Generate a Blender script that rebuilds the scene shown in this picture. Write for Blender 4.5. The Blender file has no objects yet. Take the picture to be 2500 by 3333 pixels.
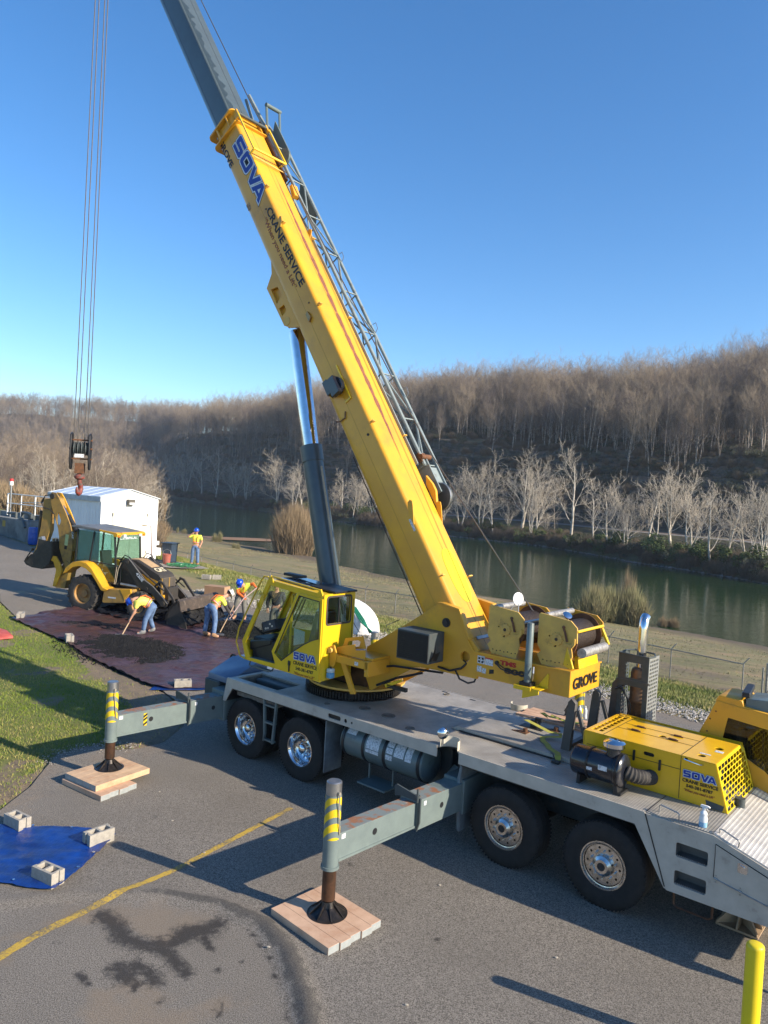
import bpy, bmesh, math, random
import numpy as np
from mathutils import Vector, Matrix, Quaternion
random.seed(7); rng = np.random.default_rng(11)
D = bpy.data; SC = bpy.context.scene; COL = SC.collection
PI = math.pi
# ------------------------------------------------------------------ camera, world, sun, exposure
EYE = Vector((0, 0, 5.07)); PITCH = .0236; ROLL = .0566
_f = Vector((0, math.cos(PITCH), -math.sin(PITCH))); _r = Vector((1, 0, 0)); _u = _r.cross(_f)
_R = math.cos(ROLL)*_r + math.sin(ROLL)*_u; _U = -math.sin(ROLL)*_r + math.cos(ROLL)*_u
cam = D.objects.new('camera', D.cameras.new('camera')); COL.objects.link(cam); SC.camera = cam
m = Matrix.Identity(4)
for i in range(3):
    m[i][0] = _R[i]; m[i][1] = _U[i]; m[i][2] = -_f[i]; m[i][3] = EYE[i]
cam.matrix_world = m
cam.data.sensor_fit = 'HORIZONTAL'; cam.data.sensor_width = 36; cam.data.lens = 34.56
cam.data.clip_start = .1; cam.data.clip_end = 6000
SUN_AZ = (.895, -.445); SUN_EL = math.radians(26)
tosun = Vector((SUN_AZ[0]*math.cos(SUN_EL), SUN_AZ[1]*math.cos(SUN_EL), math.sin(SUN_EL))).normalized()
W = D.worlds.new('World'); SC.world = W; W.use_nodes = True
nt = W.node_tree; nt.nodes.clear()
sky = nt.nodes.new('ShaderNodeTexSky'); sky.sky_type = 'NISHITA'; sky.sun_disc = False
sky.sun_elevation = SUN_EL; sky.sun_rotation = math.atan2(SUN_AZ[0], SUN_AZ[1])
sky.altitude = 500; sky.air_density = 1.0; sky.dust_density = .5; sky.ozone_density = 3.0
bg = nt.nodes.new('ShaderNodeBackground'); bg.inputs[1].default_value = .125
wo = nt.nodes.new('ShaderNodeOutputWorld')
hs = nt.nodes.new('ShaderNodeHueSaturation'); hs.inputs['Saturation'].default_value = 1.25; hs.inputs['Hue'].default_value = .502; nt.links.new(sky.outputs[0], hs.inputs['Color']); nt.links.new(hs.outputs[0], bg.inputs[0]); nt.links.new(bg.outputs[0], wo.inputs[0])
sun = D.objects.new('sun', D.lights.new('sun', 'SUN')); COL.objects.link(sun)
sun.data.energy = 4.9; sun.data.angle = math.radians(.5); sun.data.color = (1, .87, .69)
sun.rotation_euler = tosun.to_track_quat('Z', 'Y').to_euler()
SC.view_settings.view_transform = 'Standard'; SC.view_settings.look = 'None'
SC.view_settings.exposure = .88; SC.view_settings.gamma = 1; SC.view_settings.use_curve_mapping = False
try:
    SC.cycles.max_bounces = 6; SC.cycles.diffuse_bounces = 2; SC.cycles.glossy_bounces = 3
    SC.cycles.transmission_bounces = 4; SC.cycles.transparent_max_bounces = 8
except Exception: pass

# ------------------------------------------------------------------ materials
MATS = {}
def nn(t, k, **kw):
    n = t.nodes.new(k)
    for a, b in kw.items():
        if a.startswith('i_'): n.inputs[a[2:].replace('_', ' ')].default_value = b
        else: setattr(n, a, b)
    return n
def mat(name, col, rough=.5, metal=0, col2=None, scale=6., mix=(.35, .65), bump=0, bscale=80, coat=0, dirt=None, dscale=2.5, dlim=(.55, .7), trans=0, alpha=1, bstretch=None, coord='Object', ior=1.45, sss=0, spec=.5):
    if name in MATS: return MATS[name]
    M = D.materials.new(name); M.use_nodes = True; t = M.node_tree; t.nodes.clear(); L = t.links.new
    out = nn(t, 'ShaderNodeOutputMaterial'); b = nn(t, 'ShaderNodeBsdfPrincipled'); L(b.outputs[0], out.inputs[0])
    tc = nn(t, 'ShaderNodeTexCoord'); co = tc.outputs[coord]
    b.inputs['Roughness'].default_value = rough; b.inputs['Metallic'].default_value = metal
    b.inputs['Coat Weight'].default_value = coat; b.inputs['Coat Roughness'].default_value = .15
    b.inputs['Transmission Weight'].default_value = trans; b.inputs['IOR'].default_value = ior
    b.inputs['Alpha'].default_value = alpha; b.inputs['Specular IOR Level'].default_value = spec
    if col2 is None: col2 = tuple(c*.78 for c in col)
    no = nn(t, 'ShaderNodeTexNoise', i_Scale=scale, i_Detail=5., i_Roughness=.6); L(co, no.inputs['Vector'])
    mr = nn(t, 'ShaderNodeMapRange'); mr.inputs[1].default_value = mix[0]; mr.inputs[2].default_value = mix[1]; L(no.outputs[0], mr.inputs[0])
    mx = nn(t, 'ShaderNodeMix', data_type='RGBA'); mx.inputs[6].default_value = (*col, 1); mx.inputs[7].default_value = (*col2, 1); L(mr.outputs[0], mx.inputs[0])
    cur = mx.outputs[2]
    if dirt:
        n2 = nn(t, 'ShaderNodeTexNoise', i_Scale=dscale, i_Detail=8., i_Roughness=.7); L(co, n2.inputs['Vector'])
        m2 = nn(t, 'ShaderNodeMapRange'); m2.inputs[1].default_value = dlim[0]; m2.inputs[2].default_value = dlim[1]; L(n2.outputs[0], m2.inputs[0])
        x2 = nn(t, 'ShaderNodeMix', data_type='RGBA'); L(m2.outputs[0], x2.inputs[0]); L(cur, x2.inputs[6]); x2.inputs[7].default_value = (*dirt, 1); cur = x2.outputs[2]
    L(cur, b.inputs['Base Color'])
    if rough > .12:
        r2 = nn(t, 'ShaderNodeMapRange'); r2.inputs[3].default_value = max(.03, rough-.08); r2.inputs[4].default_value = min(1, rough+.12); L(no.outputs[0], r2.inputs[0]); L(r2.outputs[0], b.inputs['Roughness'])
    if bump:
        n3 = nn(t, 'ShaderNodeTexNoise', i_Scale=bscale, i_Detail=4.); 
        if bstretch:
            mp = nn(t, 'ShaderNodeMapping'); mp.inputs['Scale'].default_value = bstretch; L(co, mp.inputs[0]); L(mp.outputs[0], n3.inputs['Vector'])
        else: L(co, n3.inputs['Vector'])
        bp = nn(t, 'ShaderNodeBump'); bp.inputs['Strength'].default_value = bump; bp.inputs['Distance'].default_value = .01
        L(n3.outputs[0], bp.inputs['Height']); L(bp.outputs[0], b.inputs['Normal'])
    MATS[name] = M; return M
YEL = mat('yellow_paint', (.68, .35, .020), .38, 0, (.58, .29, .028), 1.4, dirt=(.34, .18, .045), dscale=1.1, dlim=(.55, .8), coat=.2, bump=.05, bscale=12)
YCAB = mat('cab_yellow_paint', (.70, .46, .012), .34, 0, (.64, .41, .012), 3, dirt=(.35, .2, .02), dscale=4, dlim=(.68, .9), coat=.3)
YHOOD = mat('hood_yellow_paint', (.76, .44, .010), .32, 0, (.70, .39, .010), 4, dirt=(.25, .15, .03), dscale=5, dlim=(.66, .85), coat=.3)
YFADE = mat('weathered_yellow_paint', (.66, .41, .085), .5, 0, (.52, .32, .08), 5, dirt=(.16, .09, .03), dscale=6, dlim=(.58, .78))
GRYB = mat('slate_grey_paint', (.125, .165, .165), .38, 0, (.10, .135, .14), 3, dirt=(.06, .07, .07), dscale=3, coat=.2)
OUTG = mat('outrigger_grey_paint', (.15, .19, .185), .45, 0, (.125, .16, .16), 5, dirt=(.10, .08, .06), dscale=6, dlim=(.62, .8))
DKGR = mat('dark_grey_paint', (.06, .075, .08), .5, dirt=(.1, .09, .08), dscale=5)
BLACK = mat('black_plastic', (.018, .019, .022), .42, dirt=(.06, .055, .05), dscale=8, dlim=(.6, .8))
BLKM = mat('black_enamel', (.012, .014, .022), .22, coat=.5)
RUB = mat('tyre_rubber', (.013, .0125, .0125), .85, 0, (.024, .022, .021), 9, bump=.3, bscale=60)
RUBD = mat('dusty_tyre_rubber', (.055, .05, .046), .85, 0, (.03, .028, .027), 9, bump=.3, bscale=50)
CHR = mat('chrome', (.75, .76, .78), .12, 1, (.6, .61, .63), 9)
ALU = mat('polished_aluminium', (.72, .71, .70), .24, 1, (.45, .43, .40), 12, dirt=(.2, .17, .14), dscale=14, dlim=(.62, .8))
STEEL = mat('bare_steel', (.42, .42, .42), .38, .9, (.3, .3, .3), 8)
RUST = mat('rusty_steel', (.17, .075, .035), .8, .1, (.09, .045, .025), 9, bump=.4)
RUSTY_TOP = mat('rust_worn_paint', (.25, .115, .06), .7, 0, (.16, .19, .19), 7, (.42, .52), dirt=(.42, .36, .32), dscale=9, dlim=(.6, .7))
GREASE = mat('greased_steel', (.055, .035, .025), .35, .5, (.12, .06, .035), 7, dirt=(.02, .018, .015), dscale=7)
OIL = mat('oily_dark_metal', (.025, .024, .024), .35, .6, (.06, .05, .045), 12)
GLS = None
def glass(name, tint, alpha=.35, rough=.04, refl=.28, base=.14):
    M = D.materials.new(name); M.use_nodes = True; t = M.node_tree; t.nodes.clear(); L = t.links.new
    out = nn(t, 'ShaderNodeOutputMaterial'); g = nn(t, 'ShaderNodeBsdfGlossy'); g.inputs['Roughness'].default_value = rough
    tr = nn(t, 'ShaderNodeBsdfTransparent'); tr.inputs[0].default_value = (*tint, 1); fr_ = nn(t, 'ShaderNodeLayerWeight'); fr_.inputs[0].default_value = .35; fr = nn(t, 'ShaderNodeMath', operation='MULTIPLY'); L(fr_.outputs['Fresnel'] if False else fr_.outputs['Facing'], fr.inputs[0]); fr.inputs[1].default_value = refl
    n = nn(t, 'ShaderNodeTexNoise', i_Scale=3.); ma = nn(t, 'ShaderNodeMapRange'); ma.inputs[3].default_value = .03; ma.inputs[4].default_value = base; L(n.outputs[0], ma.inputs[0])
    ad = nn(t, 'ShaderNodeMath', operation='ADD'); L(fr.outputs[0], ad.inputs[0]); L(ma.outputs[0], ad.inputs[1])
    mx = nn(t, 'ShaderNodeMixShader'); L(ad.outputs[0], mx.inputs[0]); L(tr.outputs[0], mx.inputs[1]); L(g.outputs[0], mx.inputs[2]); L(mx.outputs[0], out.inputs[0])
    MATS[name] = M; return M
GLASS = glass('tinted_glass', (.86, .92, .89)); GLASSD = glass('dark_glass', (.55, .62, .66)); GLASSK = glass('smoked_cab_glass', (.50, .55, .56), refl=.05, base=.05); GLASSB = glass('teal_machine_glass', (.60, .76, .74), refl=.2, base=.1); GLASSG = glass('green_cab_glass', (.82, .90, .88), refl=.16)
WHITE = mat('white_paint', (.78, .78, .76), .45, 0, (.70, .70, .68), 3)
STICK = mat('paper_sticker', (.62, .64, .66), .5, 0, (.35, .37, .40), 45, (.5, .56))
RED = mat('red_paint', (.45, .03, .02), .5); BLUEP = mat('blue_plastic', (.02, .09, .42), .4, coat=.2)
INKB = mat('black_ink', (.012, .012, .014), .5); INKBLUE = mat('blue_ink', (.012, .05, .33), .45); INKW = mat('white_ink', (.62, .68, .74), .5); INKR = mat('red_brown_ink', (.27, .05, .02), .5); INKRED = mat('red_ink', (.50, .02, .02), .5)
WOOD = mat('sawn_timber', (.58, .40, .25), .8, 0, (.47, .31, .19), 5, dirt=(.38, .2, .12), dscale=3, dlim=(.55, .75), bump=.15, bstretch=(1, 14, 14))
WOODO = mat('orange_sawn_timber', (.66, .38, .14), .75, 0, (.58, .32, .13), 5, bump=.15)
WOODE = mat('grey_timber_end', (.30, .32, .32), .8, 0, (.24, .26, .26), 14)
CONC = mat('concrete_block_grey', (.36, .335, .29), .9, 0, (.27, .25, .22), 16, bump=.5, bscale=90)

# diamond plate for the deck
def plate_mat(name, col, col2, metal=.35, pitch=.052):
    M = D.materials.new(name); M.use_nodes = True; t = M.node_tree; t.nodes.clear(); L = t.links.new
    out = nn(t, 'ShaderNodeOutputMaterial'); b = nn(t, 'ShaderNodeBsdfPrincipled'); L(b.outputs[0], out.inputs[0])
    tc = nn(t, 'ShaderNodeTexCoord'); sx = nn(t, 'ShaderNodeSeparateXYZ'); L(tc.outputs['Object'], sx.inputs[0])
    def mth(op, a, c=None):
        n = nn(t, 'ShaderNodeMath', operation=op)
        for i, v in enumerate((a, c)):
            if v is None: continue
            if isinstance(v, (int, float)): n.inputs[i].default_value = v
            else: L(v, n.inputs[i])
        return n.outputs[0]
    K = 2*PI/pitch
    s1 = mth('SINE', mth('MULTIPLY', mth('ADD', sx.outputs[0], sx.outputs[1]), K)); s2 = mth('SINE', mth('MULTIPLY', mth('SUBTRACT', sx.outputs[0], sx.outputs[1]), K))
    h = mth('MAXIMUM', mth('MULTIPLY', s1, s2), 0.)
    n = nn(t, 'ShaderNodeTexNoise', i_Scale=2.2, i_Detail=8., i_Roughness=.7); L(tc.outputs['Object'], n.inputs['Vector'])
    mr = nn(t, 'ShaderNodeMapRange'); mr.inputs[1].default_value = .38; mr.inputs[2].default_value = .62; L(n.outputs[0], mr.inputs[0])
    mx = nn(t, 'ShaderNodeMix', data_type='RGBA'); mx.inputs[6].default_value = (*col, 1); mx.inputs[7].default_value = (*col2, 1); L(mr.outputs[0], mx.inputs[0])
    x2 = nn(t, 'ShaderNodeMix', data_type='RGBA', blend_type='MULTIPLY'); x2.inputs[7].default_value = (1.5, 1.46, 1.38, 1); L(mth('MULTIPLY', h, 1.0), x2.inputs[0]); L(mx.outputs[2], x2.inputs[6]); L(x2.outputs[2], b.inputs['Base Color'])  # raised tops lightened: polished wear, plus relief painted in where shade hides it
    b.inputs['Metallic'].default_value = metal; b.inputs['Roughness'].default_value = .5
    bp = nn(t, 'ShaderNodeBump'); bp.inputs['Strength'].default_value = .9; bp.inputs['Distance'].default_value = .006; L(h, bp.inputs['Height']); L(bp.outputs[0], b.inputs['Normal'])
    MATS[name] = M; return M
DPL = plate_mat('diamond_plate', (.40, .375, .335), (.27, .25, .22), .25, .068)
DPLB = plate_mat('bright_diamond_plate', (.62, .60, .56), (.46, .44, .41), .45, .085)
FASC = mat('grey_fascia_paint', (.46, .42, .36), .5, 0, (.38, .345, .295), 4, dirt=(.2, .17, .14), dscale=4, dlim=(.6, .8), bump=.1)

# ------------------------------------------------------------------ mesh helpers
class MB:
    def __init__(s): s.v = []; s.f = []; s.m = []
    def add(s, vs, fs, mi=0):
        o = len(s.v); s.v += [tuple(v) for v in vs]; s.f += [tuple(i+o for i in f) for f in fs]; s.m += [mi]*len(fs); return s
    def box(s, x0, x1, y0, y1, z0, z1, mi=0, M=None):
        vs = [Vector((x, y, z)) for x in (x0, x1) for y in (y0, y1) for z in (z0, z1)]
        if M: vs = [M @ v for v in vs]
        return s.add(vs, [(0, 1, 3, 2), (4, 6, 7, 5), (0, 4, 5, 1), (2, 3, 7, 6), (0, 2, 6, 4), (1, 5, 7, 3)], mi)
    def prism(s, poly, a, b, axis='y', mi=0, M=None):
        n = len(poly)
        def P(p, t): return Vector({'y': (p[0], t, p[1]), 'x': (t, p[0], p[1]), 'z': (p[0], p[1], t)}[axis])
        vs = [P(p, a) for p in poly]+[P(p, b) for p in poly]
        if M: vs = [M @ v for v in vs]
        fs = [tuple(range(n)), tuple(range(2*n-1, n-1, -1))]+[(i, i+n, (i+1) % n+n, (i+1) % n) for i in range(n)]
        return s.add(vs, fs, mi)
    def tube(s, pts, r, n=8, mi=0, caps=True, M=None):
        pts = [Vector(p) for p in pts]; rs = r if isinstance(r, (list, tuple)) else [r]*len(pts)
        vs = []; fs = []; prev = None
        for i, p in enumerate(pts):
            d = (pts[min(i+1, len(pts)-1)]-pts[max(i-1, 0)])
            if d.length < 1e-9: d = Vector((0, 0, 1))
            d.normalize()
            if prev is None:
                a = d.orthogonal().normalized()
            else:
                a = prev-d*prev.dot(d)
                if a.length < 1e-6: a = d.orthogonal()
                a.normalize()
            prev = a; b = d.cross(a)
            for k in range(n):
                t = 2*PI*k/n; vs.append(p+(a*math.cos(t)+b*math.sin(t))*rs[i])
        if M: vs = [M @ v for v in vs]
        for i in range(len(pts)-1):
            for k in range(n):
                k2 = (k+1) % n; fs.append((i*n+k, i*n+k2, (i+1)*n+k2, (i+1)*n+k))
        if caps:
            fs.append(tuple(range(n-1, -1, -1))); e = (len(pts)-1)*n; fs.append(tuple(range(e, e+n)))
        return s.add(vs, fs, mi)
    def cyl(s, p0, p1, r0, r1=None, n=16, mi=0, caps=True, M=None): return s.tube([p0, p1], [r0, r0 if r1 is None else r1], n, mi, caps, M)
    def lathe(s, prof, origin, axis, n=32, mi=0):   # prof: (r, t) along axis
        o = Vector(origin); d = Vector(axis).normalized(); a = d.orthogonal().normalized(); b = d.cross(a)
        vs = []; fs = []
        for r, t in prof:
            for k in range(n):
                th = 2*PI*k/n; vs.append(o+d*t+(a*math.cos(th)+b*math.sin(th))*r)
        for i in range(len(prof)-1):
            for k in range(n):
                k2 = (k+1) % n; fs.append((i*n+k, i*n+k2, (i+1)*n+k2, (i+1)*n+k))
        return s.add(vs, fs, mi)
    def sphere(s, c, r, n=12, mi=0, sc=(1, 1, 1), M=None):
        c = Vector(c); vs = []; fs = []; h = n//2
        for i in range(h+1):
            ph = PI*i/h
            for k in range(n):
                t = 2*PI*k/n; vs.append(c+Vector((r*sc[0]*math.sin(ph)*math.cos(t), r*sc[1]*math.sin(ph)*math.sin(t), r*sc[2]*math.cos(ph))))
        if M: vs = [M @ v for v in vs]
        for i in range(h):
            for k in range(n):
                k2 = (k+1) % n; fs.append((i*n+k, (i+1)*n+k, (i+1)*n+k2, i*n+k2))
        return s.add(vs, fs, mi)
    def build(s, name, mats, parent=None, bevel=0, smooth=35, M=None, seg=1, **tags):
        me = D.meshes.new(name); me.from_pydata(s.v, [], s.f)
        if not isinstance(mats, (list, tuple)): mats = [mats]
        for q in mats: me.materials.append(q)
        me.polygons.foreach_set('material_index', s.m)
        if bevel or True:
            bm = bmesh.new(); bm.from_mesh(me); bmesh.ops.remove_doubles(bm, verts=bm.verts, dist=1e-5)
            bmesh.ops.recalc_face_normals(bm, faces=bm.faces)
            if bevel:
                ed = [e for e in bm.edges if len(e.link_faces) == 2 and e.calc_face_angle(0) > .5]
                bmesh.ops.bevel(bm, geom=ed, offset=bevel, segments=seg, affect='EDGES', profile=.5, clamp_overlap=True)
            bm.to_mesh(me); bm.free()
        return finish(name, me, parent, smooth, M, **tags)
def finish(name, me, parent=None, smooth=35, M=None, **tags):
    if M is not None: me.transform(M)
    if smooth:
        me.polygons.foreach_set('use_smooth', [True]*len(me.polygons)); me.set_sharp_from_angle(angle=math.radians(smooth))
    me.name = name
    o = D.objects.new(name, me); COL.objects.link(o)
    if parent is not None: o.parent = parent
    for k, v in tags.items(): o[k] = v
    return o
def thing(name, label, cat, group=None, loc=(0, 0, 0), rz=0, parent=None):
    o = D.objects.new(name, None); COL.objects.link(o); o.empty_display_size = .2
    o.location = loc; o.rotation_euler = (0, 0, rz); o['label'] = label; o['category'] = cat
    if group: o['group'] = group
    return o
def tag(o, label, cat, group=None):
    o['label'] = label; o['category'] = cat
    if group: o['group'] = group
    return o
def curve_mesh(loops, half, bevel=0, off=0):
    cu = D.curves.new('c', 'CURVE'); cu.dimensions = '2D'; cu.fill_mode = 'BOTH'; cu.extrude = half; cu.bevel_depth = bevel; cu.offset = off
    for lp in loops:
        sp = cu.splines.new('POLY'); sp.points.add(len(lp)-1)
        for i, p in enumerate(lp): sp.points[i].co = (p[0], p[1], 0, 1)
        sp.use_cyclic_u = True
    o = D.objects.new('c', cu); COL.objects.link(o)
    dg = bpy.context.evaluated_depsgraph_get(); me = D.meshes.new_from_object(o.evaluated_get(dg)); D.objects.remove(o); D.curves.remove(cu)
    return me
def frame_mat(origin, xa, ya):
    xa = Vector(xa).normalized(); ya = Vector(ya).normalized(); za = xa.cross(ya)
    M = Matrix.Identity(4)
    for i in range(3): M[i][0] = xa[i]; M[i][1] = ya[i]; M[i][2] = za[i]; M[i][3] = origin[i]
    return M
def plate(name, outer, holes, origin, xa, ya, th, material, parent=None, bevel=0, smooth=30, **tags):
    me = curve_mesh([outer]+list(holes), th/2, bevel); me.materials.clear(); me.materials.append(material)
    return finish(name, me, parent, smooth, frame_mat(origin, xa, ya), **tags)
def circ(cx, cy, r, n=20, ry=None): return [(cx+r*math.cos(2*PI*i/n), cy+(ry or r)*math.sin(2*PI*i/n)) for i in range(n)]
def rrect(x0, x1, y0, y1, r=.02, n=3):
    o = []
    for cx, cy, a0 in ((x1-r, y1-r, 0), (x0+r, y1-r, 90), (x0+r, y0+r, 180), (x1-r, y0+r, 270)):
        for i in range(n+1):
            a = math.radians(a0+90*i/n); o.append((cx+r*math.cos(a), cy+r*math.sin(a)))
    return o
def text_mesh(s, size=1., off=0, shear=0, sx=1., extr=.0015, space=1., align='LEFT'):
    cu = D.curves.new('t', 'FONT'); cu.body = s; cu.size = size; cu.offset = off; cu.shear = shear; cu.extrude = extr; cu.space_character = space
    cu.align_x = align; cu.resolution_u = 3
    o = D.objects.new('t', cu); COL.objects.link(o); dg = bpy.context.evaluated_depsgraph_get()
    me = D.meshes.new_from_object(o.evaluated_get(dg)); D.objects.remove(o); D.curves.remove(cu)
    if sx != 1: me.transform(Matrix.Diagonal((sx, 1, 1, 1)))
    return me
def bounds(me):
    a = np.empty(len(me.vertices)*3); me.vertices.foreach_get('co', a); a = a.reshape(-1, 3); return a.min(0), a.max(0)
def lettering(name, s, material, parent, origin, xa, ya, width, height, off=0, shear=0, lift=.003, extr=.0012, **tags):
    """text fitted to width x height (cap height), origin = lower-left, facing xa x ya"""
    me = text_mesh(s, 1, off, shear, 1, extr/max(height, .01))
    lo, hi = bounds(me); w = hi[0]-lo[0]; capm = text_mesh('E', 1, off); l2, h2 = bounds(capm); D.meshes.remove(capm); ch = h2[1]-l2[1]
    me.transform(Matrix.Translation((-lo[0], -l2[1], 0))); me.transform(Matrix.Diagonal((width/w, height/ch, height/ch, 1)))
    M = frame_mat(origin, xa, ya); za = Vector(xa).cross(Vector(ya)).normalized(); M = Matrix.Translation(za*lift) @ M
    me.materials.clear(); me.materials.append(material)
    return finish(name, me, parent, 0, M, **tags)
def copy_tree(o, parent=None):
    c = o.copy(); COL.objects.link(c)
    if parent is not None: c.parent = parent; 
    for ch in list(o.children): copy_tree(ch, c)
    return c
# value noise (numpy)
_perm = np.random.default_rng(5).random((256, 256))
def vnoise(x, y, sc=1., seed=0):
    x = np.asarray(x)*sc+seed*17.3+1000; y = np.asarray(y)*sc+seed*7.7+1000
    xi = np.floor(x).astype(int); yi = np.floor(y).astype(int); fx = x-xi; fy = y-yi; fx = fx*fx*(3-2*fx); fy = fy*fy*(3-2*fy)
    g = lambda a, b: _perm[a % 256, b % 256]
    return (g(xi, yi)*(1-fx)+g(xi+1, yi)*fx)*(1-fy)+(g(xi, yi+1)*(1-fx)+g(xi+1, yi+1)*fx)*fy
def fbm(x, y, sc=1., o=4, seed=0):
    r = 0; a = .5; t = 0
    for i in range(o): r = r+a*vnoise(x, y, sc*2**i, seed+i); t += a; a *= .5
    return r/t
# ------------------------------------------------------------------ terrain
A_T = [-1.6, -.52, -.35, -.306, -.245, -.184, 0, .217, .52, 1.6]; DN = [100, 100, 95, 62.7, 58, 56, 48, 44.5, 43, 43]
def sp_(x, k=1.5): return np.where(x/k > 30, x, k*np.log1p(np.exp(np.minimum(x/k, 30))))
def sm_(x): x = np.clip(x, 0, 1); return x*x*(3-2*x)
def near(x, y):
    x = np.asarray(x, float); y = np.asarray(y, float)
    s = (x+1.56)*-.768+(y-14.64)*.64; dd = (x-5.96)*.703+(y-19.59)*.711
    zr = .05*sp_(s-4); a = x/np.maximum(y, 1); d = dd*45/np.interp(a, A_T, DN)
    g = 1+.2*sm_((4-x)/8)+.15*sm_(-x/12)
    zf = np.where(d < 12, -.16*g*np.maximum(d-.5, 0), -1.84*g-(5-1.84*g)/33*(d-12))
    w = sm_((dd-.3)/(4+8*sm_((s-10)/10)))
    return np.maximum(zr*(1-w)+zf*w, -5.8)
def gz(x, y): return float(near(x, y))
TA = [-1.0, -.6, -.315, -.30, -.28, -.25, -.184, -.104, 0, .0875, .217, .339, .52, .8, 1.2]
TF = [640, 640, 620, 540, 470, 405, 333, 262, 228, 195, 172, 137, 109, 85, 70]
TRI = [150, 150, 150, 145, 145, 150, 145, 135, 125, 120, 118, 122, 125, 130, 140]
TRZ = [66, 66, 65, 56, 47, 42, 42, 39, 38, 36, 35, 33, 37, 42, 46]
TCL = [8, 8, 10, 26, 36, 36, 31, 29, 27, 25, 22, 20, 18, 16, 14]
def far(a, Y):
    F = np.interp(a, TA, TF); u = Y-F; R = np.interp(a, TA, TRI); Zr = np.interp(a, TA, TRZ); Zc = np.interp(a, TA, TCL)
    x = a*Y; st = fbm(x, Y, .045, 4, 3)
    z = np.where(u < 0, -5.9, np.where(u < 4, -5.4+u*.5, np.where(u < 30, -3.4+(u-4)*.06, -1.8)))
    z = np.where((u >= 26) & (u < 30), -1.9+(u-26)*.42, z); z = np.where(u >= 30, -.2+(u-30)*.02, z)
    c0 = 42+10*(fbm(x, Y*0, .02, 3, 9)-.5); c1 = c0+22+16*(st-.5)
    t = np.clip((u-c0)/(c1-c0), 0, 1); led = t+.05*np.sin(t*38+st*6)*(t > 0)*(t < 1)
    zc = -1+(Zc+1)*np.clip(led, 0, 1)**.85
    z = np.where(u > c0, zc, z)
    t2 = np.clip((u-c1)/(R-c1), 0, 1); z = np.where(u > c1, Zc+(Zr-Zc)*(t2*(1.25-.25*t2)), z)
    z = np.where(u > R, Zr+2-(u-R)*.04, z)
    return z+np.where(u > 36, (fbm(x, Y, .03, 5, 1)-.5)*np.clip((u-36)*.1, 0, 5), 0)
def np_mesh(name, V, F, mats, attrs=None, smooth=True, col=None):
    V = np.asarray(V, np.float32); F = np.asarray(F, np.int32); k = F.shape[1]
    me = D.meshes.new(name); me.vertices.add(len(V)); me.vertices.foreach_set('co', V.ravel())
    me.loops.add(F.size); me.loops.foreach_set('vertex_index', F.ravel()); me.polygons.add(len(F))
    me.polygons.foreach_set('loop_start', np.arange(0, F.size, k, dtype=np.int32)); me.polygons.foreach_set('loop_total', np.full(len(F), k, np.int32))
    me.polygons.foreach_set('use_smooth', np.full(len(F), smooth))
    for q in (mats if isinstance(mats, (list, tuple)) else [mats]): me.materials.append(q)
    for n, a in (attrs or {}).items():
        at = me.attributes.new(n, 'FLOAT', 'POINT'); at.data.foreach_set('value', np.asarray(a, np.float32))
    me.update(); me.validate(); return me
def link(name, me, parent=None, **tags):
    me.name = name; o = D.objects.new(name, me); COL.objects.link(o)
    if parent is not None: o.parent = parent
    for k, v in tags.items(): o[k] = v
    return o
def gridfaces(nx, ny):
    i = np.arange(nx*ny).reshape(nx, ny); return np.stack([i[:-1, :-1], i[1:, :-1], i[1:, 1:], i[:-1, 1:]], -1).reshape(-1, 4)
def seg_dist(x, y, pts):
    d = np.full(np.shape(x), 1e9)
    for (ax, ay), (bx, by) in zip(pts[:-1], pts[1:]):
        ux, uy = bx-ax, by-ay; t = np.clip(((x-ax)*ux+(y-ay)*uy)/(ux*ux+uy*uy), 0, 1); d = np.minimum(d, np.hypot(x-ax-t*ux, y-ay-t*uy))
    return d
def inpoly(x, y, poly):
    x = np.asarray(x); c = np.zeros(x.shape, bool); n = len(poly)
    for i in range(n):
        (x0, y0), (x1, y1) = poly[i], poly[(i+1) % n]
        k = ((y0 > y) != (y1 > y)) & (x < (x1-x0)*(y-y0)/((y1-y0) or 1e-9)+x0); c ^= k
    return c
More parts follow.
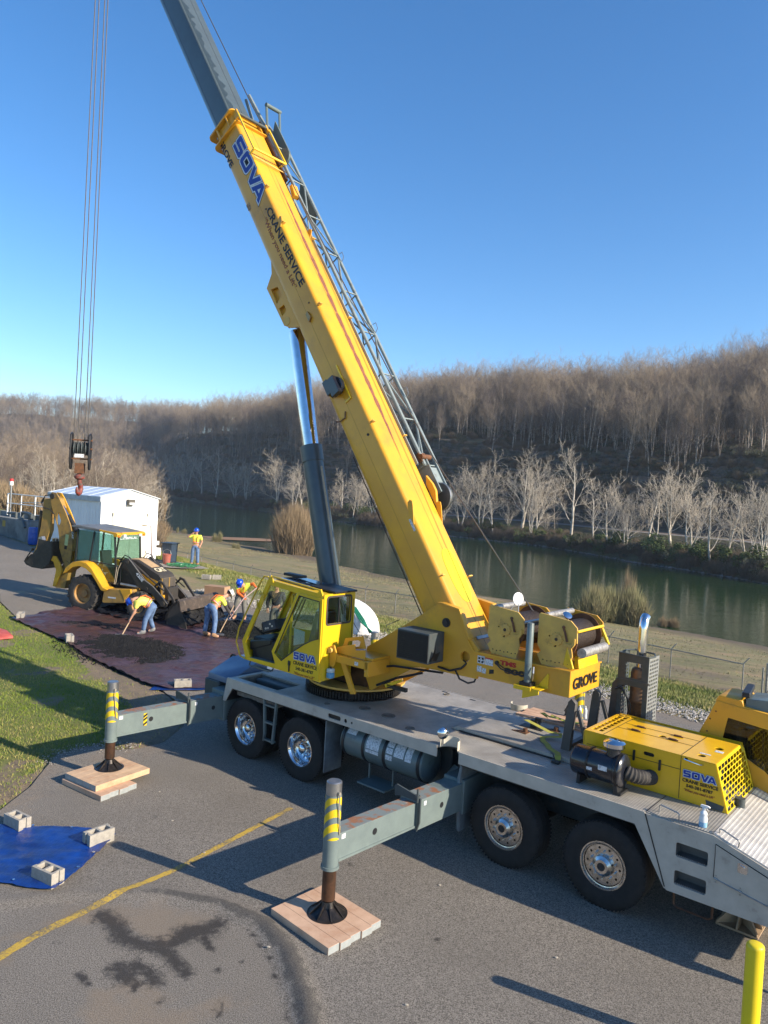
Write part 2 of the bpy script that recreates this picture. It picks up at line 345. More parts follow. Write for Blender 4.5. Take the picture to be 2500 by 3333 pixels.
# node shortcut for colour mixing materials
class NT:
    def __init__(s, name):
        s.M = D.materials.new(name); s.M.use_nodes = True; s.t = s.M.node_tree; s.t.nodes.clear(); s.L = s.t.links.new
        s.out = nn(s.t, 'ShaderNodeOutputMaterial'); s.b = nn(s.t, 'ShaderNodeBsdfPrincipled'); s.L(s.b.outputs[0], s.out.inputs[0]); s.tc = nn(s.t, 'ShaderNodeTexCoord'); MATS[name] = s.M
    def attr(s, n): return nn(s.t, 'ShaderNodeAttribute', attribute_name=n).outputs['Fac']
    def noise(s, sc, det=5., rough=.6, stretch=None, k='ShaderNodeTexNoise'):
        n = nn(s.t, k); n.inputs['Scale'].default_value = sc
        if 'Detail' in n.inputs: n.inputs['Detail'].default_value = det
        if k == 'ShaderNodeTexNoise': n.inputs['Roughness'].default_value = rough
        src = s.tc.outputs['Object']
        if stretch:
            mp = nn(s.t, 'ShaderNodeMapping'); mp.inputs['Scale'].default_value = stretch[:3]
            if len(stretch) > 3: mp.inputs['Rotation'].default_value = (0, 0, stretch[3])
            s.L(src, mp.inputs[0]); src = mp.outputs[0]
        s.L(src, n.inputs['Vector']); return n.outputs[0]
    def rng(s, v, a, b, c=0., d=1.):
        n = nn(s.t, 'ShaderNodeMapRange'); s.L(v, n.inputs[0])
        for i, q in enumerate((a, b, c, d)): n.inputs[i+1].default_value = q
        return n.outputs[0]
    def m(s, op, a, b=None):
        n = nn(s.t, 'ShaderNodeMath', operation=op)
        for i, v in enumerate((a, b)):
            if v is None: continue
            if isinstance(v, (int, float)): n.inputs[i].default_value = v
            else: s.L(v, n.inputs[i])
        return n.outputs[0]
    def mix(s, f, a, b, mode='MIX'):
        n = nn(s.t, 'ShaderNodeMix', data_type='RGBA', blend_type=mode)
        if isinstance(f, float): n.inputs[0].default_value = f
        else: s.L(f, n.inputs[0])
        for i, v in ((6, a), (7, b)):
            if isinstance(v, tuple): n.inputs[i].default_value = (*v, 1)
            else: s.L(v, n.inputs[i])
        return n.outputs[2]
    def bump(s, h, st, dist=.02, prev=None):
        n = nn(s.t, 'ShaderNodeBump'); n.inputs['Strength'].default_value = st; n.inputs['Distance'].default_value = dist; s.L(h, n.inputs['Height'])
        if prev is not None: s.L(prev, n.inputs['Normal'])
        s.L(n.outputs[0], s.b.inputs['Normal']); return n.outputs[0]
    def col(s, c, rough=.9):
        if isinstance(c, tuple): s.b.inputs['Base Color'].default_value = (*c, 1)
        else: s.L(c, s.b.inputs['Base Color'])
        if isinstance(rough, float): s.b.inputs['Roughness'].default_value = rough
        else: s.L(rough, s.b.inputs['Roughness'])
        return s.M
# --- ground
g = NT('ground_grass_and_dirt')
n1 = g.noise(.35, 6., .65); n2 = g.noise(3., 6., .7); n3 = g.noise(.9, 5., .6, (.35, 1.6, 1, .85)); n4 = g.noise(40, 3., .6)
n5 = g.noise(.55, 8., .8, (.16, 1.5, 1, .55)); base = g.mix(g.rng(n3, .40, .62), (.30, .25, .125), (.205, .20, .085)); base = g.mix(g.rng(n5, .46, .60, 0., .75), base, (.135, .12, .058)); base = g.mix(g.rng(g.noise(6., 6., .8), .45, .62, 0., .5), base, (.12, .115, .05))
base = g.mix(g.rng(n1, .5, .66), base, (.30, .215, .12))
base = g.mix(g.attr('lush'), base, g.mix(g.rng(n2, .35, .65), (.10, .15, .025), (.19, .19, .05)))
base = g.mix(g.rng(g.m('ADD', g.attr('dirt'), g.rng(n2, .3, .7, -.25, .25)), .35, .6), base, g.mix(g.rng(n2, .35, .65), (.25, .185, .12), (.17, .135, .095)))
base = g.mix(g.rng(n4, .3, .7), base, g.mix(.3, base, (.02, .02, .01)))
base = g.mix(g.attr('shore'), base, (.10, .075, .05))
g.bump(g.noise(22, 6., .75), .8, .05); GROUND = g.col(base, .95)
xs = np.concatenate([np.linspace(-280, -42, 80), np.linspace(-40, -20, 30), np.arange(-19.6, 18, .2), np.linspace(18.2, 50, 60), np.linspace(52, 170, 45)])
ys = np.concatenate([np.linspace(-30, 5, 20), np.arange(5.3, 36, .22), np.linspace(36.4, 90, 110), np.linspace(91.5, 340, 110)])
X, Y = np.meshgrid(xs, ys, indexing='ij'); Z = near(X, Y)
rough = (fbm(X, Y, .5, 4, 2)-.5)*.10+(fbm(X, Y, .12, 3, 4)-.5)*.5*sm_((Y-45)/30)
DDg = (X-5.96)*.703+(Y-19.59)*.711
LAWN = [(-40, -2), (-20, 6), (-9, 9.5), (-5.49, 10.94), (-5.46, 11.83), (-5.58, 12.6), (-5.66, 13.23), (-5.19, 13.8), (-4.75, 13.62), (-4.34, 13.78), (-4.0, 14.2), (-3.9, 15.2), (-4.2, 16.4), (-5.11, 17.62), (-6.56, 18.83), (-7.94, 20.08), (-8.82, 21.1), (-11.29, 23.16), (-13.14, 25.52), (-13.86, 26.88), (-18, 33), (-28, 44), (-60, 70), (-70, 20)]
EF = [(40, -14.5), (20, 5.6), (7.9, 17.66), (5.96, 19.6), (2.6, 22.5), (-.44, 25.0), (-4.64, 28.3), (-8, 30.9), (-13.2, 34.7), (-18.1, 38.59), (-22.05, 42.47), (-35, 55), (-60, 78)]
inl = inpoly(X, Y, LAWN)
dE = seg_dist(X, Y, EF); dL = seg_dist(X, Y, LAWN[2:-2])
insideroad = (~inl) & ~((DDg > -3) & (dE > 0) & inpoly(X, Y, EF+[(-60, 400), (400, 400), (400, -20)]))
Z = Z+np.where(insideroad, -.04, rough*np.clip(np.minimum(dE, dL)*1.2, 0, 1))
Z = np.where(inl, Z+.03*np.clip(dL*3, 0, 1)+.09*sm_((dL-.5)/2), Z)
lush = np.where(inl, 1., sm_((DDg-.2)/1)*sm_((11.5-DDg)/4)*sm_((X+Y*.25+4)/3)); lush = np.where((DDg > 0) & (X < -3) & (DDg < 14), np.maximum(lush, .55*sm_((14-DDg)/5)), lush)
lush = np.clip(lush-.30*(fbm(X, Y, .6, 4, 8)-.35)*2, 0, 1)
dirt = np.clip(1.0-np.abs(dL-.0)/.22, 0, 1)*inl+inpoly(X, Y, [(-4.9, 13.6), (-3.8, 13.6), (-4.2, 17), (-7.9, 20.1), (-8.3, 20.0), (-6.2, 17.3), (-5.2, 15.8), (-4.9, 14.8)])*1.
dirt += .6*(fbm(X, Y, .9, 4, 31) > .69)*inl+ .8*sm_((X-9)/5)*sm_((DDg-9)/3)*sm_((22-DDg)/6)*fbm(X, Y, .4, 3, 12)
shore = sm_((-4.3-Z)/.6)
me = np_mesh('ground', np.stack([X, Y, Z], -1).reshape(-1, 3), gridfaces(len(xs), len(ys)), GROUND, dict(lush=lush.ravel(), dirt=np.clip(dirt, 0, 1).ravel(), shore=shore.ravel()))
link('ground', me, kind='structure')
# --- asphalt
a = NT('asphalt')
fine = a.noise(75, 3., .8); mid = a.noise(24, 5., .75); big = a.noise(.7, 5., .6); sp = a.noise(38, 1., .5, None, 'ShaderNodeTexVoronoi')
c = a.mix(a.rng(mid, .3, .7), (.188, .165, .136), (.122, .107, .088)); c = a.mix(a.rng(fine, .40, .60), a.mix(.62, c, (.02, .02, .02)), a.mix(.6, c, (.42, .38, .33)))
c = a.mix(a.rng(sp, .0, .2, .75, 0.), c, (.42, .38, .33))
c = a.mix(a.rng(big, .4, .65, 0., .35), c, (.135, .12, .10))
dst = a.m('ADD', a.attr('dust'), a.rng(a.noise(3.1, 9., .8), .3, .7, -.5, .5)); c = a.mix(a.rng(dst, .3, 1., 0., .5), c, (.24, .185, .13))
st = a.m('ADD', a.attr('stain'), a.rng(a.noise(11, 8., .8), .3, .7, -.42, .42)); c = a.mix(a.rng(st, .34, .78, 0., .82), c, (.022, .018, .015))
drk = a.m('ADD', a.attr('newasph'), a.rng(a.noise(6, 5., .7), .3, .7, -.3, .3)); c = a.mix(a.rng(drk, .4, .7, 0., .6), c, (.045, .044, .043))
a.b.inputs['Specular IOR Level'].default_value = .3
nb = a.bump(a.noise(95, 4., .8), .85, .012); ASPH = a.col(c, a.rng(st, .42, .62, .88, .6))
LOT = [(40, -14.5), (60, -30), (-40, -30), (-40, -2)]+LAWN[1:23]+EF[::-1][:-1]
LOT = [p for i, p in enumerate(LOT) if p != LOT[i-1]]
BERM = [(-5.6, 8.1), (-4.28, 8.58), (-3.52, 8.86), (-2.42, 8.99), (-1.68, 8.79), (-1.11, 8.44), (-.77, 7.94), (-.5, 7.2), (-.28, 6.2), (-.1, 4.5)]
from mathutils.geometry import delaunay_2d_cdt
def fillpoly(poly, pts):
    vs = [Vector(p) for p in poly]+[Vector(p) for p in pts]
    r = delaunay_2d_cdt(vs, [(i, (i+1) % len(poly)) for i in range(len(poly))], [], 1, 1e-5)
    V = np.array([(v.x, v.y) for v in r[0]]); F = np.array([f for f in r[2] if len(f) == 3]); return V, F
def jgrid(x0, x1, y0, y1, st, poly, j=.3):
    gx, gy = np.meshgrid(np.arange(x0, x1, st), np.arange(y0, y1, st)); gx = gx.ravel(); gy = gy.ravel()
    gx = gx+rng.uniform(-j, j, gx.size)*st; gy = gy+rng.uniform(-j, j, gy.size)*st; k = inpoly(gx, gy, poly); return np.stack([gx[k], gy[k]], -1)
P1 = jgrid(-6.2, 1.2, 5.6, 11.2, .07, LOT); P2 = jgrid(-45, 30, -20, 60, .8, LOT); P2 = P2[~((P2[:, 0] > -6.3) & (P2[:, 0] < 1.3) & (P2[:, 1] > 5.5) & (P2[:, 1] < 11.3))]
V, F = fillpoly(LOT, np.concatenate([P1, P2])); ax, ay = V[:, 0], V[:, 1]
db = seg_dist(ax, ay, BERM); az = near(ax, ay)+.02+.042*np.exp(-(db/.10)**2)*sm_((ax+2.6)/1.5)+.012*np.exp(-(db/.07)**2)
inner = inpoly(ax, ay, BERM+[(-.1, -30), (-40, -30), (-40, 7)]); az = az-np.where(inner, .02*sm_(db/.25), 0)
stn = np.zeros(len(V))
for pts, w in (([(-3.0, 8.45), (-2.82, 8.33), (-2.62, 8.05), (-2.35, 7.95), (-2.1, 7.98), (-1.9, 8.2), (-1.65, 8.42)], .13), ([(-2.3, 7.98), (-2.05, 7.82), (-1.9, 7.66), (-1.78, 7.52)], .09), ([(-1.98, 8.22), (-1.72, 8.3)], .16), ([(-1.75, 8.1), (-1.6, 7.95)], .05), ([(-2.47, 7.55), (-2.36, 7.42)], .15), ([(-2.36, 7.62), (-2.14, 7.5), (-2.04, 7.36)], .09), ([(-2.25, 7.35), (-2.22, 7.24)], .05), ([(-2.85, 7.42), (-2.7, 7.28)], .05), ([(-1.35, 7.1), (-1.3, 6.95)], .04), ([(.3, 11.2), (-.9, 11.6)], .06)):
    stn = np.maximum(stn, 1-seg_dist(ax, ay, pts)/w*.5)
crack = [(-1.30, 8.36), (-.97, 7.86), (-.70, 7.15), (-.48, 6.2), (-.3, 5.2)]
stn = np.maximum(stn, .85*np.clip(1-seg_dist(ax, ay, crack)/.05, 0, 1))
for (qx, qy, qr) in ((-1.45, 7.6, .05), (-1.25, 7.75, .04), (-1.9, 7.1, .05), (-1.2, 6.7, .07), (-3.3, 7.9, .05), (.9, 8.3, .05), (1.8, 9.2, .04), (-.2, 9.9, .05), (-3.2, 11.0, .05), (-2.6, 10.4, .04), (2.5, 7.5, .06)): stn = np.maximum(stn, 1-np.hypot(ax-qx, ay-qy)/qr*.5)
stn = np.clip(stn, 0, 1)
dust = .9*inner*sm_((fbm(ax, ay, 1.1, 5, 5)-.47)*7)*sm_(db/.5)+.10*inner+.9*np.clip(1-seg_dist(ax, ay, [(-5.5, 11), (-5.6, 13.2), (-4.4, 13.8)])/.8, 0, 1)+.35*(ay > 17)+.5*np.clip(1-seg_dist(ax, ay, EF)/.8, 0, 1)
newa = np.clip(1.15-db/(.10+.08*sm_((ax+2)/1.5)), 0, 1)*np.clip(.35+sm_((ax+3.2)/1.6), 0, 1)+.9*np.clip(1-seg_dist(ax, ay, [(-3.7, 14.6), (-2.6, 14.9)])/.5, 0, 1)
me = np_mesh('asphalt_lot', np.column_stack([ax, ay, az]), F, ASPH, dict(stain=stn, dust=np.clip(dust, 0, 1), newasph=np.clip(newa, 0, 1)))
link('asphalt_road', me, kind='structure')
# yellow line
yl = NT('worn_yellow_road_paint'); w = yl.noise(30, 6., .8); w2 = yl.noise(2.0, 3., .5)
yl.bump(yl.noise(95, 4., .8), .8, .01); YL = yl.col(yl.mix(yl.rng(yl.m('ADD', w, yl.rng(w2, .3, .7, -.12, .12)), .44, .6), (.50, .33, .045), (.17, .14, .09)), .85)
LP = [(-1.2, 11.58), (-1.27, 11.47), (-1.9, 10.43), (-2.47, 9.5), (-2.7, 9.22), (-2.92, 8.98), (-3.12, 8.69), (-3.34, 8.35), (-3.56, 8.02), (-3.75, 7.62), (-3.95, 7.2)]
vs = []; LL = []
for (x0, y0), (x1, y1) in zip(LP[:-1], LP[1:]):
    n = max(2, int(math.hypot(x1-x0, y1-y0)/.06))
    for i in range(n): LL.append((x0+(x1-x0)*i/n, y0+(y1-y0)*i/n))
for i, (x, y) in enumerate(LL):
    p, q = LL[max(0, i-1)], LL[min(len(LL)-1, i+1)]; dx, dy = q[0]-p[0], q[1]-p[1]; l = math.hypot(dx, dy); nx, ny = -dy/l, dx/l
    wd = .045*(1 if y > 9 else 1.25)+.006*math.sin(i*1.7)
    for k in (-1, 1):
        X_, Y_ = x+nx*k*wd, y+ny*k*wd; d_ = float(seg_dist(np.array([X_]), np.array([Y_]), BERM)[0]); inn = y < 8.95
        vs.append((X_, Y_, .027+.016*math.exp(-(d_/.09)**2)-(.02*float(sm_(d_/.25)) if inn else 0)))
me = np_mesh('l', vs, [(2*i, 2*i+1, 2*i+3, 2*i+2) for i in range(len(LL)-1)], YL); link('road_marking', me, kind='structure')
# --- water
w = NT('river_water'); w.b.inputs['Base Color'].default_value = (.014, .036, .013, 1); w.b.inputs['IOR'].default_value = 1.33; w.b.inputs['Specular IOR Level'].default_value = .45
h = w.m('ADD', w.noise(.55, 4., .6, (.35, 1, 1, .6)), w.m('MULTIPLY', w.noise(3., 3., .5, (.4, 1, 1, .6)), .35)); w.bump(h, .16, .25); w.b.inputs['Roughness'].default_value = .06
xs = np.linspace(-420, 260, 60); ys = np.linspace(30, 700, 60); X, Y = np.meshgrid(xs, ys, indexing='ij')
link('river', np_mesh('river', np.stack([X, Y, X*0-5.0], -1).reshape(-1, 3), gridfaces(60, 60), w.M), kind='structure')
# --- far bank and hill
h = NT('hillside_leaf_litter_and_rock')
geo = nn(h.t, 'ShaderNodeNewGeometry'); sx = nn(h.t, 'ShaderNodeSeparateXYZ'); h.L(geo.outputs['Normal'], sx.inputs[0])
n1 = h.noise(.06, 6., .7); n2 = h.noise(.5, 6., .75); n3 = h.noise(.9, 5., .7, (.12, .12, 1.6))
litter = h.mix(h.rng(n2, .35, .65), (.19, .115, .075), (.12, .088, .06)); litter = h.mix(h.rng(n1, .48, .6), litter, (.10, .095, .05))
rock = h.mix(h.rng(n3, .4, .6), (.13, .118, .10), (.035, .033, .03)); rock = h.mix(h.rng(n2, .45, .6), rock, (.04, .045, .022))
c = h.mix(h.rng(sx.outputs[2], .58, .78), rock, litter); c = h.mix(h.attr('bank'), c, h.mix(h.rng(n2, .4, .6), (.085, .085, .03), (.06, .05, .032))); c = h.mix(h.attr('rail'), c, (.20, .19, .18))
h.bump(n3, 1., 1.2, h.bump(n2, .9, .6)); HILL = h.col(c, .95)
aa = np.concatenate([np.linspace(-1.0, -.62, 20), np.linspace(-.6, .62, 520), np.linspace(.64, 1.15, 25)]); uu = np.concatenate([np.linspace(-6, 30, 20), np.linspace(31, 36, 6), np.linspace(38, 90, 60), np.linspace(92, 175, 40), np.linspace(185, 700, 16)])
AA, UU = np.meshgrid(aa, uu, indexing='ij'); YY = np.interp(AA, TA, TF)+UU; ZZ = far(AA, YY); XX = AA*YY
XX = XX+(fbm(AA*200, ZZ, .35, 3, 6)-.5)*3*(UU > 42)*(UU < 80)
bank = ((UU > -10) & (UU < 31))*1.; rail = ((UU > 30) & (UU < 35))*1.
me = np_mesh('hill', np.stack([XX, YY, ZZ], -1).reshape(-1, 3), gridfaces(len(aa), len(uu)), HILL, dict(bank=bank.ravel(), rail=rail.ravel()))
link('wooded_hill', me, kind='structure')
SETTING_DONE = True
# ------------------------------------------------------------------ the crane: local x = forward along the carrier, y = away, z = up
TH = -.6954; CU = Vector((math.cos(TH), math.sin(TH), 0)); CW = Vector((-math.sin(TH), math.cos(TH), 0)); CO = Vector((-1.557, 14.638, 0))
def cw(x, y, z=0): return CO+CU*x+CW*y+Vector((0, 0, z))
CR = thing('mobile_crane', 'big mobile crane with yellow boom and cab raised over a grey eight wheeled carrier', 'crane', None, CO, TH)
X3 = (1, 0, 0); Z3 = (0, 0, 1); Y3 = (0, 1, 0)
def pl(name, outer, holes, y, th, m_, parent=CR, bevel=0, **k): return plate(name, outer, holes, (0, y, 0), X3, Z3, th, m_, parent, bevel, **k)   # plate in xz plane
def plx(name, outer, holes, x, th, m_, parent=CR, bevel=0, **k): return plate(name, outer, holes, (x, 0, 0), Y3, Z3, th, m_, parent, bevel, **k)  # plate in yz plane
def plz(name, outer, holes, z, th, m_, parent=CR, bevel=0, **k): return plate(name, outer, holes, (0, 0, z), X3, Y3, th, m_, parent, bevel, **k)
# --- chassis and deck
b = MB(); b.box(-.85, 8.4, -.42, .42, .62, 1.36); b.box(8.4, 9.9, -.9, .9, .7, 1.0); b.box(-.3, 8.3, -.8, .8, 1.22, 1.37); b.box(2.3, 4.2, -.6, .6, .45, 1.2); b.build('chassis_frame', DKGR, CR, .02)
b = MB()
for x in (0, 1.47, 5.55, 6.99): b.cyl((x, -.9, .56), (x, .9, .56), .09); b.sphere((x, 0, .56), .24)
b.build('axle', OIL, CR, label='dark axles under the carrier frame')
deck = [(-.5, -1.298), (4.43, -1.298), (4.45, -1.22), (4.5, -1.15), (4.6, -1.11), (4.7, -1.15), (4.74, -1.22), (4.76, -1.298), (7.50, -1.298), (7.5, .55), (7.5, 1.298), (4.46, 1.298), (4.44, 1.2), (4.3, 1.11), (4.16, 1.2), (4.14, 1.298), (-.5, 1.298)]
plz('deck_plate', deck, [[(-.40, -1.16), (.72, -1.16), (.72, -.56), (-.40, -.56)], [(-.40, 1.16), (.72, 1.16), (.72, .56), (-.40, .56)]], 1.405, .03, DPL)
for s in (-1, 1):
    b = MB(); y0, y1 = sorted((s*.56, s*1.16)); b.box(-.40, .72, y0, y0+.02, 1.1, 1.39); b.box(-.40, .72, y1-.02, y1, 1.1, 1.39); b.box(-.40, -.38, y0+.02, y1-.02, 1.1, 1.39); b.box(.70, .72, y0+.02, y1-.02, 1.1, 1.39); b.box(-.38, .70, y0+.02, y1-.02, 1.08, 1.11)
    b.build('stowage_trough', mat('dusty_trough', (.22, .21, .19), .8, 0, (.12, .1, .085), 6, bump=.2), CR)
    fas = [(-.52, 1.42), (-.62, .97), (-.54, .97), (-.36, 1.25), (4.40, 1.25), (4.40, 1.42)]
    hl = [rrect(2.16, 2.45, 1.30, 1.375, .03), circ(2.56, 1.335, .035), circ(2.70, 1.335, .02, 12)] if s < 0 else []
    pl('fascia', fas, hl, s*1.31, .02, FASC)
    if s < 0:
        b = MB(); b.box(2.14, 2.74, -1.29, -1.26, 1.28, 1.39); b.build('marker_lamp_housing', BLACK, CR)
    pl('fascia', [(4.79, 1.42), (4.79, 1.25), (7.38, 1.24), (7.77, .6), (7.80, .6), (7.49, 1.42)], [], s*1.31, .02, FASC)
    b = MB(); b.prism([(-.6, .95), (-.35, 1.22), (2.1, 1.22), (2.1, 1.24), (-.37, 1.24), (-.62, .97)], s*.6, s*1.29); b.prism([(4.82, 1.22), (7.38, 1.22), (7.38, 1.24), (4.82, 1.24)], s*.6, s*1.29)
    b.build('wheel_arch_liner', BLACK, CR)
    # fender edge trim
    b = MB(); b.box(-.52, 4.43, s*1.3-.006, s*1.3+.006, 1.42, 1.426); b.build('deck_edge_strip', DPLB, CR)
# raised centre panel and small deck fittings
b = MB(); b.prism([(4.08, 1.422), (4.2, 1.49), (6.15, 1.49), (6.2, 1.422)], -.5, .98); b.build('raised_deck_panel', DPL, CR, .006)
b = MB(); b.box(4.25, 5.9, -.53, -.505, 1.422, 1.44); b.build('deck_groove_strip', BLACK, CR)
for (x, y, r) in ((2.49, -.77, .10), (3.02, -.78, .115), (3.66, -1.02, .075), (2.87, 1.11, .06), (1.9, -1.08, .05)):
    b = MB(); b.lathe([(0, .004), (r*.78, .004), (r*.8, .010), (r, .012), (r*1.02, 0)], (x, y, 1.421), Z3, 24); b.build('hatch_cover', mat('hatch_dark', (.10, .095, .09), .6, .3, (.2, .18, .15), 20), CR)
for (x, y) in ((2.75, 1.22), (3.4, 1.18)):
    b = MB(); b.prism(rrect(x-.06, x+.06, y-.02, y+.02, .015), 1.421, 1.425, 'z'); b.build('deck_slot', BLACK, CR)
for (x, y, r, z) in ((5.05, .05, .035, 1.49), (5.35, .5, .04, 1.49)):
    b = MB(); b.prism([(x-.16, y-.05), (x+.1, y-.07), (x+.1, y+.06), (x-.04, y+.05)], z, z+.012, 'z'); b.cyl((x+.05, y, z), (x+.05, y, z+.07), r); b.build('tie_down_lug', RUST, CR)
for s, x0, y0 in ((-1, 4.595, -1.3), (1, 4.30, 1.3)):
    b = MB(); vs = []; N = 14
    for i in range(N+1):
        t = PI*i/N; vs += [(x0+.155*math.cos(t), y0-s*.155*math.sin(t)*1.15, z) for z in (1.40, 1.55)]
    vs += [(x0+.149*math.cos(PI*i/N), y0-s*.149*math.sin(PI*i/N)*1.15, z) for i in range(N+1) for z in (1.40, 1.55)]
    fs = [(2*i, 2*i+1, 2*i+3, 2*i+2) for i in range(N)]; o = 2*(N+1); fs += [(o+2*i, o+2*i+2, o+2*i+3, o+2*i+1) for i in range(N)]; fs += [(2*i+1, o+2*i+1, o+2*i+3, 2*i+3) for i in range(N)]
    b.add(vs, fs); b.build('curved_jack_guard', mat('cream_paint', (.55, .52, .43), .5), CR)
b = MB(); b.lathe([(0, .035), (.045, .03), (.075, .012), (.085, 0), (.08, -.012), (0, -.015)], (4.46, -1.27, 1.60), (.75, -.66, .1), 24); b.cyl((4.47, -1.27, 1.43), (4.46, -1.26, 1.55), .012); b.build('round_mirror', CHR, CR)
# tie-down ratchet strap
STRAP = mat('yellow_green_webbing', (.42, .40, .06), .8, 0, (.30, .30, .07), 30, bump=.3)
def ribbon(b, pts, w, up=(0, 0, 1)):
    vs = []; n = len(pts)
    for i, p in enumerate(pts):
        d = Vector(pts[min(i+1, n-1)])-Vector(pts[max(0, i-1)]); s = d.cross(Vector(up)); s = s.normalized()*w/2 if s.length > 1e-6 else Vector((w/2, 0, 0)); nn_ = s.cross(d).normalized()*.002
        vs += [Vector(p)+s+nn_, Vector(p)-s+nn_, Vector(p)-s-nn_, Vector(p)+s-nn_]
    fs = []
    for i in range(n-1):
        for k in range(4): fs.append((4*i+k, 4*i+(k+1) % 4, 4*i+4+(k+1) % 4, 4*i+4+k))
    fs += [(0, 1, 2, 3), (4*n-1, 4*n-2, 4*n-3, 4*n-4)]; b.add(vs, fs)
# --- turntable
b = MB(); b.lathe([(.55, 1.425), (.9, 1.425), (.9, 1.44), (.83, 1.45), (.83, 1.56), (.55, 1.56)], (1.5, .02, 0), Z3, 64); tt = b.build('turntable_ring', OIL, CR)
b = MB()
for i in range(96):
    t = 2*PI*i/96; c_, s_ = math.cos(t), math.sin(t); M_ = Matrix.Translation((1.5+.85*c_, .02+.85*s_, 0)) @ Matrix.Rotation(t, 4, 'Z'); b.box(-.025, .035, -.014, .014, 1.45, 1.555, 0, M_)
o = b.build('gear_teeth', mat('greasy_gear', (.05, .045, .04), .45, .6, (.02, .018, .016), 20), tt, kind='stuff')
b = MB(); b.lathe([(0, 1.57), (.80, 1.57), (.84, 1.6), (.84, 1.63), (0, 1.63)], (1.5, .02, 0), Z3, 48); b.build('turntable_plate', YFADE, CR)
# --- wheels
def tyre_mesh(R, w, rb):
    b = MB(); pr = [(rb, -w*.42), (rb+.02, -w*.46), (R*.80, -w*.5), (R*.93, -w*.47), (R*.985, -w*.40), (R, -w*.36), (R, -w*.12), (R-.012, -w*.115), (R-.012, -w*.095), (R, -w*.09), (R, w*.09), (R-.012, w*.095), (R-.012, w*.115), (R, w*.12), (R, w*.36), (R*.985, w*.40), (R*.93, w*.47), (R*.80, w*.5), (rb+.02, w*.46), (rb, w*.42)]
    b.lathe(pr, (0, 0, 0), Y3, 56)
    for i in range(64):   # shoulder lugs
        M_ = Matrix.Rotation(2*PI*i/64, 4, 'Y')
        for s in (-1, 1): b.box(-.011, .013, min(s*w*.36, s*w*.465), max(s*w*.36, s*w*.465), R*.955, R*.992, 0, M_)
    return b
def wheel_set(x, yf, s, front):   # s=-1 near side (outer face toward -y)
    R = .552; w = .40 if front else .27
    wl = D.objects.new('wheel', None); COL.objects.link(wl); wl.parent = CR; wl.location = (x, yf, .555)
    if s > 0: wl.rotation_euler = (0, 0, PI)
    # built facing -y, with outer rim lip at y=0
    o = tyre_mesh(R, w, .29).build('tyre', RUB, wl, M=Matrix.Translation((0, w*.44, 0)))
    if not front: tyre_mesh(R, w, .29).build('tyre', RUB, wl, M=Matrix.Translation((0, w*1.6, 0)))
    b = MB()
    if front:
        b.lathe([(.296, .05), (.305, 0), (.302, -.012), (.285, -.012), (.272, .012), (.262, .015), (.255, .05), (.245, .05)], (0, 0, 0), Y3, 48)
        b.lathe([(.13, .02), (.135, .0), (.125, -.03), (.09, -.055), (.085, -.06), (.05, -.06)], (0, 0, 0), Y3, 32)
        for i in range(10):
            t = 2*PI*(i+.5)/10; c_ = (.165*math.cos(t), 0, .165*math.sin(t)); b.cyl((c_[0], .03, c_[2]), (c_[0], -.012, c_[2]), .017, .017, 6); b.cyl((c_[0], -.012, c_[2]), (c_[0], -.026, c_[2]), .011, .007, 8)
        b.build('rim', ALU, wl)
        plate('rim_disc', circ(0, 0, .25, 40), [circ(.212*math.cos(2*PI*i/10), .212*math.sin(2*PI*i/10), .0155, 10) for i in range(10)], (0, .028, 0), X3, Z3, .012, ALU, wl)
        b = MB(); b.lathe([(0, -.052), (.05, -.052), (.052, -.062)], (0, 0, 0), Y3, 24); b.build('hub_cap', RUBD, wl)
        b = MB(); b.lathe([(0, .05), (.25, .05), (.27, .3)], (0, 0, 0), Y3, 24); b.build('brake_drum', BLACK, wl)
    else:
        b.lathe([(.296, .04), (.305, 0), (.302, -.010), (.287, -.010), (.276, .012), (.262, .03), (.255, .15), (.235, .175), (.19, .19)], (0, 0, 0), Y3, 48)
        b.lathe([(.19, .19), (.10, .165), (.085, .16), (.085, .06), (.075, .03), (.05, .012), (.02, .004), (0, .003)], (0, 0, 0), Y3, 32)
        for i in range(10):
            t = 2*PI*(i+.5)/10; c_ = (.135*math.cos(t), 0, .135*math.sin(t)); b.cyl((c_[0], .18, c_[2]), (c_[0], .13, c_[2]), .016, .014, 6)
        b.build('rim', CHR, wl)
        b = MB()
        for i in range(5):
            t = 2*PI*i/5; c_ = (.205*math.cos(t), .205*math.sin(t)); b.lathe([(0, .176), (.028, .176), (.03, .19)], (c_[0], 0, c_[1]), Y3, 12)
        b.build('hand_hole', BLACK, wl)
    return wl
for x, fr in ((0, 0), (1.47, 0), (5.55, 1), (6.99, 1)):
    wheel_set(x, -1.25, -1, fr); wheel_set(x, 1.25, 1, fr)
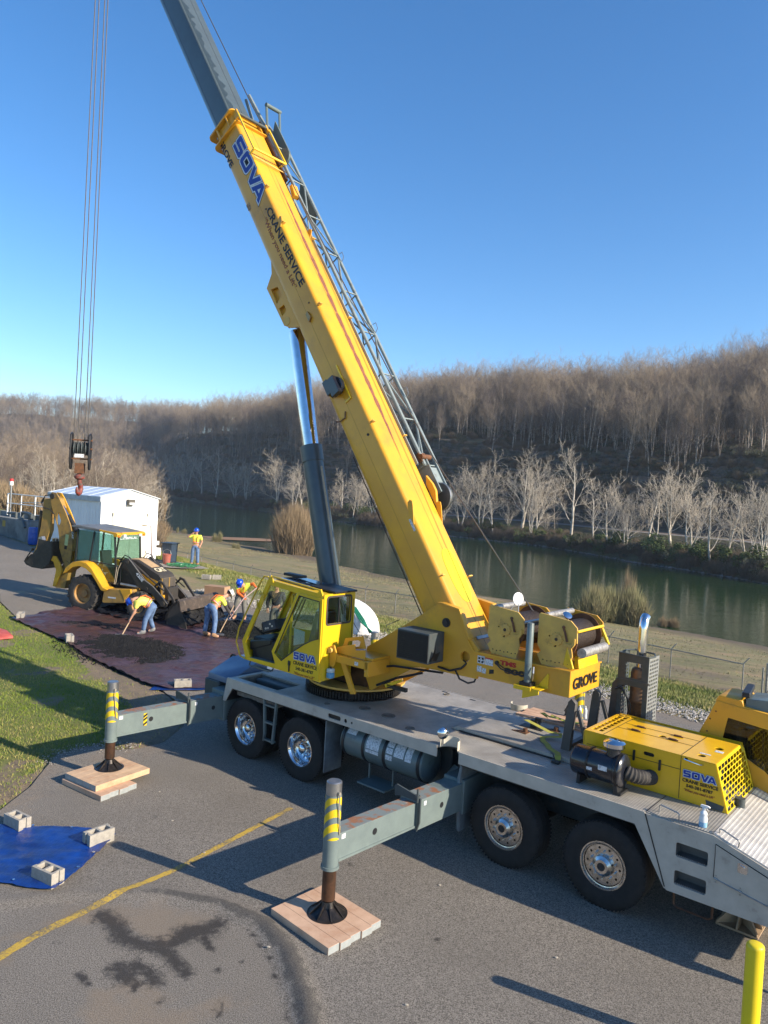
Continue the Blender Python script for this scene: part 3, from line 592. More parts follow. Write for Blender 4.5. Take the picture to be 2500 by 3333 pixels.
# --- tank, mud flaps, ladder, step
b = MB(); b.lathe([(0, 2.34), (.20, 2.35), (.27, 2.38), (.285, 2.42), (.285, 4.02), (.27, 4.06), (.2, 4.09), (0, 4.1)], (0, -.95, .95), X3, 40); tk = b.build('hydraulic_tank', GRYB, CR)
for x in (2.42, 2.86, 3.30, 3.98):
    b = MB(); b.lathe([(.285, x), (.296, x), (.296, x+.05), (.285, x+.05)], (0, -.95, .95), X3, 40); b.build('strap', BLACK, tk)
def tank_label(x0, x1, t0, t1):
    b = MB(); vs = []; N = 6; r = .2885
    for i in range(N+1):
        t = t0+(t1-t0)*i/N; vs += [(x, -.95-r*math.cos(t), .95+r*math.sin(t)) for x in (x0, x1)]
    b.add(vs, [(2*i, 2*i+1, 2*i+3, 2*i+2) for i in range(N)]); b.build('paper_label', STICK, tk)
for q in ((2.50, 2.70, .55, .95), (2.95, 3.22, .1, .95), (2.95, 3.22, -.12, .06), (3.37, 3.5, .55, .95), (3.37, 3.5, .2, .5), (3.37, 3.5, -.15, .12), (3.53, 3.72, .15, 1.0), (3.75, 3.87, .1, .95)): tank_label(*q)
b = MB(); b.box(2.08, 2.10, -1.28, -.86, .33, 1.24); b.build('mud_flap', mat('grey_mud_flap', (.17, .20, .21), .6, 0, (.11, .12, .13), 5), CR)
b = MB(); b.prism([(4.80, 1.24), (4.76, 1.0), (4.80, .27), (4.85, .27), (4.81, 1.0), (4.84, 1.24)], -1.28, -.85); b.build('mud_flap', MATS['grey_mud_flap'], CR)
ld = MB()
for x0, x1 in ((.52, .57), (.85, .80)): ld.prism([(x0-.02, 1.27), (x0+.02, 1.27), (x1+.02, .62), (x1+.0, .48), (x1-.03, .48), (x1-.02, .62)], -1.30, -1.25)
lad = ld.build('ladder', GRYB, CR, .003)
for z in (1.13, .82, .5): b = MB(); b.box(.56, .82, -1.30, -1.23, z, z+.03); b.build('rung', GRYB, lad)
b = MB(); b.box(2.82, 3.40, -1.25, -.85, .37, .40); b.box(2.84, 2.87, -1.0, -.97, .40, .7); b.box(3.34, 3.37, -1.0, -.97, .40, .7); b.build('hanging_step', GRYB, CR, .004)
b = MB(); b.cyl((4.28, -1.02, .62), (4.42, -.75, .95), .075, n=20); b.lathe([(.05, -.002), (.075, -.002)], (4.28, -1.02, .62), (-.3, -.6, -.75)); b.build('outrigger_hose_tube', GRYB, CR)
# --- outriggers
YBK = mat('yellow_stripe', (.74, .52, .02), .4)
def stripes(b, x, y, z0, z1, r, n):   # oblique yellow bands round a post
    step = (z1-z0)/n; N = 32
    for k in range(-1, n+1):
        vs = []
        for i in range(N+1):
            t = 2*PI*i/N; base = z0+step*k+.11*math.cos(t+.5)
            for q in (0, step*.56): vs.append((x+(r+.002)*math.cos(t), y+(r+.002)*math.sin(t), min(max(base+q, z0), z1)))
        if max(v[2] for v in vs)-min(v[2] for v in vs) > .02: b.add(vs, [(2*i, 2*i+2, 2*i+3, 2*i+1) for i in range(N)])
def jack(x, y, zt, zc, zr, par, topcap=.155):
    b = MB(); b.lathe([(0, zt), (.08, zt), (.092, zt-.01), (.092, zt-topcap)], (x, y, 0), Z3, 28); j0 = b.build('jack_cap', STEEL, par)
    b = MB(); b.lathe([(.094, zt-topcap), (.096, zt-topcap-.01), (.096, zc), (.11, zc), (.11, zc-.035), (.085, zc-.04), (.0, zc-.04)], (x, y, 0), Z3, 28); b.build('jack_tube', OUTG, par)
    b = MB(); stripes(b, x, y, zt-topcap-.52, zt-topcap-.02, .0955, 3); b.build('hazard_stripe', YBK, par)
    b = MB(); b.cyl((x, y, zc-.04), (x, y, zr), .082, n=24); b.cyl((x, y, zr), (x, y, zr-.05), .05, n=20); b.build('jack_rod', GREASE, par)
    b = MB(); b.lathe([(0, zr-.0), (.07, zr-.02), (.09, zr-.08), (.20, zr-.155), (.235, zr-.165), (.24, zr-.165), (.24, zr-.18), (0, zr-.18)], (x, y, 0), Z3, 36); 
    for i in range(8):
        t = 2*PI*i/8+.2; M_ = Matrix.Translation((x, y, 0)) @ Matrix.Rotation(t, 4, 'Z'); b.prism([(.05, zr-.03), (.08, zr-.03), (.22, zr-.155), (.22, zr-.17), (.05, zr-.17)], -.006, .006, 'y', 0, M_)
    b.build('jack_float', OIL, par)
    b = MB(); b.cyl((x+.095, y-.02, zt-.12), (x+.12, y-.02, zt-.12), .018, n=12); b.tube([(x+.115, y-.02, zt-.12), (x+.125, y-.03, zt-.2), (x+.11, y-.02, zt-.3), (x+.118, y, zt-.5), (x+.10, y+.02, zt-.62)], .007, 6); b.build('jack_hose', mat('pale_hose', (.30, .27, .22), .6), par)
def outrigger(x0, x1, yj, xj, zt, zc, zr, zo, zi, h, ysl, yin, s=-1, hy=.0, label=None):
    pe = D.objects.new('outrigger', None); COL.objects.link(pe); pe.parent = CR
    if label: pe['label'] = label
    def Z(y, inner=0): t = (abs(y)-abs(yin))/(abs(yj)-abs(yin)); return zi+(zo-zi)*t
    ye = yj-s*.09
    bm_ = []
    b = MB(); za, zb = Z(ye), Z(ysl)
    vs = [(x, y, z+d) for x in (x0, x1) for (y, z) in ((ye, za), (ysl+s*-.3, Z(ysl-s*.3))) for d in (0, h)]
    F6 = [(0, 1, 3, 2), (4, 6, 7, 5), (0, 4, 5, 1), (2, 3, 7, 6), (0, 2, 6, 4), (1, 5, 7, 3)]
    b.add(vs, F6); bo = b.build('outrigger_beam', OUTG, pe, .006)
    g2 = .035; vs = [(x, y, z+d) for x in (x0-g2, x1+g2) for (y, z) in ((ysl, Z(ysl)-g2), (yin, Z(yin)-g2)) for d in (0, h+2*g2)]
    b = MB(); b.add(vs, F6); b.build('beam_sleeve', OUTG, pe, .006)
    # rust worn top, bottom flange and hole
    b = MB(); vs = [(x, y, z+h+d) for x in (x0+.004, x1-.004) for (y, z) in ((ye+s*-.01, Z(ye)), (ysl, Z(ysl))) for d in (.001, .003)]; b.add(vs, F6); b.build('worn_top_strip', RUSTY_TOP, pe)
    vs = [(x, y, z+h+g2+d) for x in (x0-g2+.004, x1+g2-.004) for (y, z) in ((ysl-s*.08, Z(ysl-s*.08)), (ysl-s*.62, Z(ysl-s*.62))) for d in (.001, .003)]; b = MB(); b.add(vs, F6); b.build('worn_top_strip', RUSTY_TOP, pe)
    b = MB(); vs = [(x, y, z+d) for x in (x1+.001, x1+.012) for (y, z) in ((ye, Z(ye)), (ysl, Z(ysl))) for d in (0, .03)]; b.add(vs, F6); b.build('bottom_flange', OUTG, pe)
    yh = yj-s*.75; b = MB(); b.cyl((x1+.001, yh, Z(yh)+h*.55), (x1+.004, yh, Z(yh)+h*.55), .042, n=24); b.build('beam_hole', BLACK, pe)
    yh = ysl-s*.55; b = MB(); b.cyl((x1+g2+.001, yh, Z(yh)+h*.55), (x1+g2+.004, yh, Z(yh)+h*.55), .04, n=24); b.build('beam_hole', BLACK, pe)
    # stop plate and pin
    b = MB(); b.prism([(x0-.12, Z(ysl)+h+.0), (x0-.14, Z(ysl)+h+.13), (x0-.1, Z(ysl)+h+.16), (x1+.02, Z(ysl)+h+.10), (x1+.075, Z(ysl)+h+.07), (x1+.075, Z(ysl)+.25*h), (x1+.03, Z(ysl)-.05), (x1+.03, Z(ysl)+h+.03), (x0, Z(ysl)+h+.03)], ysl-s*-.012, ysl-s*.012)
    b.cyl((x1+.03, ysl+s*.02, Z(ysl)+h+.02), (x1+.03, ysl+s*.02, Z(ysl)+h+.2), .016); b.cyl((x1+.03, ysl+s*.02, Z(ysl)+h+.09), (x1+.03, ysl+s*.02, Z(ysl)+h+.12), .034)
    b.build('stop_plate', DKGR, pe)
    b = MB(); b.box(x1+.002, x1+.004, min(yj-s*.13, yj-s*.2), max(yj-s*.13, yj-s*.2), Z(yj)+h-.08, Z(yj)+h-.02); b.box(x1+g2+.002, x1+g2+.004, min(ysl-s*.12, ysl-s*.18), max(ysl-s*.12, ysl-s*.18), Z(ysl)+h-.06, Z(ysl)+h); b.build('paper_label', STICK, pe)
    jack(xj, yj, zt, zc, zr, pe)
    if x1 < 0 and s < 0:
        b = MB(); b.box(x1+.002, x1+.004, yj+.60, yj+.67, Z(yj)+.08, Z(yj)+.30); hp = b.build('hazard_patch', YBK, pe)
        b = MB(); [b.prism([(yj+.60, Z(yj)+.08+q), (yj+.67, Z(yj)+.12+q), (yj+.67, Z(yj)+.16+q), (yj+.60, Z(yj)+.12+q)], x1+.004, x1+.0055, 'x') for q in (0, .08, .14)]; b.build('black_stripe', INKB, hp)
    return pe
outrigger(4.56, 4.80, -3.90, 4.76, 1.68, .68, .275, .70, .56, .33, -2.3, -.5, -1, label='near front outrigger with rust worn beam top')
outrigger(-.95, -.70, -3.57, -.72, 1.67, .69, .37, .71, .62, .36, -2.05, -.5, -1, label='near rear outrigger reaching over the lawn edge')
outrigger(4.36, 4.60, 3.30, 4.50, 1.62, .66, .275, .70, .56, .33, 2.1, .5, 1)
outrigger(-1.1, -.86, 3.55, -1.0, 1.70, .69, .37, .71, .62, .36, 2.05, .5, 1)
b = MB(); b.box(4.50, 4.86, -1.24, 1.24, .50, 1.0); b.box(-1.02, -.62, -1.28, 1.28, .56, 1.12); b.build('outrigger_housing', OUTG, CR, .01)
# rear wedge shaped box and tail
b = MB(); b.prism([(-1.08, 1.20), (-1.08, 1.32), (-.5, 1.56), (.6, 1.56), (.6, 1.20)], -1.42, -.66, 'x'); b.build('rear_wedge_box', mat('blue_grey_paint', (.10, .15, .24), .4, 0, (.08, .12, .20), 3, coat=.2), CR, .01)
b = MB(); b.box(-1.5, -1.05, -1.1, 1.0, .55, 1.2); b.cyl((-1.5, -.6, .9), (-1.5, 1.0, .9), .12); b.build('rear_tow_structure', DKGR, CR, .02)
b = MB(); b.lathe([(.06, 0), (.09, 0), (.09, .03), (.06, .03), (.06, 0)], (-1.46, -.45, 1.5), (0, 1, 0), 24); b.build('tow_ring', BLACK, CR)
# --- front body panel (near) with steps, door, sloped top
body = [(7.50, 1.405), (8.28, 1.405), (8.86, 1.22), (9.9, .88), (9.9, .42), (9.4, .46), (8.89, .60), (7.80, .585), (7.79, .60)]
for s in (-1, 1):
    holes = [rrect(7.88, 8.24, 1.02, 1.19, .025), rrect(7.88, 8.24, .69, .86, .025)]
    bp_ = pl('front_body_panel', body, holes, s*1.31, .018, FASC)
    for (z0, z1) in ((1.02, 1.19), (.69, .86)):
        b = MB(); y0, y1 = sorted((s*1.295, s*1.12)); b.box(7.87, 8.25, y0, y1, z0-.012, z0); b.box(7.87, 8.25, y0 if s > 0 else y1-.01, y0+.01 if s > 0 else y1, z0, z1+.01); b.box(7.86, 7.875, y0, y1, z0, z1+.01); b.box(8.245, 8.26, y0, y1, z0, z1+.01); b.box(7.87, 8.25, y0, y1, z1, z1+.012)
        b.build('step_recess', mat('dusky_step', (.16, .15, .14), .6), bp_)
        b = MB()
        for i in range(16): b.prism([(7.885+i*.022, z0), (7.896+i*.022, z0+.018), (7.907+i*.022, z0)], min(s*1.30, s*1.29), max(s*1.30, s*1.29))
        b.build('step_teeth', STEEL, bp_)
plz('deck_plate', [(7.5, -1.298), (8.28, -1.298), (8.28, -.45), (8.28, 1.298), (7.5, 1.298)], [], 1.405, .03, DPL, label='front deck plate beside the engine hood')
b = MB(); b.box(7.497, 7.505, -1.3, -.6, 1.42, 1.424); b.build('deck_seam', BLACK, CR)
me = MB(); me.prism([(8.28, 1.425), (8.86, 1.24), (9.9, .90), (9.9, .86), (8.86, 1.20), (8.28, 1.385)], -1.30, 1.30); me.build('sloped_fender_top', DPLB, CR)
pn = [(8.32, 1.31), (8.86, 1.13), (9.5, .92), (9.5, .72), (8.32, .935)]
pl('locker_door', pn, [], -1.324, .008, FASC)
b = MB()
for (x, z) in ((8.34, .925), (8.60, .88), (8.9, .83)): b.cyl((x-.02, -1.33, z+.01), (x+.02, -1.33, z), .012, n=8); b.cyl((x, -1.335, z+.04), (x, -1.325, z+.04), .008, n=8); b.cyl((x, -1.335, z-.035), (x, -1.325, z-.035), .008, n=8)
b.tube([(8.32, -1.331, .93), (9.5, -1.331, .72)], .007, 6); b.build('door_hinge', STEEL, CR)
b = MB(); b.prism(rrect(8.56, 8.66, 1.09, 1.20, .02), -1.333, -1.328); b.cyl((8.61, -1.34, 1.145), (8.61, -1.33, 1.145), .03, n=16); b.box(8.585, 8.60, -1.342, -1.333, 1.10, 1.18); b.build('door_latch', CHR, CR)
b = MB(); b.prism([(7.495, 1.40), (7.508, 1.40), (7.785, .62), (7.772, .62)], -1.326, -1.320); b.build('panel_seam', INKB, CR)
b = MB(); b.tube([(8.315, -1.323, .935), (8.315, -1.323, 1.315), (8.86, -1.323, 1.135), (9.5, -1.323, .925)], .006, 4); b.build('door_seam', INKB, CR)
def rail(name, pts, r, m_, par=CR):
    b = MB(); b.tube(pts, r, 8); return b.build(name, m_, par)
rail('grab_handle', [(7.62, -1.18, 1.42), (7.62, -1.18, 1.50), (7.64, -1.19, 1.515), (7.86, -1.27, 1.515), (7.88, -1.27, 1.50), (7.88, -1.27, 1.42)], .009, STEEL)
rail('grab_handle', [(8.32, -1.22, 1.40), (8.33, -1.24, 1.47), (8.36, -1.26, 1.48), (8.54, -1.28, 1.42), (8.55, -1.28, 1.40), (8.54, -1.28, 1.33)], .009, STEEL)
rail('boarding_rung', [(7.87, -1.27, .60), (7.88, -1.27, .44), (7.92, -1.27, .41), (8.27, -1.27, .41), (8.31, -1.27, .44), (8.31, -1.27, .60)], .014, GREASE)
# --- engine hood
hd = D.objects.new('engine_hood', None); COL.objects.link(hd); hd.parent = CR
side = [(6.36, 1.425), (6.36, 1.985), (8.07, 1.985), (8.235, 1.425)]
pl('hood_side', side, [rrect(7.18, 7.32, 1.865, 1.915, .024), circ(7.29, 1.60, .10, 28), circ(7.72, 1.955, .022, 14)], -.60, .012, YHOOD, hd)
pl('hood_side', side, [], .62, .012, YHOOD, hd)
slots = [rrect(6.405+j*.085, 6.475+j*.085, -.49+i*.118, -.395+i*.118, .008, 1) for j in (0, 1) for i in range(9)]
plz('hood_top', [(6.355, -.606), (8.07, -.606), (8.07, .45), (6.355, .50)], slots+[circ(7.22, -.03, .048, 20), circ(7.93, .05, .055, 20), circ(7.85, -.42, .05, 20)], 1.985, .012, YHOOD, hd)
b = MB(); b.prism([(.46, 1.992), (.62, 1.93), (.62, 1.918), (.46, 1.98)], 6.36, 8.08, 'x'); b.build('dusty_hood_edge', mat('dusty_olive_paint', (.24, .20, .05), .6, 0, (.18, .15, .05), 8), hd)
gx = Vector((.165, 0, -.56)).normalized()
gh = []
for r_ in range(9):
    zz = .04+r_*.0605
    off = .07 if r_ % 2 else 0
    for i in range(9):
        y_ = -.565+i*.134+off
        x_e = min(y_+.116, .585)
        if x_e-y_ > .05 and y_ < .5+(.1 if zz > .1 else -.05): gh.append(rrect(y_, x_e, -zz-.050, -zz, .006, 1))
plate('radiator_grille', [(-.60, 0), (.50, 0), (.62, -.07), (.62, -.60), (-.60, -.60)], gh, (8.075, 0, 1.985), Y3, tuple(-gx), .006, mat('bright_yellow_grille', (.78, .56, .01), .4), hd)
b = MB(); b.box(6.45, 7.95, -.56, .58, 1.45, 1.9); b.build('engine_block', BLACK, hd)  # black box added to stand in for the dark under the hood
b = MB(); b.box(6.34, 6.352, -.6, .6, 1.43, 1.97); b.build('hood_rear_plate', YHOOD, hd)
for (x, z0, z1) in ((7.06, 1.76, 1.90), (7.40, 1.72, 1.86)): b = MB(); b.prism(rrect(x-.014, x+.014, z0, z1, .012), -.625, -.608); b.build('rubber_latch', BLACK, hd)
b = MB(); b.box(6.4, 7.66, -.6105, -.607, 1.805, 1.811); b.box(7.655, 7.661, -.6105, -.607, 1.44, 1.98); b.box(6.62, 7.66, .16, .166, 1.992, 1.9945); b.box(6.62, 7.66, -.12, -.114, 1.992, 1.9945); b.box(7.655, 7.661, -.6, .45, 1.992, 1.9945); b.box(6.62, 6.626, -.6, .45, 1.992, 1.9945); b.build('panel_seam', INKB, hd)
for (x, y) in ((6.86, .13), (6.86, -.08), (7.37, .13), (7.37, -.08)):
    b = MB(); b.box(x-.05, x+.05, y-.016, y+.016, 1.993, 2.012); b.box(x+.05, x+.075, y-.01, y+.01, 1.993, 2.005); b.cyl((x-.12, y, 2.0), (x-.05, y, 2.0), .004, n=6); b.build('hood_latch', RUST, hd)
rail('grab_handle', [(7.70, -.61, 1.955), (7.71, -.65, 1.965), (7.73, -.66, 1.965), (7.90, -.66, 1.945), (7.92, -.65, 1.945), (7.93, -.61, 1.94)], .008, CHR, hd)
b = MB(); b.box(7.92, 8.02, -.13, -.05, 1.992, 1.994); b.box(7.80, 7.93, -.34, -.30, 1.992, 1.994); b.build('paper_label', STICK, hd)
b = MB(); b.prism([(8.0, 1.43), (8.18, 1.43), (8.2, 1.5), (7.98, 1.52)], -.612, -.608); b.build('grey_patch', DKGR, hd)
# SOVA lettering block: wide block capitals with white and black outlines
SG = [([(.10, 1), (1.12, 1), (1.12, .75), (.37, .75), (.33, .71), (.33, .66), (.37, .62), (1.05, .62), (1.15, .52), (1.15, .10), (1.05, 0), (.02, 0), (.02, .25), (.78, .25), (.82, .29), (.82, .34), (.78, .38), (.10, .38), (0, .48), (0, .90)][::-1],),
      (rrect(1.30, 2.52, 0, 1, .2), rrect(1.62, 2.20, .26, .74, .08)),
      ([(2.60, 1), (2.94, 1), (3.26, .38), (3.58, 1), (3.92, 1), (3.42, 0), (3.10, 0)][::-1],),
      ([(3.62, 0), (4.14, 1), (4.48, 1), (4.98, 0), (4.66, 0), (4.58, .17), (4.04, .17), (3.96, 0)][::-1], [(4.15, .38), (4.47, .38), (4.31, .70)])]
def sova(par, o, xa, ya, w, h, lift=.004):
    xa = Vector(xa).normalized(); ya = Vector(ya).normalized(); za = xa.cross(ya).normalized()
    for nm, mt, off, lf in (('lettering_outline', INKB, .115, 0), ('lettering_outline', INKW, .085, .0016), ('lettering', INKBLUE, .0, .0032)):
        for gl in SG:
            lp = [[Vector(p) for p in q] for q in gl]; res = []
            for qi, q in enumerate(lp):   # offset polygon outwards
                n = len(q); out = []; ar = sum(q[i].x*q[(i+1) % n].y-q[(i+1) % n].x*q[i].y for i in range(n)); sg = (1 if ar > 0 else -1)*(1 if qi == 0 else -1)
                for i in range(n):
                    e0 = (q[i]-q[i-1]).normalized(); e1 = (q[(i+1) % n]-q[i]).normalized(); n0 = Vector((e0.y, -e0.x)); n1 = Vector((e1.y, -e1.x)); m_ = (n0+n1); m_ = m_.normalized() if m_.length > .1 else n0; k = 1/max(.45, m_.dot(n0)); out.append(q[i]+m_*off*sg*k)
                if qi == 1 and off > .06: a2 = sum(out[i].x*out[(i+1) % n].y-out[(i+1) % n].x*out[i].y for i in range(n)); 
                if qi == 1 and off > .06 and (a2*ar < 0 or abs(a2) < .02): continue
                res.append([(p.x, p.y) for p in out])
            me = curve_mesh(res, .0008/h*.5); me.materials.clear(); me.materials.append(mt); me.transform(Matrix.Diagonal((w/4.98, h, h, 1)))
            finish(nm, me, par, 0, Matrix.Translation(za*(lift+lf)) @ frame_mat(o, xa, ya))
def signblock(par, o, xa, ya, w, h0, g, small=True):
    """o: lower-left of SOVA; further lines go below"""
    xa = Vector(xa); ya = Vector(ya); o = Vector(o); sova(par, o+xa*.02*w, xa, ya, w*.92, h0)
    lettering('lettering', 'CRANE SERVICE', INKB, par, o-ya*(g*1.55), xa, ya, w, g*.98, .028)
    lettering('lettering', '540-381-8787', INKB, par, o-ya*(g*3.0)+xa*w*.12, xa, ya, w*.74, g*.92, .028)
    lettering('lettering', '\u201cWhen you need a Lift\u201d', INKR, par, o-ya*(g*4.3)+xa*w*.06, xa, ya, w*.86, g*.80, .01, .3)
signblock(hd, (7.69, -.607, 1.735), X3, Z3, .43, .085, .042)
# air cleaner
ac = MB(); ac.lathe([(0, 6.40), (.17, 6.40), (.19, 6.42), (.195, 6.45), (.195, 6.98), (.21, 6.99), (.21, 7.06), (.19, 7.08), (.14, 7.1), (0, 7.1)], (0, -.95, 1.70), X3, 36); aco = ac.build('air_cleaner', BLKM, CR)
b = MB(); b.cyl((6.92, -.95, 1.85), (6.92, -.95, 1.98), .10, .085, 24); b.build('intake_neck', BLKM, aco)
b = MB(); b.lathe([(0, 2.075), (.06, 2.072), (.12, 2.055), (.14, 2.04), (.142, 1.99), (.13, 1.975), (.05, 1.97)], (6.92, -.95, 0), Z3, 36); b.build('rain_cap', CHR, aco)
b = MB(); 
for x in (6.62, 6.98): b.lathe([(.198, x), (.206, x), (.206, x+.025), (.198, x+.025)], (0, -.95, 1.70), X3, 36)
b.lathe([(.212, 7.015), (.219, 7.015), (.219, 7.035), (.212, 7.035)], (0, -.95, 1.70), X3, 36); b.build('clamp_band', OIL, aco)
b = MB(); b.prism([(7.0, 1.425), (7.0, 1.6), (7.03, 1.6), (7.06, 1.46), (7.1, 1.46), (7.1, 1.425)], -1.1, -.85); b.prism([(6.5, 1.425), (6.5, 1.55), (6.54, 1.55), (6.54, 1.425)], -1.1, -.85); b.build('mount_bracket', BLACK, aco)
b = MB(); pts = []; rr = []
for i in range(21):
    t = i/20; pts.append((7.10+.20*math.sin(t*PI*.5), -.95+.36*(1-math.cos(t*PI*.5)), 1.70-.10*t)); rr.append(.088+(.008 if i % 2 else -.004))
b.tube(pts, rr, 20); b.build('intake_hose', RUBD, aco)
b = MB(); b.box(6.62, 6.72, -1.147, -1.142, 1.66, 1.70); b.box(6.80, 6.92, -1.147, -1.142, 1.70, 1.76); b.build('paper_label', STICK, aco)
# --- boom rest and exhaust rack
b = MB()
for s in (-1, 1):
    b.prism([(5.82, 1.42), (5.96, 1.42), (6.02, 2.2), (5.95, 2.26), (5.90, 2.2)], s*.42+.25-.04, s*.42+.25+.04); b.tube([(6.05, s*.42+.25, 2.1), (6.28, s*.42+.25, 1.42)], .035, 4)
b.box(5.86, 5.94, -.2, .7, 1.5, 1.56); b.build('boom_rest', mat('warm_dark_grey', (.09, .085, .08), .5, 0, (.07, .065, .06), 4), CR, .004)
b = MB(); b.prism([(6.05, 1.42), (6.16, 1.42), (6.26, 2.3), (6.34, 2.42), (6.20, 2.46), (6.12, 2.36)], .84, .92); b.build('boom_rest_arm', MATS['warm_dark_grey'], CR, .004)
ex = D.objects.new('exhaust_stack', None); COL.objects.link(ex); ex.parent = CR
b = MB(); b.lathe([(0, 1.43), (.13, 1.43), (.14, 1.5), (.14, 2.1), (.15, 2.12), (.15, 2.16), (.14, 2.18), (.14, 2.55), (.12, 2.62), (.06, 2.66), (.06, 2.8)], (6.48, 1.02, 0), Z3, 28); b.build('muffler', mat('heat_stained_steel', (.24, .15, .09), .5, .7, (.12, .08, .06), 7, dirt=(.3, .24, .18), dscale=5), ex)
b = MB(); pts = [(6.48, 1.02, 2.62), (6.48, 1.02, 3.24), (6.48, 1.035, 3.32), (6.475, 1.07, 3.38), (6.47, 1.13, 3.41)]; b.tube(pts, .072, 24, caps=False); b.tube(pts, .067, 24, caps=False); b.build('chrome_pipe', CHR, ex)
GUARD = mat('guard_grey', (.30, .31, .30), .45, .3)
hs = [rrect(.84+i*.072, .84+i*.072+.05, 1.66+j*.058, 1.66+j*.058+.036, .01, 1) for i in range(5) for j in range(20)]
plx('heat_guard', [(.80, 1.43), (1.22, 1.43), (1.22, 2.84), (.80, 2.84)], hs, 6.68, .01, GUARD, ex)
pl('heat_guard', [(6.22, 1.43), (6.68, 1.43), (6.68, 2.84), (6.22, 2.86)], [rrect(6.28, 6.61, 1.5, 2.38, .03), rrect(6.33, 6.58, 2.5, 2.74, .02)], .80, .01, DKGR, ex)
plx('heat_guard', [(.80, 1.43), (1.22, 1.43), (1.22, 2.86), (.80, 2.86)], [rrect(.84+i*.072, .84+i*.072+.05, 1.66+j*.058, 1.66+j*.058+.036, .01, 1) for i in range(5) for j in range(20)], 6.22, .01, DKGR, ex)
b = MB(); b.box(6.20, 6.70, .78, .81, 2.44, 2.47); b.tube([(6.22, .80, 2.86), (6.68, .80, 2.85), (6.70, 1.0, 2.85), (6.62, 1.2, 2.85), (6.3, 1.24, 2.86), (6.22, 1.1, 2.86), (6.22, .80, 2.86)], .014, 6); b.build('guard_rim', DKGR, ex)
b = MB(); b.tube([(6.2, .78, 2.3), (6.3, .74, 2.36), (6.4, .76, 2.2), (6.42, .78, 2.0), (6.38, .78, 1.7)], .014, 6); b.tube([(6.24, .76, 2.34), (6.36, .72, 2.3), (6.46, .76, 2.1), (6.44, .78, 1.8)], .01, 6); b.build('hose', BLACK, ex)
# --- driver's cab at the far front corner
dc = D.objects.new('driver_cab', None); COL.objects.link(dc); dc.parent = CR
prof = [(7.46, 1.44), (7.50, 1.95), (7.70, 2.47), (9.55, 2.30), (9.75, 1.55), (9.75, .85), (8.25, .85), (8.22, 1.44)]
win = [(7.86, 2.27), (9.45, 2.12), (9.6, 1.6), (9.55, 1.35), (8.75, 1.35), (8.35, 1.66), (7.80, 1.93)]
pl('cab_side', prof, [win], .66, .02, YEL, dc, label='driver cab side facing the engine hood'); pl('cab_side', prof, [[(8.4, 2.2), (9.45, 2.1), (9.6, 1.5), (8.4, 1.5)]], 1.30, .02, YEL, dc)
pl('window_pane', win, [], .672, .006, GLASSK, dc)
b = MB(); b.box(7.46, 7.48, .67, 1.29, 1.44, 1.95); vs = [(7.48, .67, 1.95), (7.48, 1.29, 1.95), (7.70, 1.29, 2.47), (7.70, .67, 2.47), (7.50, .67, 1.95), (7.50, 1.29, 1.95), (7.72, 1.29, 2.46), (7.72, .67, 2.46)]
b.add(vs, [(0, 1, 2, 3), (4, 7, 6, 5), (0, 3, 7, 4), (1, 5, 6, 2), (0, 4, 5, 1), (3, 2, 6, 7)]); b.build('cab_rear_wall', YEL, dc)
b = MB(); b.prism([(7.68, 2.465), (7.72, 2.55), (8.02, 2.54), (8.05, 2.46), (9.55, 2.33), (9.55, 2.30), (7.70, 2.44)], .66, 1.31); b.build('cab_roof', YEL, dc, .008)
b = MB(); b.prism([(8.05, 2.44), (8.06, 2.56), (8.40, 2.60), (8.52, 2.40)], .72, 1.26); b.build('roof_air_conditioner', GRYB, dc, .006)
b = MB(); M_ = Matrix.Translation((8.02, .98, 2.60)) @ Matrix.Rotation(math.radians(8), 4, 'Z'); b.box(-.05, .05, -.30, .36, -.02, .05, 0, M_); lb = b.build('light_bar', BLACK, dc, .01)
b = MB()
for k in (-.2, -.02, .2): b.box(-.056, -.051, k-.05, k+.05, .0, .035, 0, M_)
b.build('lens', STICK, lb)
b = MB(); b.box(8.30, 8.32, .675, .69, 1.7, 2.24); b.box(8.62, 8.64, .675, .69, 1.45, 2.2); b.box(7.82, 9.5, .675, .69, 1.62, 1.66); b.box(7.80, 9.45, .675, .688, 2.16, 2.20); b.build('window_bar', BLACK, dc)
pl('cab_shade_liner', prof, [[(8.4, 2.2), (9.45, 2.1), (9.6, 1.5), (8.4, 1.5)]], 1.28, .01, BLACK, dc); b = MB(); b.box(7.50, 7.52, .69, 1.27, 1.46, 1.95); b.box(7.9, 9.6, .70, 1.27, 1.2, 1.22); b.prism([(7.74, 2.43), (9.5, 2.27), (9.5, 2.25), (7.74, 2.41)], .68, 1.27); b.build('cab_shade_liner', BLACK, dc)  # black sheets added inside to stand in for the shaded cab interior
b = MB(); b.box(7.9, 8.25, .8, 1.2, 1.5, 1.62); b.box(7.86, 7.98, .8, 1.2, 1.6, 2.1); b.build('seat', BLACK, dc, .03)
b = MB()
for (x, z) in ((7.60, 2.02), (7.63, 2.2), (7.70, 2.32), (7.57, 1.7)): b.cyl((x, .648, z), (x, .654, z), .012, n=10)
b.build('bolt', RUST, dc)
b = MB(); b.cyl((8.28, -.2, .92), (8.28, -.2, 1.52), .06, n=20); b.cyl((8.28, -.26, 1.40), (8.28, -.30, 1.40), .03, n=10); b.build('grey_front_post', DKGR, CR)
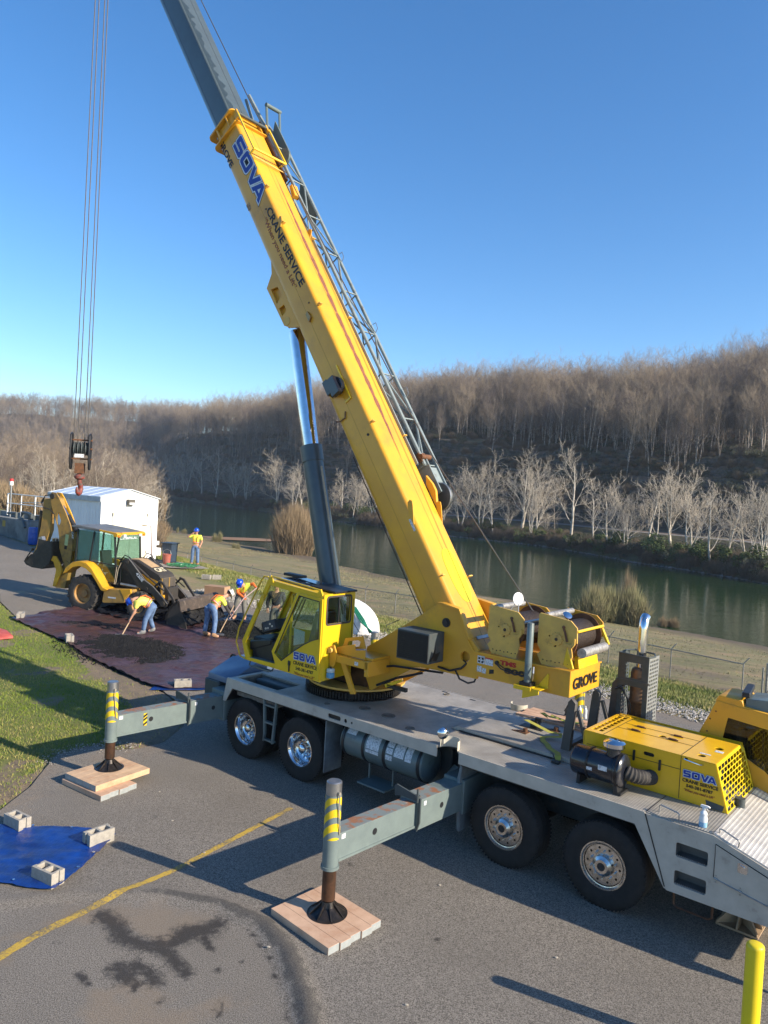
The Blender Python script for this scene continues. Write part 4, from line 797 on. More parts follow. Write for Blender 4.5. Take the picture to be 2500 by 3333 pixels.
# front centre stabiliser with pyramid pad
b = MB(); b.cyl((8.42, -.33, .30), (8.42, -.33, .9), .06, n=20); b.build('front_jack_rod', GREASE, CR)
TAN = mat('tan_cast_pad', (.40, .29, .19), .6, 0, (.30, .21, .13), 8)
b = MB(); c_ = (8.42, -.33); w = .24; b.add([(c_[0]-w, c_[1]-w, .03), (c_[0]+w, c_[1]-w, .03), (c_[0]+w, c_[1]+w, .03), (c_[0]-w, c_[1]+w, .03), (c_[0]-w, c_[1]-w, .055), (c_[0]+w, c_[1]-w, .055), (c_[0]+w, c_[1]+w, .055), (c_[0]-w, c_[1]+w, .055)], [(0, 3, 2, 1), (4, 5, 6, 7), (0, 1, 5, 4), (1, 2, 6, 5), (2, 3, 7, 6), (3, 0, 4, 7)])
for i in range(8):
    t = PI/4*i; M_ = Matrix.Translation((c_[0], c_[1], 0)) @ Matrix.Rotation(t, 4, 'Z'); rr_ = w*(1.38 if i % 2 else .98); b.prism([(0, .05), (0, .30), (.06, .30), (rr_, .075), (rr_, .05)], -.010, .010, 'y', 0, M_)
b.build('front_jack_float', TAN, CR)
# ------------------------------------------------------------------ superstructure
sp1 = [(2.36, 1.66), (2.17, 2.03), (2.24, 2.40), (3.08, 2.93), (3.74, 3.38), (3.80, 3.38), (4.13, 3.33), (4.36, 2.89), (4.50, 2.75), (4.50, 2.30), (3.41, 2.28), (3.30, 2.25)]
for s in (-1, 1):
    pl('turret_side_plate', sp1, [circ(4.27, 2.60, .09, 28)] if s < 0 else [circ(4.27, 2.60, .09, 28)], s*.475, .05, YEL, CR, .004)
b = MB(); b.prism([(3.70, 3.385), (3.80, 3.395), (4.14, 3.345), (4.37, 2.90), (4.35, 2.88), (4.12, 3.32), (3.80, 3.37)], -.56, -.44); b.prism([(3.70, 3.385), (3.80, 3.395), (4.14, 3.345), (4.37, 2.90), (4.35, 2.88), (4.12, 3.32), (3.80, 3.37)], .44, .56); b.build('turret_top_flange', YEL, CR, .003)
b = MB(); b.prism([(2.3, 1.7), (3.3, 2.25), (3.4, 2.4), (3.2, 2.45), (2.25, 2.1)], -.45, .45); b.build('turret_base', YFADE, CR)
b = MB(); b.cyl((3.88, -.52, 3.08), (3.88, -.49, 3.08), .075, n=24); b.cyl((3.88, -.54, 3.08), (3.88, -.52, 3.08), .045, n=16); b.build('pivot_pin', BLACK, CR)
b = MB(); b.tube([(4.22, -.46, 2.52), (4.3, -.5, 2.5), (4.24, -.55, 2.42), (4.05, -.58, 2.35), (3.8, -.55, 2.36)], .018, 8); b.tube([(4.1, -.5, 2.36), (4.2, -.52, 2.24), (4.35, -.5, 2.2), (4.45, -.48, 2.24), (4.47, -.45, 2.32)], .015, 8); b.build('hose', BLACK, CR)
b = MB(); b.tube([(3.05, -.95, 2.84), (2.96, -.9, 2.93), (3.0, -.6, 3.0)], .006, 6); b.build('cable_loop', BLACK, CR)
# tail beam
tb = MB(); tb.box(4.45, 6.05, -.50, .50, 2.34, 2.705); tbo = tb.build('counterweight_beam', YEL, CR, .008)
b = MB(); b.prism([(4.3, 2.86), (4.42, 2.70), (6.06, 2.705), (6.06, 2.725), (4.44, 2.725), (4.32, 2.88)], -.53, -.47); b.prism([(4.3, 2.86), (4.42, 2.70), (6.06, 2.705), (6.06, 2.725), (4.44, 2.725), (4.32, 2.88)], .47, .53); b.box(6.0, 6.06, -.47, .47, 2.705, 2.725); b.build('beam_flange', YEL, tbo)
lettering('lettering', 'GROVE', INKB, tbo, (6.062, -.42, 2.44), Y3, Z3, .80, .165, .025)
lettering('lettering', 'TMS', INKRED, tbo, (4.90, -.502, 2.60), X3, Z3, .28, .07, .05)
lettering('lettering', '800', mat('brown_ink', (.10, .05, .02), .5), tbo, (4.98, -.502, 2.485), X3, Z3, .36, .09, .04)
b = MB(); b.box(4.50, 4.63, -.504, -.501, 2.55, 2.67); b.box(4.64, 4.78, -.504, -.501, 2.55, 2.66); b.box(4.47, 4.58, -.504, -.501, 2.42, 2.51); b.box(4.59, 4.66, -.504, -.501, 2.41, 2.49); b.build('warning_label', STICK, tbo)
b = MB(); b.box(4.64, 4.78, -.5055, -.504, 2.642, 2.66); b.build('warning_label_header', INKRED, tbo)
for i, (x0, z0) in enumerate(((4.515, 2.565), (4.575, 2.565), (4.515, 2.615), (4.575, 2.615))):
    b = MB(); b.box(x0, x0+.035, -.5055, -.504, z0, z0+.03); b.build('pictogram', INKB, tbo)
b = MB(); b.cyl((4.85, -.53, 2.62), (4.85, -.50, 2.62), .03, n=16); b.tube([(4.86, -.53, 2.6), (4.95, -.55, 2.55), (5.15, -.56, 2.52), (5.38, -.58, 2.53)], .010, 8); b.tube([(4.86, -.53, 2.62), (5.0, -.55, 2.57), (5.2, -.57, 2.55), (5.4, -.58, 2.57)], .008, 8); b.build('cable', BLACK, CR)
b = MB(); b.prism([(4.72, 2.42), (4.80, 2.44), (4.80, 2.5), (4.72, 2.49)], -.503, -.5005); b.build('access_slot', BLACK, tbo)
# bracket and grey post
b = MB(); b.prism([(5.28, 2.36), (5.56, 2.36), (5.56, 2.42), (5.28, 2.42)], -.74, -.50); b.prism([(5.42, 2.24), (5.68, 2.34), (5.68, 2.40), (5.56, 2.42), (5.42, 2.40)], -.72, -.70); b.prism([(5.56, 2.42), (5.70, 2.62), (5.72, 2.62), (5.72, 2.40)], -.52, -.50); b.prism([(5.50, 2.40), (5.70, 2.40), (5.70, 2.41), (5.5, 2.41)], -.72, -.5); b.build('yellow_bracket', YCAB, CR, .004)
b = MB(); b.box(5.35, 5.53, -.70, -.54, 2.42, 2.47); b.build('post_base', BLACK, CR, .005)
b = MB(); b.lathe([(0, 3.33), (.045, 3.33), (.052, 3.32), (.052, 2.47)], (5.44, -.62, 0), Z3, 24); b.build('grey_post', GRYB, CR)
b = MB(); b.tube([(5.52, -.62, 2.5), (5.55, -.66, 2.62), (5.53, -.62, 2.7)], .012, 6); b.build('pulley_block', STEEL, CR)
# black box (air conditioner) on the turret side
b = MB(); b.box(3.22, 3.86, -.92, -.51, 2.45, 2.93); bx = b.build('black_heat_exchanger', DKGR, CR, .008)
b = MB()
for i in range(30): b.box(3.25+i*.0203, 3.262+i*.0203, -.932, -.921, 2.475, 2.905)
for i in range(14): b.box(3.24, 3.84, -.930, -.9215, 2.48+i*.031, 2.488+i*.031)
b.build('grille', BLACK, bx)
b = MB(); b.prism([(-.90, 2.50), (-.70, 2.48), (-.60, 2.62), (-.74, 2.60), (-.74, 2.72), (-.80, 2.58)], 3.8615, 3.864, 'x'); b.build('star_decal', INKB, bx)
# --- winches
def winch(x, nm_label, rope):
    w = D.objects.new('winch', None); COL.objects.link(w); w.parent = CR; w['label'] = nm_label
    pf = [(x-.30, 3.44), (x-.28, 3.47), (x+.20, 3.42), (x+.30, 3.33), (x+.31, 3.12), (x+.22, 3.08), (x+.25, 2.92), (x+.20, 2.73), (x-.22, 2.73), (x-.30, 2.86), (x-.24, 2.92), (x-.30, 3.0)]
    for s in (-1, 1): pl('winch_plate', pf, [circ(x-.12, 3.16, .016, 10), circ(x-.02, 3.03, .022, 12)], s*.44, .02, YFADE if s < 0 else YEL, w, .003)
    b = MB(); b.lathe([(0, -.475), (.05, -.475), (.055, -.47), (.085, -.465), (.085, -.45)], (x, 0, 3.13), Y3, 24)
    for i in range(10): t = 2*PI*i/10; b.sphere((x+.088*math.cos(t), -.455, 3.13+.088*math.sin(t)), .016, 8)
    b.build('hub_ring', YFADE, w)
    b = MB(); b.lathe([(0, -.48), (.022, -.48), (.026, -.474)], (x, 0, 3.13), Y3, 12)
    for i in range(7): b.sphere((x-.20+i*.065, -.452, 2.80-.01*(i % 2)), .011, 6)
    b.build('bolt', OIL, w)
    pr = [(0, -.42), (.30, -.42), (.30, -.40)]; r0 = .215; N = 26
    pr.append((.16, -.395))
    for i in range(N):
        for k, q in ((0, 0), (.25, .012), (.75, .012), (1, 0)): pr.append((r0+q, -.39+(i+k)/N*.78))
    pr += [(.16, .395), (.30, .40), (.30, .42), (0, .42)]
    b = MB(); b.lathe([pr[0], pr[1], pr[2], pr[3]], (x, 0, 3.13), Y3, 40); b.lathe(pr[-4:], (x, 0, 3.13), Y3, 40); b.build('drum_flange', RUST, w)
    b = MB(); b.lathe(pr[3:-3], (x, 0, 3.13), Y3, 40); b.build('wire_rope_coil', rope, w)
    b = MB(); b.cyl((x-.20, -.42, 3.44), (x-.20, .42, 3.44), .045, n=20); b.build('guide_roller', mat('scuffed_roller', (.42, .41, .39), .5, .5, (.2, .19, .18), 20), w)
    b = MB(); b.cyl((x+.30, -.44, 3.28), (x+.30, .44, 3.28), .022, n=12); b.build('cross_bar', YCAB if x > 5.5 else STEEL, w)
    b = MB(); b.box(x-.16, x-.04, -.452, -.4505, 3.405, 3.44); b.build('paper_label', STICK, w)
    b = MB(); b.tube([(x+.10, -.46, 3.30), (x+.13, -.47, 3.25), (x+.17, -.47, 3.12)], .016, 8); b.sphere((x+.10, -.46, 3.32), .025, 8); b.build('tension_spring', RUST, w)
    b = MB(); b.prism([(x+.12, 3.06), (x+.25, 3.04), (x+.29, 3.10), (x+.29, 3.18), (x+.27, 3.18), (x+.24, 3.09), (x+.14, 3.09)], -.48, -.45); b.build('spring_arm', YFADE, w)
    return w
ROPE = mat('wire_rope', (.17, .155, .14), .5, .6, (.08, .07, .06), 60); ROPEC = mat('wire_rope_coil', (.11, .085, .07), .5, .5, (.05, .035, .03), 40)
w1 = winch(4.93, 'winch nearer the boom foot', ROPEC); w2 = winch(5.78, 'winch at the tail of the crane', ROPEC)
b = MB(); b.prism([(6.04, 3.33), (6.20, 3.02), (6.17, 3.0), (6.0, 3.30)], .42, .47); b.prism([(5.95, 3.05), (6.06, 2.75), (6.02, 2.73), (5.9, 2.78)], -.46, -.42); b.prism([(6.0, 2.73), (6.08, 2.73), (6.05, 2.9), (6.0, 2.9)], -.3, .35); b.build('tail_roller_bracket', YCAB, w2, .004)
b = MB(); b.cyl((6.14, -.38, 2.98), (6.14, .40, 2.98), .07, n=24); b.build('tail_roller', MATS['scuffed_roller'], w2)
for (x, y, z, r, ax_) in ((5.03, -.30, 3.60, .10, (.95, -.35, .1)), (5.84, -.28, 3.47, .07, (.5, -.3, .8))):
    b = MB(); b.lathe([(0, .02), (r*.6, .018), (r, .006), (r, -.006), (0, -.03)], (x, y, z), ax_, 28); mo = b.build('round_mirror', WHITE if z > 3.5 else CHR, CR)
    b = MB(); b.tube([(x+.01, y+.01, z-.02), (x+.05, y-.06, 3.33)], .008, 6); b.tube([(x, y, z-.02), (x-.10, y-.14, 3.36)], .007, 6); b.build('mirror_arm', STEEL, mo)
# --- operator cab
cb = D.objects.new('operator_cab', None); COL.objects.link(cb); cb.parent = CR; YN, YF = -1.25, -.50
A_, B_, C_, D_, E_ = (-.08, 1.85), (-.20, 2.18), (.44, 3.41), (1.88, 3.31), (1.87, 1.82)
fr_open = [(.485, 3.32), (1.235, 3.255), (.70, 2.22), (.665, 2.14), (.735, 1.915), (.04, 1.90), (-.11, 2.17)]
pl('cab_side_frame', [A_, B_, C_, D_, E_], [fr_open, [(1.285, 3.235), (1.80, 3.20), (1.815, 2.6), (1.80, 2.55), (1.47, 2.40), (.93, 2.02), (.735, 2.12)]], YN, .03, YCAB, cb, .004, label='yellow cab side frame with open front bay')
dw = [(1.30, 3.225), (1.80, 3.19), (1.82, 2.555), (1.66, 2.50), (1.47, 2.40), (1.24, 2.25), (.93, 2.02), (.75, 2.12)]
dr = pl('cab_door', [(1.25, 3.27), (1.865, 3.235), (1.865, 1.845), (.80, 1.875), (.665, 2.14)], [dw], YN-.035, .022, YCAB, cb, .003)
pl('door_glass', dw, [], YN-.03, .006, GLASSG, dr)
b = MB(); q = dw+[dw[0]]; b.tube([(x, YN-.048, z) for x, z in q], .011, 5); b.build('rubber_seal', BLACK, dr)
b = MB(); b.prism([(1.12, 2.06), (1.17, 2.05), (1.17, 1.99), (1.155, 1.97), (1.155, 1.87), (1.14, 1.86), (1.13, 1.97), (1.115, 1.99)], YN-.07, YN-.047); b.build('door_handle', BLACK, dr, .004)
b = MB(); b.box(1.17, 1.43, YN-.0, YN+.004, 2.26, 2.52) if False else b.prism([(1.19, 2.33), (1.46, 2.42), (1.46, 2.62), (1.19, 2.64)], YN-.024, YN-.022); b.build('load_chart_paper', mat('pale_paper', (.50, .56, .60), .6, 0, (.38, .44, .48), 30), dr)
signblock(dr, (1.235, YN-.047, 2.115), X3, Z3, .59, .125, .062)
# far side, floor, front, rear, roof
far_w = [(.47, 3.30), (1.70, 3.22), (1.72, 2.5), (.06, 2.42), (-.06, 2.24)]
pl('cab_far_side', [A_, B_, C_, D_, E_], [far_w], YF, .03, YCAB, cb); pl('window_pane', far_w, [], YF+.0, .005, GLASS, cb)
plx('cab_rear_wall', [(YN, 1.83), (YF, 1.86), (YF, 3.33), (YN, 3.31)], [rrect(YN+.07, YF-.09, 2.80, 3.26, .05)], 1.86, .03, YCAB, cb, .004)
plx('window_pane', rrect(YN+.07, YF-.09, 2.80, 3.26, .05), [], 1.862, .006, GLASSD, cb)
me_ = rrect(YN+.045, YF-.065, 2.775, 3.285, .06); me2 = rrect(YN+.075, YF-.095, 2.805, 3.255, .04)
plx('window_seal', me_, [me2], 1.882, .012, mat('brown_rubber_seal', (.06, .045, .04), .7), cb)
b = MB(); b.box(1.87, 1.885, YN+.35, YN+.375, 2.81, 3.25); b.build('window_bar', BLACK, cb)
b = MB(); b.box(1.876, 1.886, YF-.035, YF-.03, 2.3, 3.2); b.build('panel_seam', INKB, cb)
def quadslab(b, p0, p1, y0, y1, th):
    (x0, z0), (x1, z1) = p0, p1; dx, dz = x1-x0, z1-z0; l = math.hypot(dx, dz); nx, nz = -dz/l*th, dx/l*th; b.prism([(x0, z0), (x1, z1), (x1+nx, z1+nz), (x0+nx, z0+nz)], y0, y1)
b = MB(); quadslab(b, (.44, 3.385), (1.88, 3.285), YN+.015, YF-.015, .025); rf = b.build('cab_roof', YCAB, cb)
b = MB(); quadslab(b, (.50, 3.415), (1.50, 3.345), YN+.12, YF-.02, .02); b.build('roof_window', mat('sky_blue_roof_glass', (.03, .06, .11), .08, 0, coat=1), rf)  # blue of the reflected sky put into the dark glass colour
b = MB(); quadslab(b, (1.30, 3.37), (1.92, 3.325), YN+.20, YF+.02, .03); b.build('roof_vent_plate', BLACK, rf, .004)
b = MB(); quadslab(b, (.30, 3.45), (.78, 3.44), YF-.28, YF-.12, .05); b.build('roof_visor', BLACK, rf, .01)
b = MB(); b.tube([(1.3, YN+.42, 3.38), (.9, YN+.38, 3.43), (.6, YN+.35, 3.44)], .012, 5); b.tube([(1.32, YN+.32, 3.38), (.95, YN+.20, 3.42)], .010, 5); b.cyl((1.35, YN+.42, 3.37), (1.35, YN+.42, 3.48), .012); b.build('roof_wiper', BLACK, rf)
b = MB(); quadslab(b, (-.20, 2.18), (.44, 3.40), YN+.03, YF-.03, .006); b.build('windshield', GLASS, cb)
b = MB(); quadslab(b, (-.08, 1.85), (-.20, 2.18), YN+.015, YF-.015, -.02); b.build('cab_front_panel', YCAB, cb)
b = MB()
for y in (YF-.03,): quadslab(b, (-.20, 2.18), (.44, 3.40), y-.03, y+.03, .03)
b.build('windshield_post', YCAB, cb)
b = MB(); b.box(-.06, 1.86, YN+.03, YF-.02, 1.845, 1.87); b.build('cab_floor', DKGR, cb)
b = MB(); b.box(.04, .72, YN-.012, YN+.16, 1.875, 1.91); b.build('door_sill_step', GRYB, cb, .004)
# interior
b = MB(); M_ = Matrix.Translation((.26, -.93, 2.50)) @ Matrix.Rotation(math.radians(-20), 4, 'Y') @ Matrix.Rotation(math.radians(12), 4, 'Z'); b.box(-.16, .20, -.16, .32, -.11, .10, 0, M_); dsh = b.build('dash_console', BLACK, cb, .025)
b = MB(); b.box(-.10, .17, -.168, -.161, -.08, .075, 0, M_); b.build('instrument_panel', mat('instrument_blue', (.02, .035, .06), .35), dsh)
b = MB()
for (gx_, gz_) in ((-.05, -.03), (.0, -.035), (.06, .03), (.1, -.02)): c0 = M_ @ Vector((gx_, -.168, gz_)); c1 = M_ @ Vector((gx_, -.173, gz_)); b.cyl(c0, c1, .020, n=14)
b.build('gauge', STEEL, dsh)
b = MB(); b.box(-.05, .55, YN+.10, YF-.06, 1.87, 2.28); b.prism([(-.12, 2.2), (.5, 2.32), (.5, 2.2), (-.1, 2.0)], YN+.08, YF-.05); b.build('lower_console', BLACK, cb, .03)
b = MB(); b.box(1.0, 1.45, YN+.14, YF-.12, 2.15, 2.28); b.prism([(1.30, 2.25), (1.50, 2.28), (1.62, 2.95), (1.50, 2.98)], YN+.16, YF-.14); b.box(1.05, 1.4, YN+.22, YF-.2, 1.87, 2.15); b.build('operator_seat', mat('grey_seat_fabric', (.16, .19, .18), .9), cb, .03)
b = MB(); b.tube([(.55, -.95, 1.9), (.72, -.95, 2.35), (.70, -.95, 2.55)], .03, 8); b.tube([(.8, -.8, 1.9), (.78, -.8, 2.4)], .02, 8); b.sphere((.78, -.8, 2.42), .03, 8); b.box(.6, .78, -1.12, -1.0, 1.87, 2.3); b.build('control_lever', DKGR, cb)
b = MB(); b.box(1.0, 1.03, YN+.05, YN+.08, 1.9, 3.2); b.build('inner_door_post', YCAB, cb)
b = MB(); b.tube([(.72, YF-.1, 3.1), (.42, YF-.12, 2.55), (.35, YF-.1, 2.4)], .012, 6); b.tube([(.80, YF-.15, 3.05), (.52, YF-.15, 2.5)], .016, 6); b.build('wiper_arm', BLACK, cb)
YRAIL = mat('yellow_rail', (.60, .40, .03), .4)
rail('grab_rail', [(-.06, YN-.02, 1.86), (-.20, YN-.05, 1.90), (-.32, YN-.06, 2.15), (-.26, YN-.06, 2.42), (.30, YN-.06, 3.38), (.36, YN-.05, 3.46), (.46, YN-.04, 3.46), (.50, YN-.02, 3.40)], .016, YRAIL, cb)
rail('grab_handle', [(.18, YN-.03, 2.98), (.22, YN-.05, 2.86), (.30, YN-.05, 2.84), (.37, YN-.05, 3.02), (.36, YN-.05, 3.12), (.30, YN-.04, 3.15), (.26, YN-.03, 3.12)], .014, YRAIL, cb)
rail('roof_rail', [(.48, YN-.01, 3.38), (.52, YN-.02, 3.47), (.60, YN-.02, 3.475), (1.74, YN-.02, 3.385), (1.80, YN-.02, 3.37), (1.86, YN-.01, 3.28)], .015, YRAIL, cb)
b = MB(); b.prism([(1.70, 3.30), (1.80, 3.40), (1.86, 3.29)], YN-.04, YN-.01); b.prism([(.44, 3.38), (.53, 3.49), (.60, 3.37)], YN-.04, YN-.01); b.build('rail_bracket', YCAB, cb)
rail('lower_step_rail', [(.05, YN-.01, 1.84), (.08, YN-.05, 1.78), (.12, YN-.06, 1.77), (.62, YN-.06, 1.76), (.68, YN-.05, 1.78), (.70, YN-.01, 1.84)], .012, DKGR, cb)
b = MB(); b.box(.1, .66, YN-.07, YN+.02, 1.765, 1.78); b.build('cab_step', GRYB, cb)
# washer bottle
b = MB(); b.box(1.90, 2.0, YN+.10, YN+.22, 1.88, 1.98); wb = b.build('washer_bottle', mat('blue_washer_fluid', (.10, .36, .62), .3, coat=.5), cb, .02, seg=2)
b = MB(); b.box(1.90, 2.0, YN+.10, YN+.22, 1.975, 2.05); b.build('bottle_top', mat('pale_translucent_plastic', (.55, .66, .70), .35), wb, .02, seg=2); b = MB(); b.cyl((1.95, YN+.16, 2.05), (1.95, YN+.16, 2.08), .022, n=14); b.build('bottle_cap', BLACK, wb)
# cab support arms
b = MB(); b.box(1.98, 2.75, -1.06, -.95, 2.17, 2.29); b.prism([(1.95, 2.40), (2.36, 2.52), (2.38, 2.42), (2.60, 2.46), (2.60, 2.30), (1.95, 2.30)], -.97, -.95)
b.prism([(1.90, 2.42), (1.98, 2.46), (2.06, 2.30), (2.02, 2.12), (1.94, 2.02), (1.89, 2.16)], -1.08, -1.05); b.prism([(2.10, 2.17), (2.22, 2.17), (2.46, 1.70), (2.36, 1.68)], -1.02, -.97); b.box(2.2, 2.75, -.95, -.45, 2.30, 2.34); b.box(2.68, 2.76, -1.06, -.45, 2.05, 2.3)
am = b.build('cab_support_arm', YEL, CR, .004)
pl('slotted_plate', [(1.98, 2.36), (2.05, 2.56), (2.44, 2.66), (2.52, 2.46)], [[(2.10, 2.44), (2.13, 2.52), (2.34, 2.575), (2.40, 2.56), (2.38, 2.48), (2.32, 2.455)]], -.86, .02, YEL, am)
b = MB(); b.cyl((1.93, -1.13, 2.36), (1.93, -1.08, 2.36), .045, n=18); b.cyl((2.70, -1.07, 2.14), (2.70, -1.06, 2.14), .014, n=10); b.build('pivot_pin', YFADE, am)
b = MB(); b.box(2.46, 2.54, -1.063, -1.0605, 2.20, 2.26); b.build('paper_label', STICK, am)
b = MB(); b.lathe([(.60, 1.635), (.90, 1.635), (.90, 1.665), (.6, 1.665), (.6, 1.635)], (1.62, -.02, 0), Z3, 40); b.build('ring_walkway', YFADE, CR)
b = MB(); b.box(1.1, 2.2, -.42, .42, 1.63, 2.1); b.build('turret_machinery', GREASE, CR, .03)
b = MB(); b.tube([(2.3, -.6, 1.9), (2.5, -.58, 2.1), (2.9, -.56, 2.2), (3.4, -.56, 2.24), (3.9, -.55, 2.28)], .02, 6); b.tube([(2.6, -.62, 1.82), (3.0, -.6, 2.02), (3.5, -.56, 2.2)], .022, 6); b.box(2.9, 3.3, -.72, -.66, 1.86, 1.92); b.build('hydraulic_hose', BLACK, CR)
b = MB(); b.prism([(2.85, 1.90), (3.15, 2.04), (3.17, 2.0), (2.88, 1.85)], -.72, -.64); b.build('yellow_ladder_arm', YCAB, CR)
# --- lift cylinder
lc = D.objects.new('lift_cylinder', None); COL.objects.link(lc); lc.parent = CR
p0 = Vector((1.22, 0, 1.75)); p1 = Vector((.06, 0, 5.92)); p2 = Vector((-.53, 0, 8.25)); ax0 = (p1-p0).normalized()
b = MB(); b.cyl(p0, p1, .205, n=36); b.cyl(p1-ax0*.30, p1+ax0*.02, .222, n=36); b.build('cylinder_barrel', mat('dark_slate_cylinder', (.060, .085, .10), .32, 0, (.05, .07, .085), 3, coat=.3), lc)
b = MB(); b.cyl(p1, p2, .165, n=36); b.build('cylinder_rod', mat('blued_chrome', (.62, .65, .70), .1, 1, (.5, .52, .56), 4), lc)
b = MB(); o_ = Vector((.25, -.05, .07)); b.tube([p0+o_+ax0*1.0, p1+o_*.95-ax0*.45], .02, 8); b.build('steel_hose_line', mat('hose_tan', (.38, .33, .25), .5), lc)
# --- boom: s along, h up-right
CB, SB = .5527, .8334
BM = Matrix(((-CB, 0, SB, 0), (0, 1, 0, 0), (SB, 0, CB, 0), (0, 0, 0, 1)))   # (s,y,h) -> local
def BP(s, y, h): return BM @ Vector((s, y, h))
BS = (CB, 0, -SB); BH = (SB, 0, CB)     # text x (down the boom), text y
bo = D.objects.new('boom', None); COL.objects.link(bo); bo.parent = CR; bo['label'] = 'telescopic boom, yellow base section with grey inner sections'
def boomsec(name, s0, s1, hw, h0, h1, m_, r=.07, rb=.2, n=6, par=bo):
    b = MB(); pts = []
    for cy, cz, a0, rr in ((hw-r, h1-r, 0, r), (-(hw-r), h1-r, 90, r), (-(hw-rb), h0+rb, 180, rb), (hw-rb, h0+rb, 270, rb)):
        for i in range(n+1):
            a = math.radians(a0+90*i/n); pts.append((cy+rr*math.cos(a), cz+rr*math.sin(a)))
    b.prism(pts, s0, s1, 'x', 0, BM); return b.build(name, m_, par, 0, 40)
base = boomsec('boom_base_section', -.25, 12.2, .40, 4.43, 5.13, YEL, .075, .16)
boomsec('boom_second_section', 12.0, 19.2, .335, 4.44, 5.035, mat('boom_grey_paint', (.070, .095, .105), .36, 0, (.06, .08, .09), 2, coat=.3), .05, .16)
boomsec('boom_third_section', 19.0, 23.0, .29, 4.47, 4.98, MATS['boom_grey_paint'], .05, .14)
b = MB(); b.box(22.9, 23.7, -.3, -.24, 4.2, 5.15, 0, BM); b.box(22.9, 23.7, .24, .3, 4.2, 5.15, 0, BM); b.box(22.9, 23.2, -.24, .24, 4.4, 5.05, 0, BM); b.cyl(BP(23.4, -.24, 4.4), BP(23.4, .24, 4.4), .22); b.cyl(BP(23.5, -.24, 5.0), BP(23.5, .24, 5.0), .18); b.build('boom_head', GRYB, bo)
# pale scuffed patch along the top edge of second section
b = MB(); vs = []; N = 60
for i in range(N+1):
    s = 12.3+i*(18.5-12.3)/N; w_ = .14+.05*math.sin(i*1.9)+.04*math.sin(i*.77)+.03*math.sin(i*4.1)
    vs += [BP(s, -.29, 5.0372), BP(s, -.29+w_, 5.0372)]
b.add(vs, [(2*i, 2*i+1, 2*i+3, 2*i+2) for i in range(N)]); b.build('grease_smear', mat('grease_film', (.035, .05, .055), .3), bo)
b = MB(); b.box(12.3, 18.5, .09, .098, 5.036, 5.0375, 0, BM); b.box(12.3, 18.5, -.337, -.3355, 4.6, 4.606, 0, BM); b.build('weld_seam', INKB, bo)
# collar at the top of base section
b = MB()
def ring(b, s0, s1, e, rr=.1):
    o = []; i_ = []
    for (hw, h0, h1, lst, r_) in ((.40+e, 4.43-e*1.2, 5.13+e*.8, o, rr), (.345, 4.42, 5.05, i_, .06)):
        for cy, cz, a0 in ((hw-r_, h1-r_, 0), (-(hw-r_), h1-r_, 90), (-(hw-r_), h0+r_, 180), (hw-r_, h0+r_, 270)):
            for k in range(6): a = math.radians(a0+90*k/5); lst.append((cy+r_*math.cos(a), cz+r_*math.sin(a)))
    n = len(o); vs = [BP(s, y, h) for s in (s0, s1) for (y, h) in o]+[BP(s, y, h) for s in (s0, s1) for (y, h) in i_]
    fs = []
    for k in range(n):
        q = (k+1) % n; fs += [(k, n+k, n+q, q), (2*n+k, 2*n+q, 3*n+q, 3*n+k), (k, q, 2*n+q, 2*n+k), (n+k, 3*n+k, 3*n+q, n+q)]
    b.add(vs, fs)
ring(b, 12.22, 12.26, .09); ring(b, 11.90, 11.93, .075)
for y in (-.46, .46): b.box(11.93, 12.22, y-.012, y+.012, 4.6, 4.64, 0, BM); b.box(11.93, 12.22, y-.012, y+.012, 4.95, 4.98, 0, BM)
b.box(11.93, 12.22, -.3, -.27, 5.13, 5.19, 0, BM); b.box(11.93, 12.22, .27, .3, 5.13, 5.19, 0, BM); b.box(11.93, 12.22, -.02, .01, 4.36, 4.43, 0, BM)
b.build('boom_collar', YEL, bo, 0, 30)
b = MB(); b.cyl(BP(12.1, -.36, 5.24), BP(12.1, .40, 5.24), .035, n=12); b.build('collar_roller', DKGR, bo)
b = MB(); b.box(12.0, 12.2, -.40, -.36, 5.13, 5.26, 0, BM); b.box(12.0, 12.2, .42, .46, 5.13, 5.26, 0, BM); b.build('roller_bracket', YEL, bo)
# tube frame on top near the collar
b = MB()
def BB(b, p, q, w=.022): b.tube([BP(*p), BP(*q)], w, 4)
BB(b, (11.0, -.40, 5.26), (12.05, -.40, 5.26)); BB(b, (11.0, .50, 5.26), (12.05, .46, 5.26)); BB(b, (11.0, -.40, 5.26), (11.0, .50, 5.26), .026); BB(b, (10.98, -.40, 5.26), (10.98, -.40, 5.10)); BB(b, (10.98, .44, 5.26), (10.98, .40, 5.1)); b.build('top_guard_frame', YCAB, bo)
b = MB(); BB(b, (10.85, -.38, 5.18), (10.78, .40, 5.18), .01); BB(b, (10.9, -.38, 5.16), (10.83, .40, 5.16), .008); b.build('thin_rod', YFADE, bo)
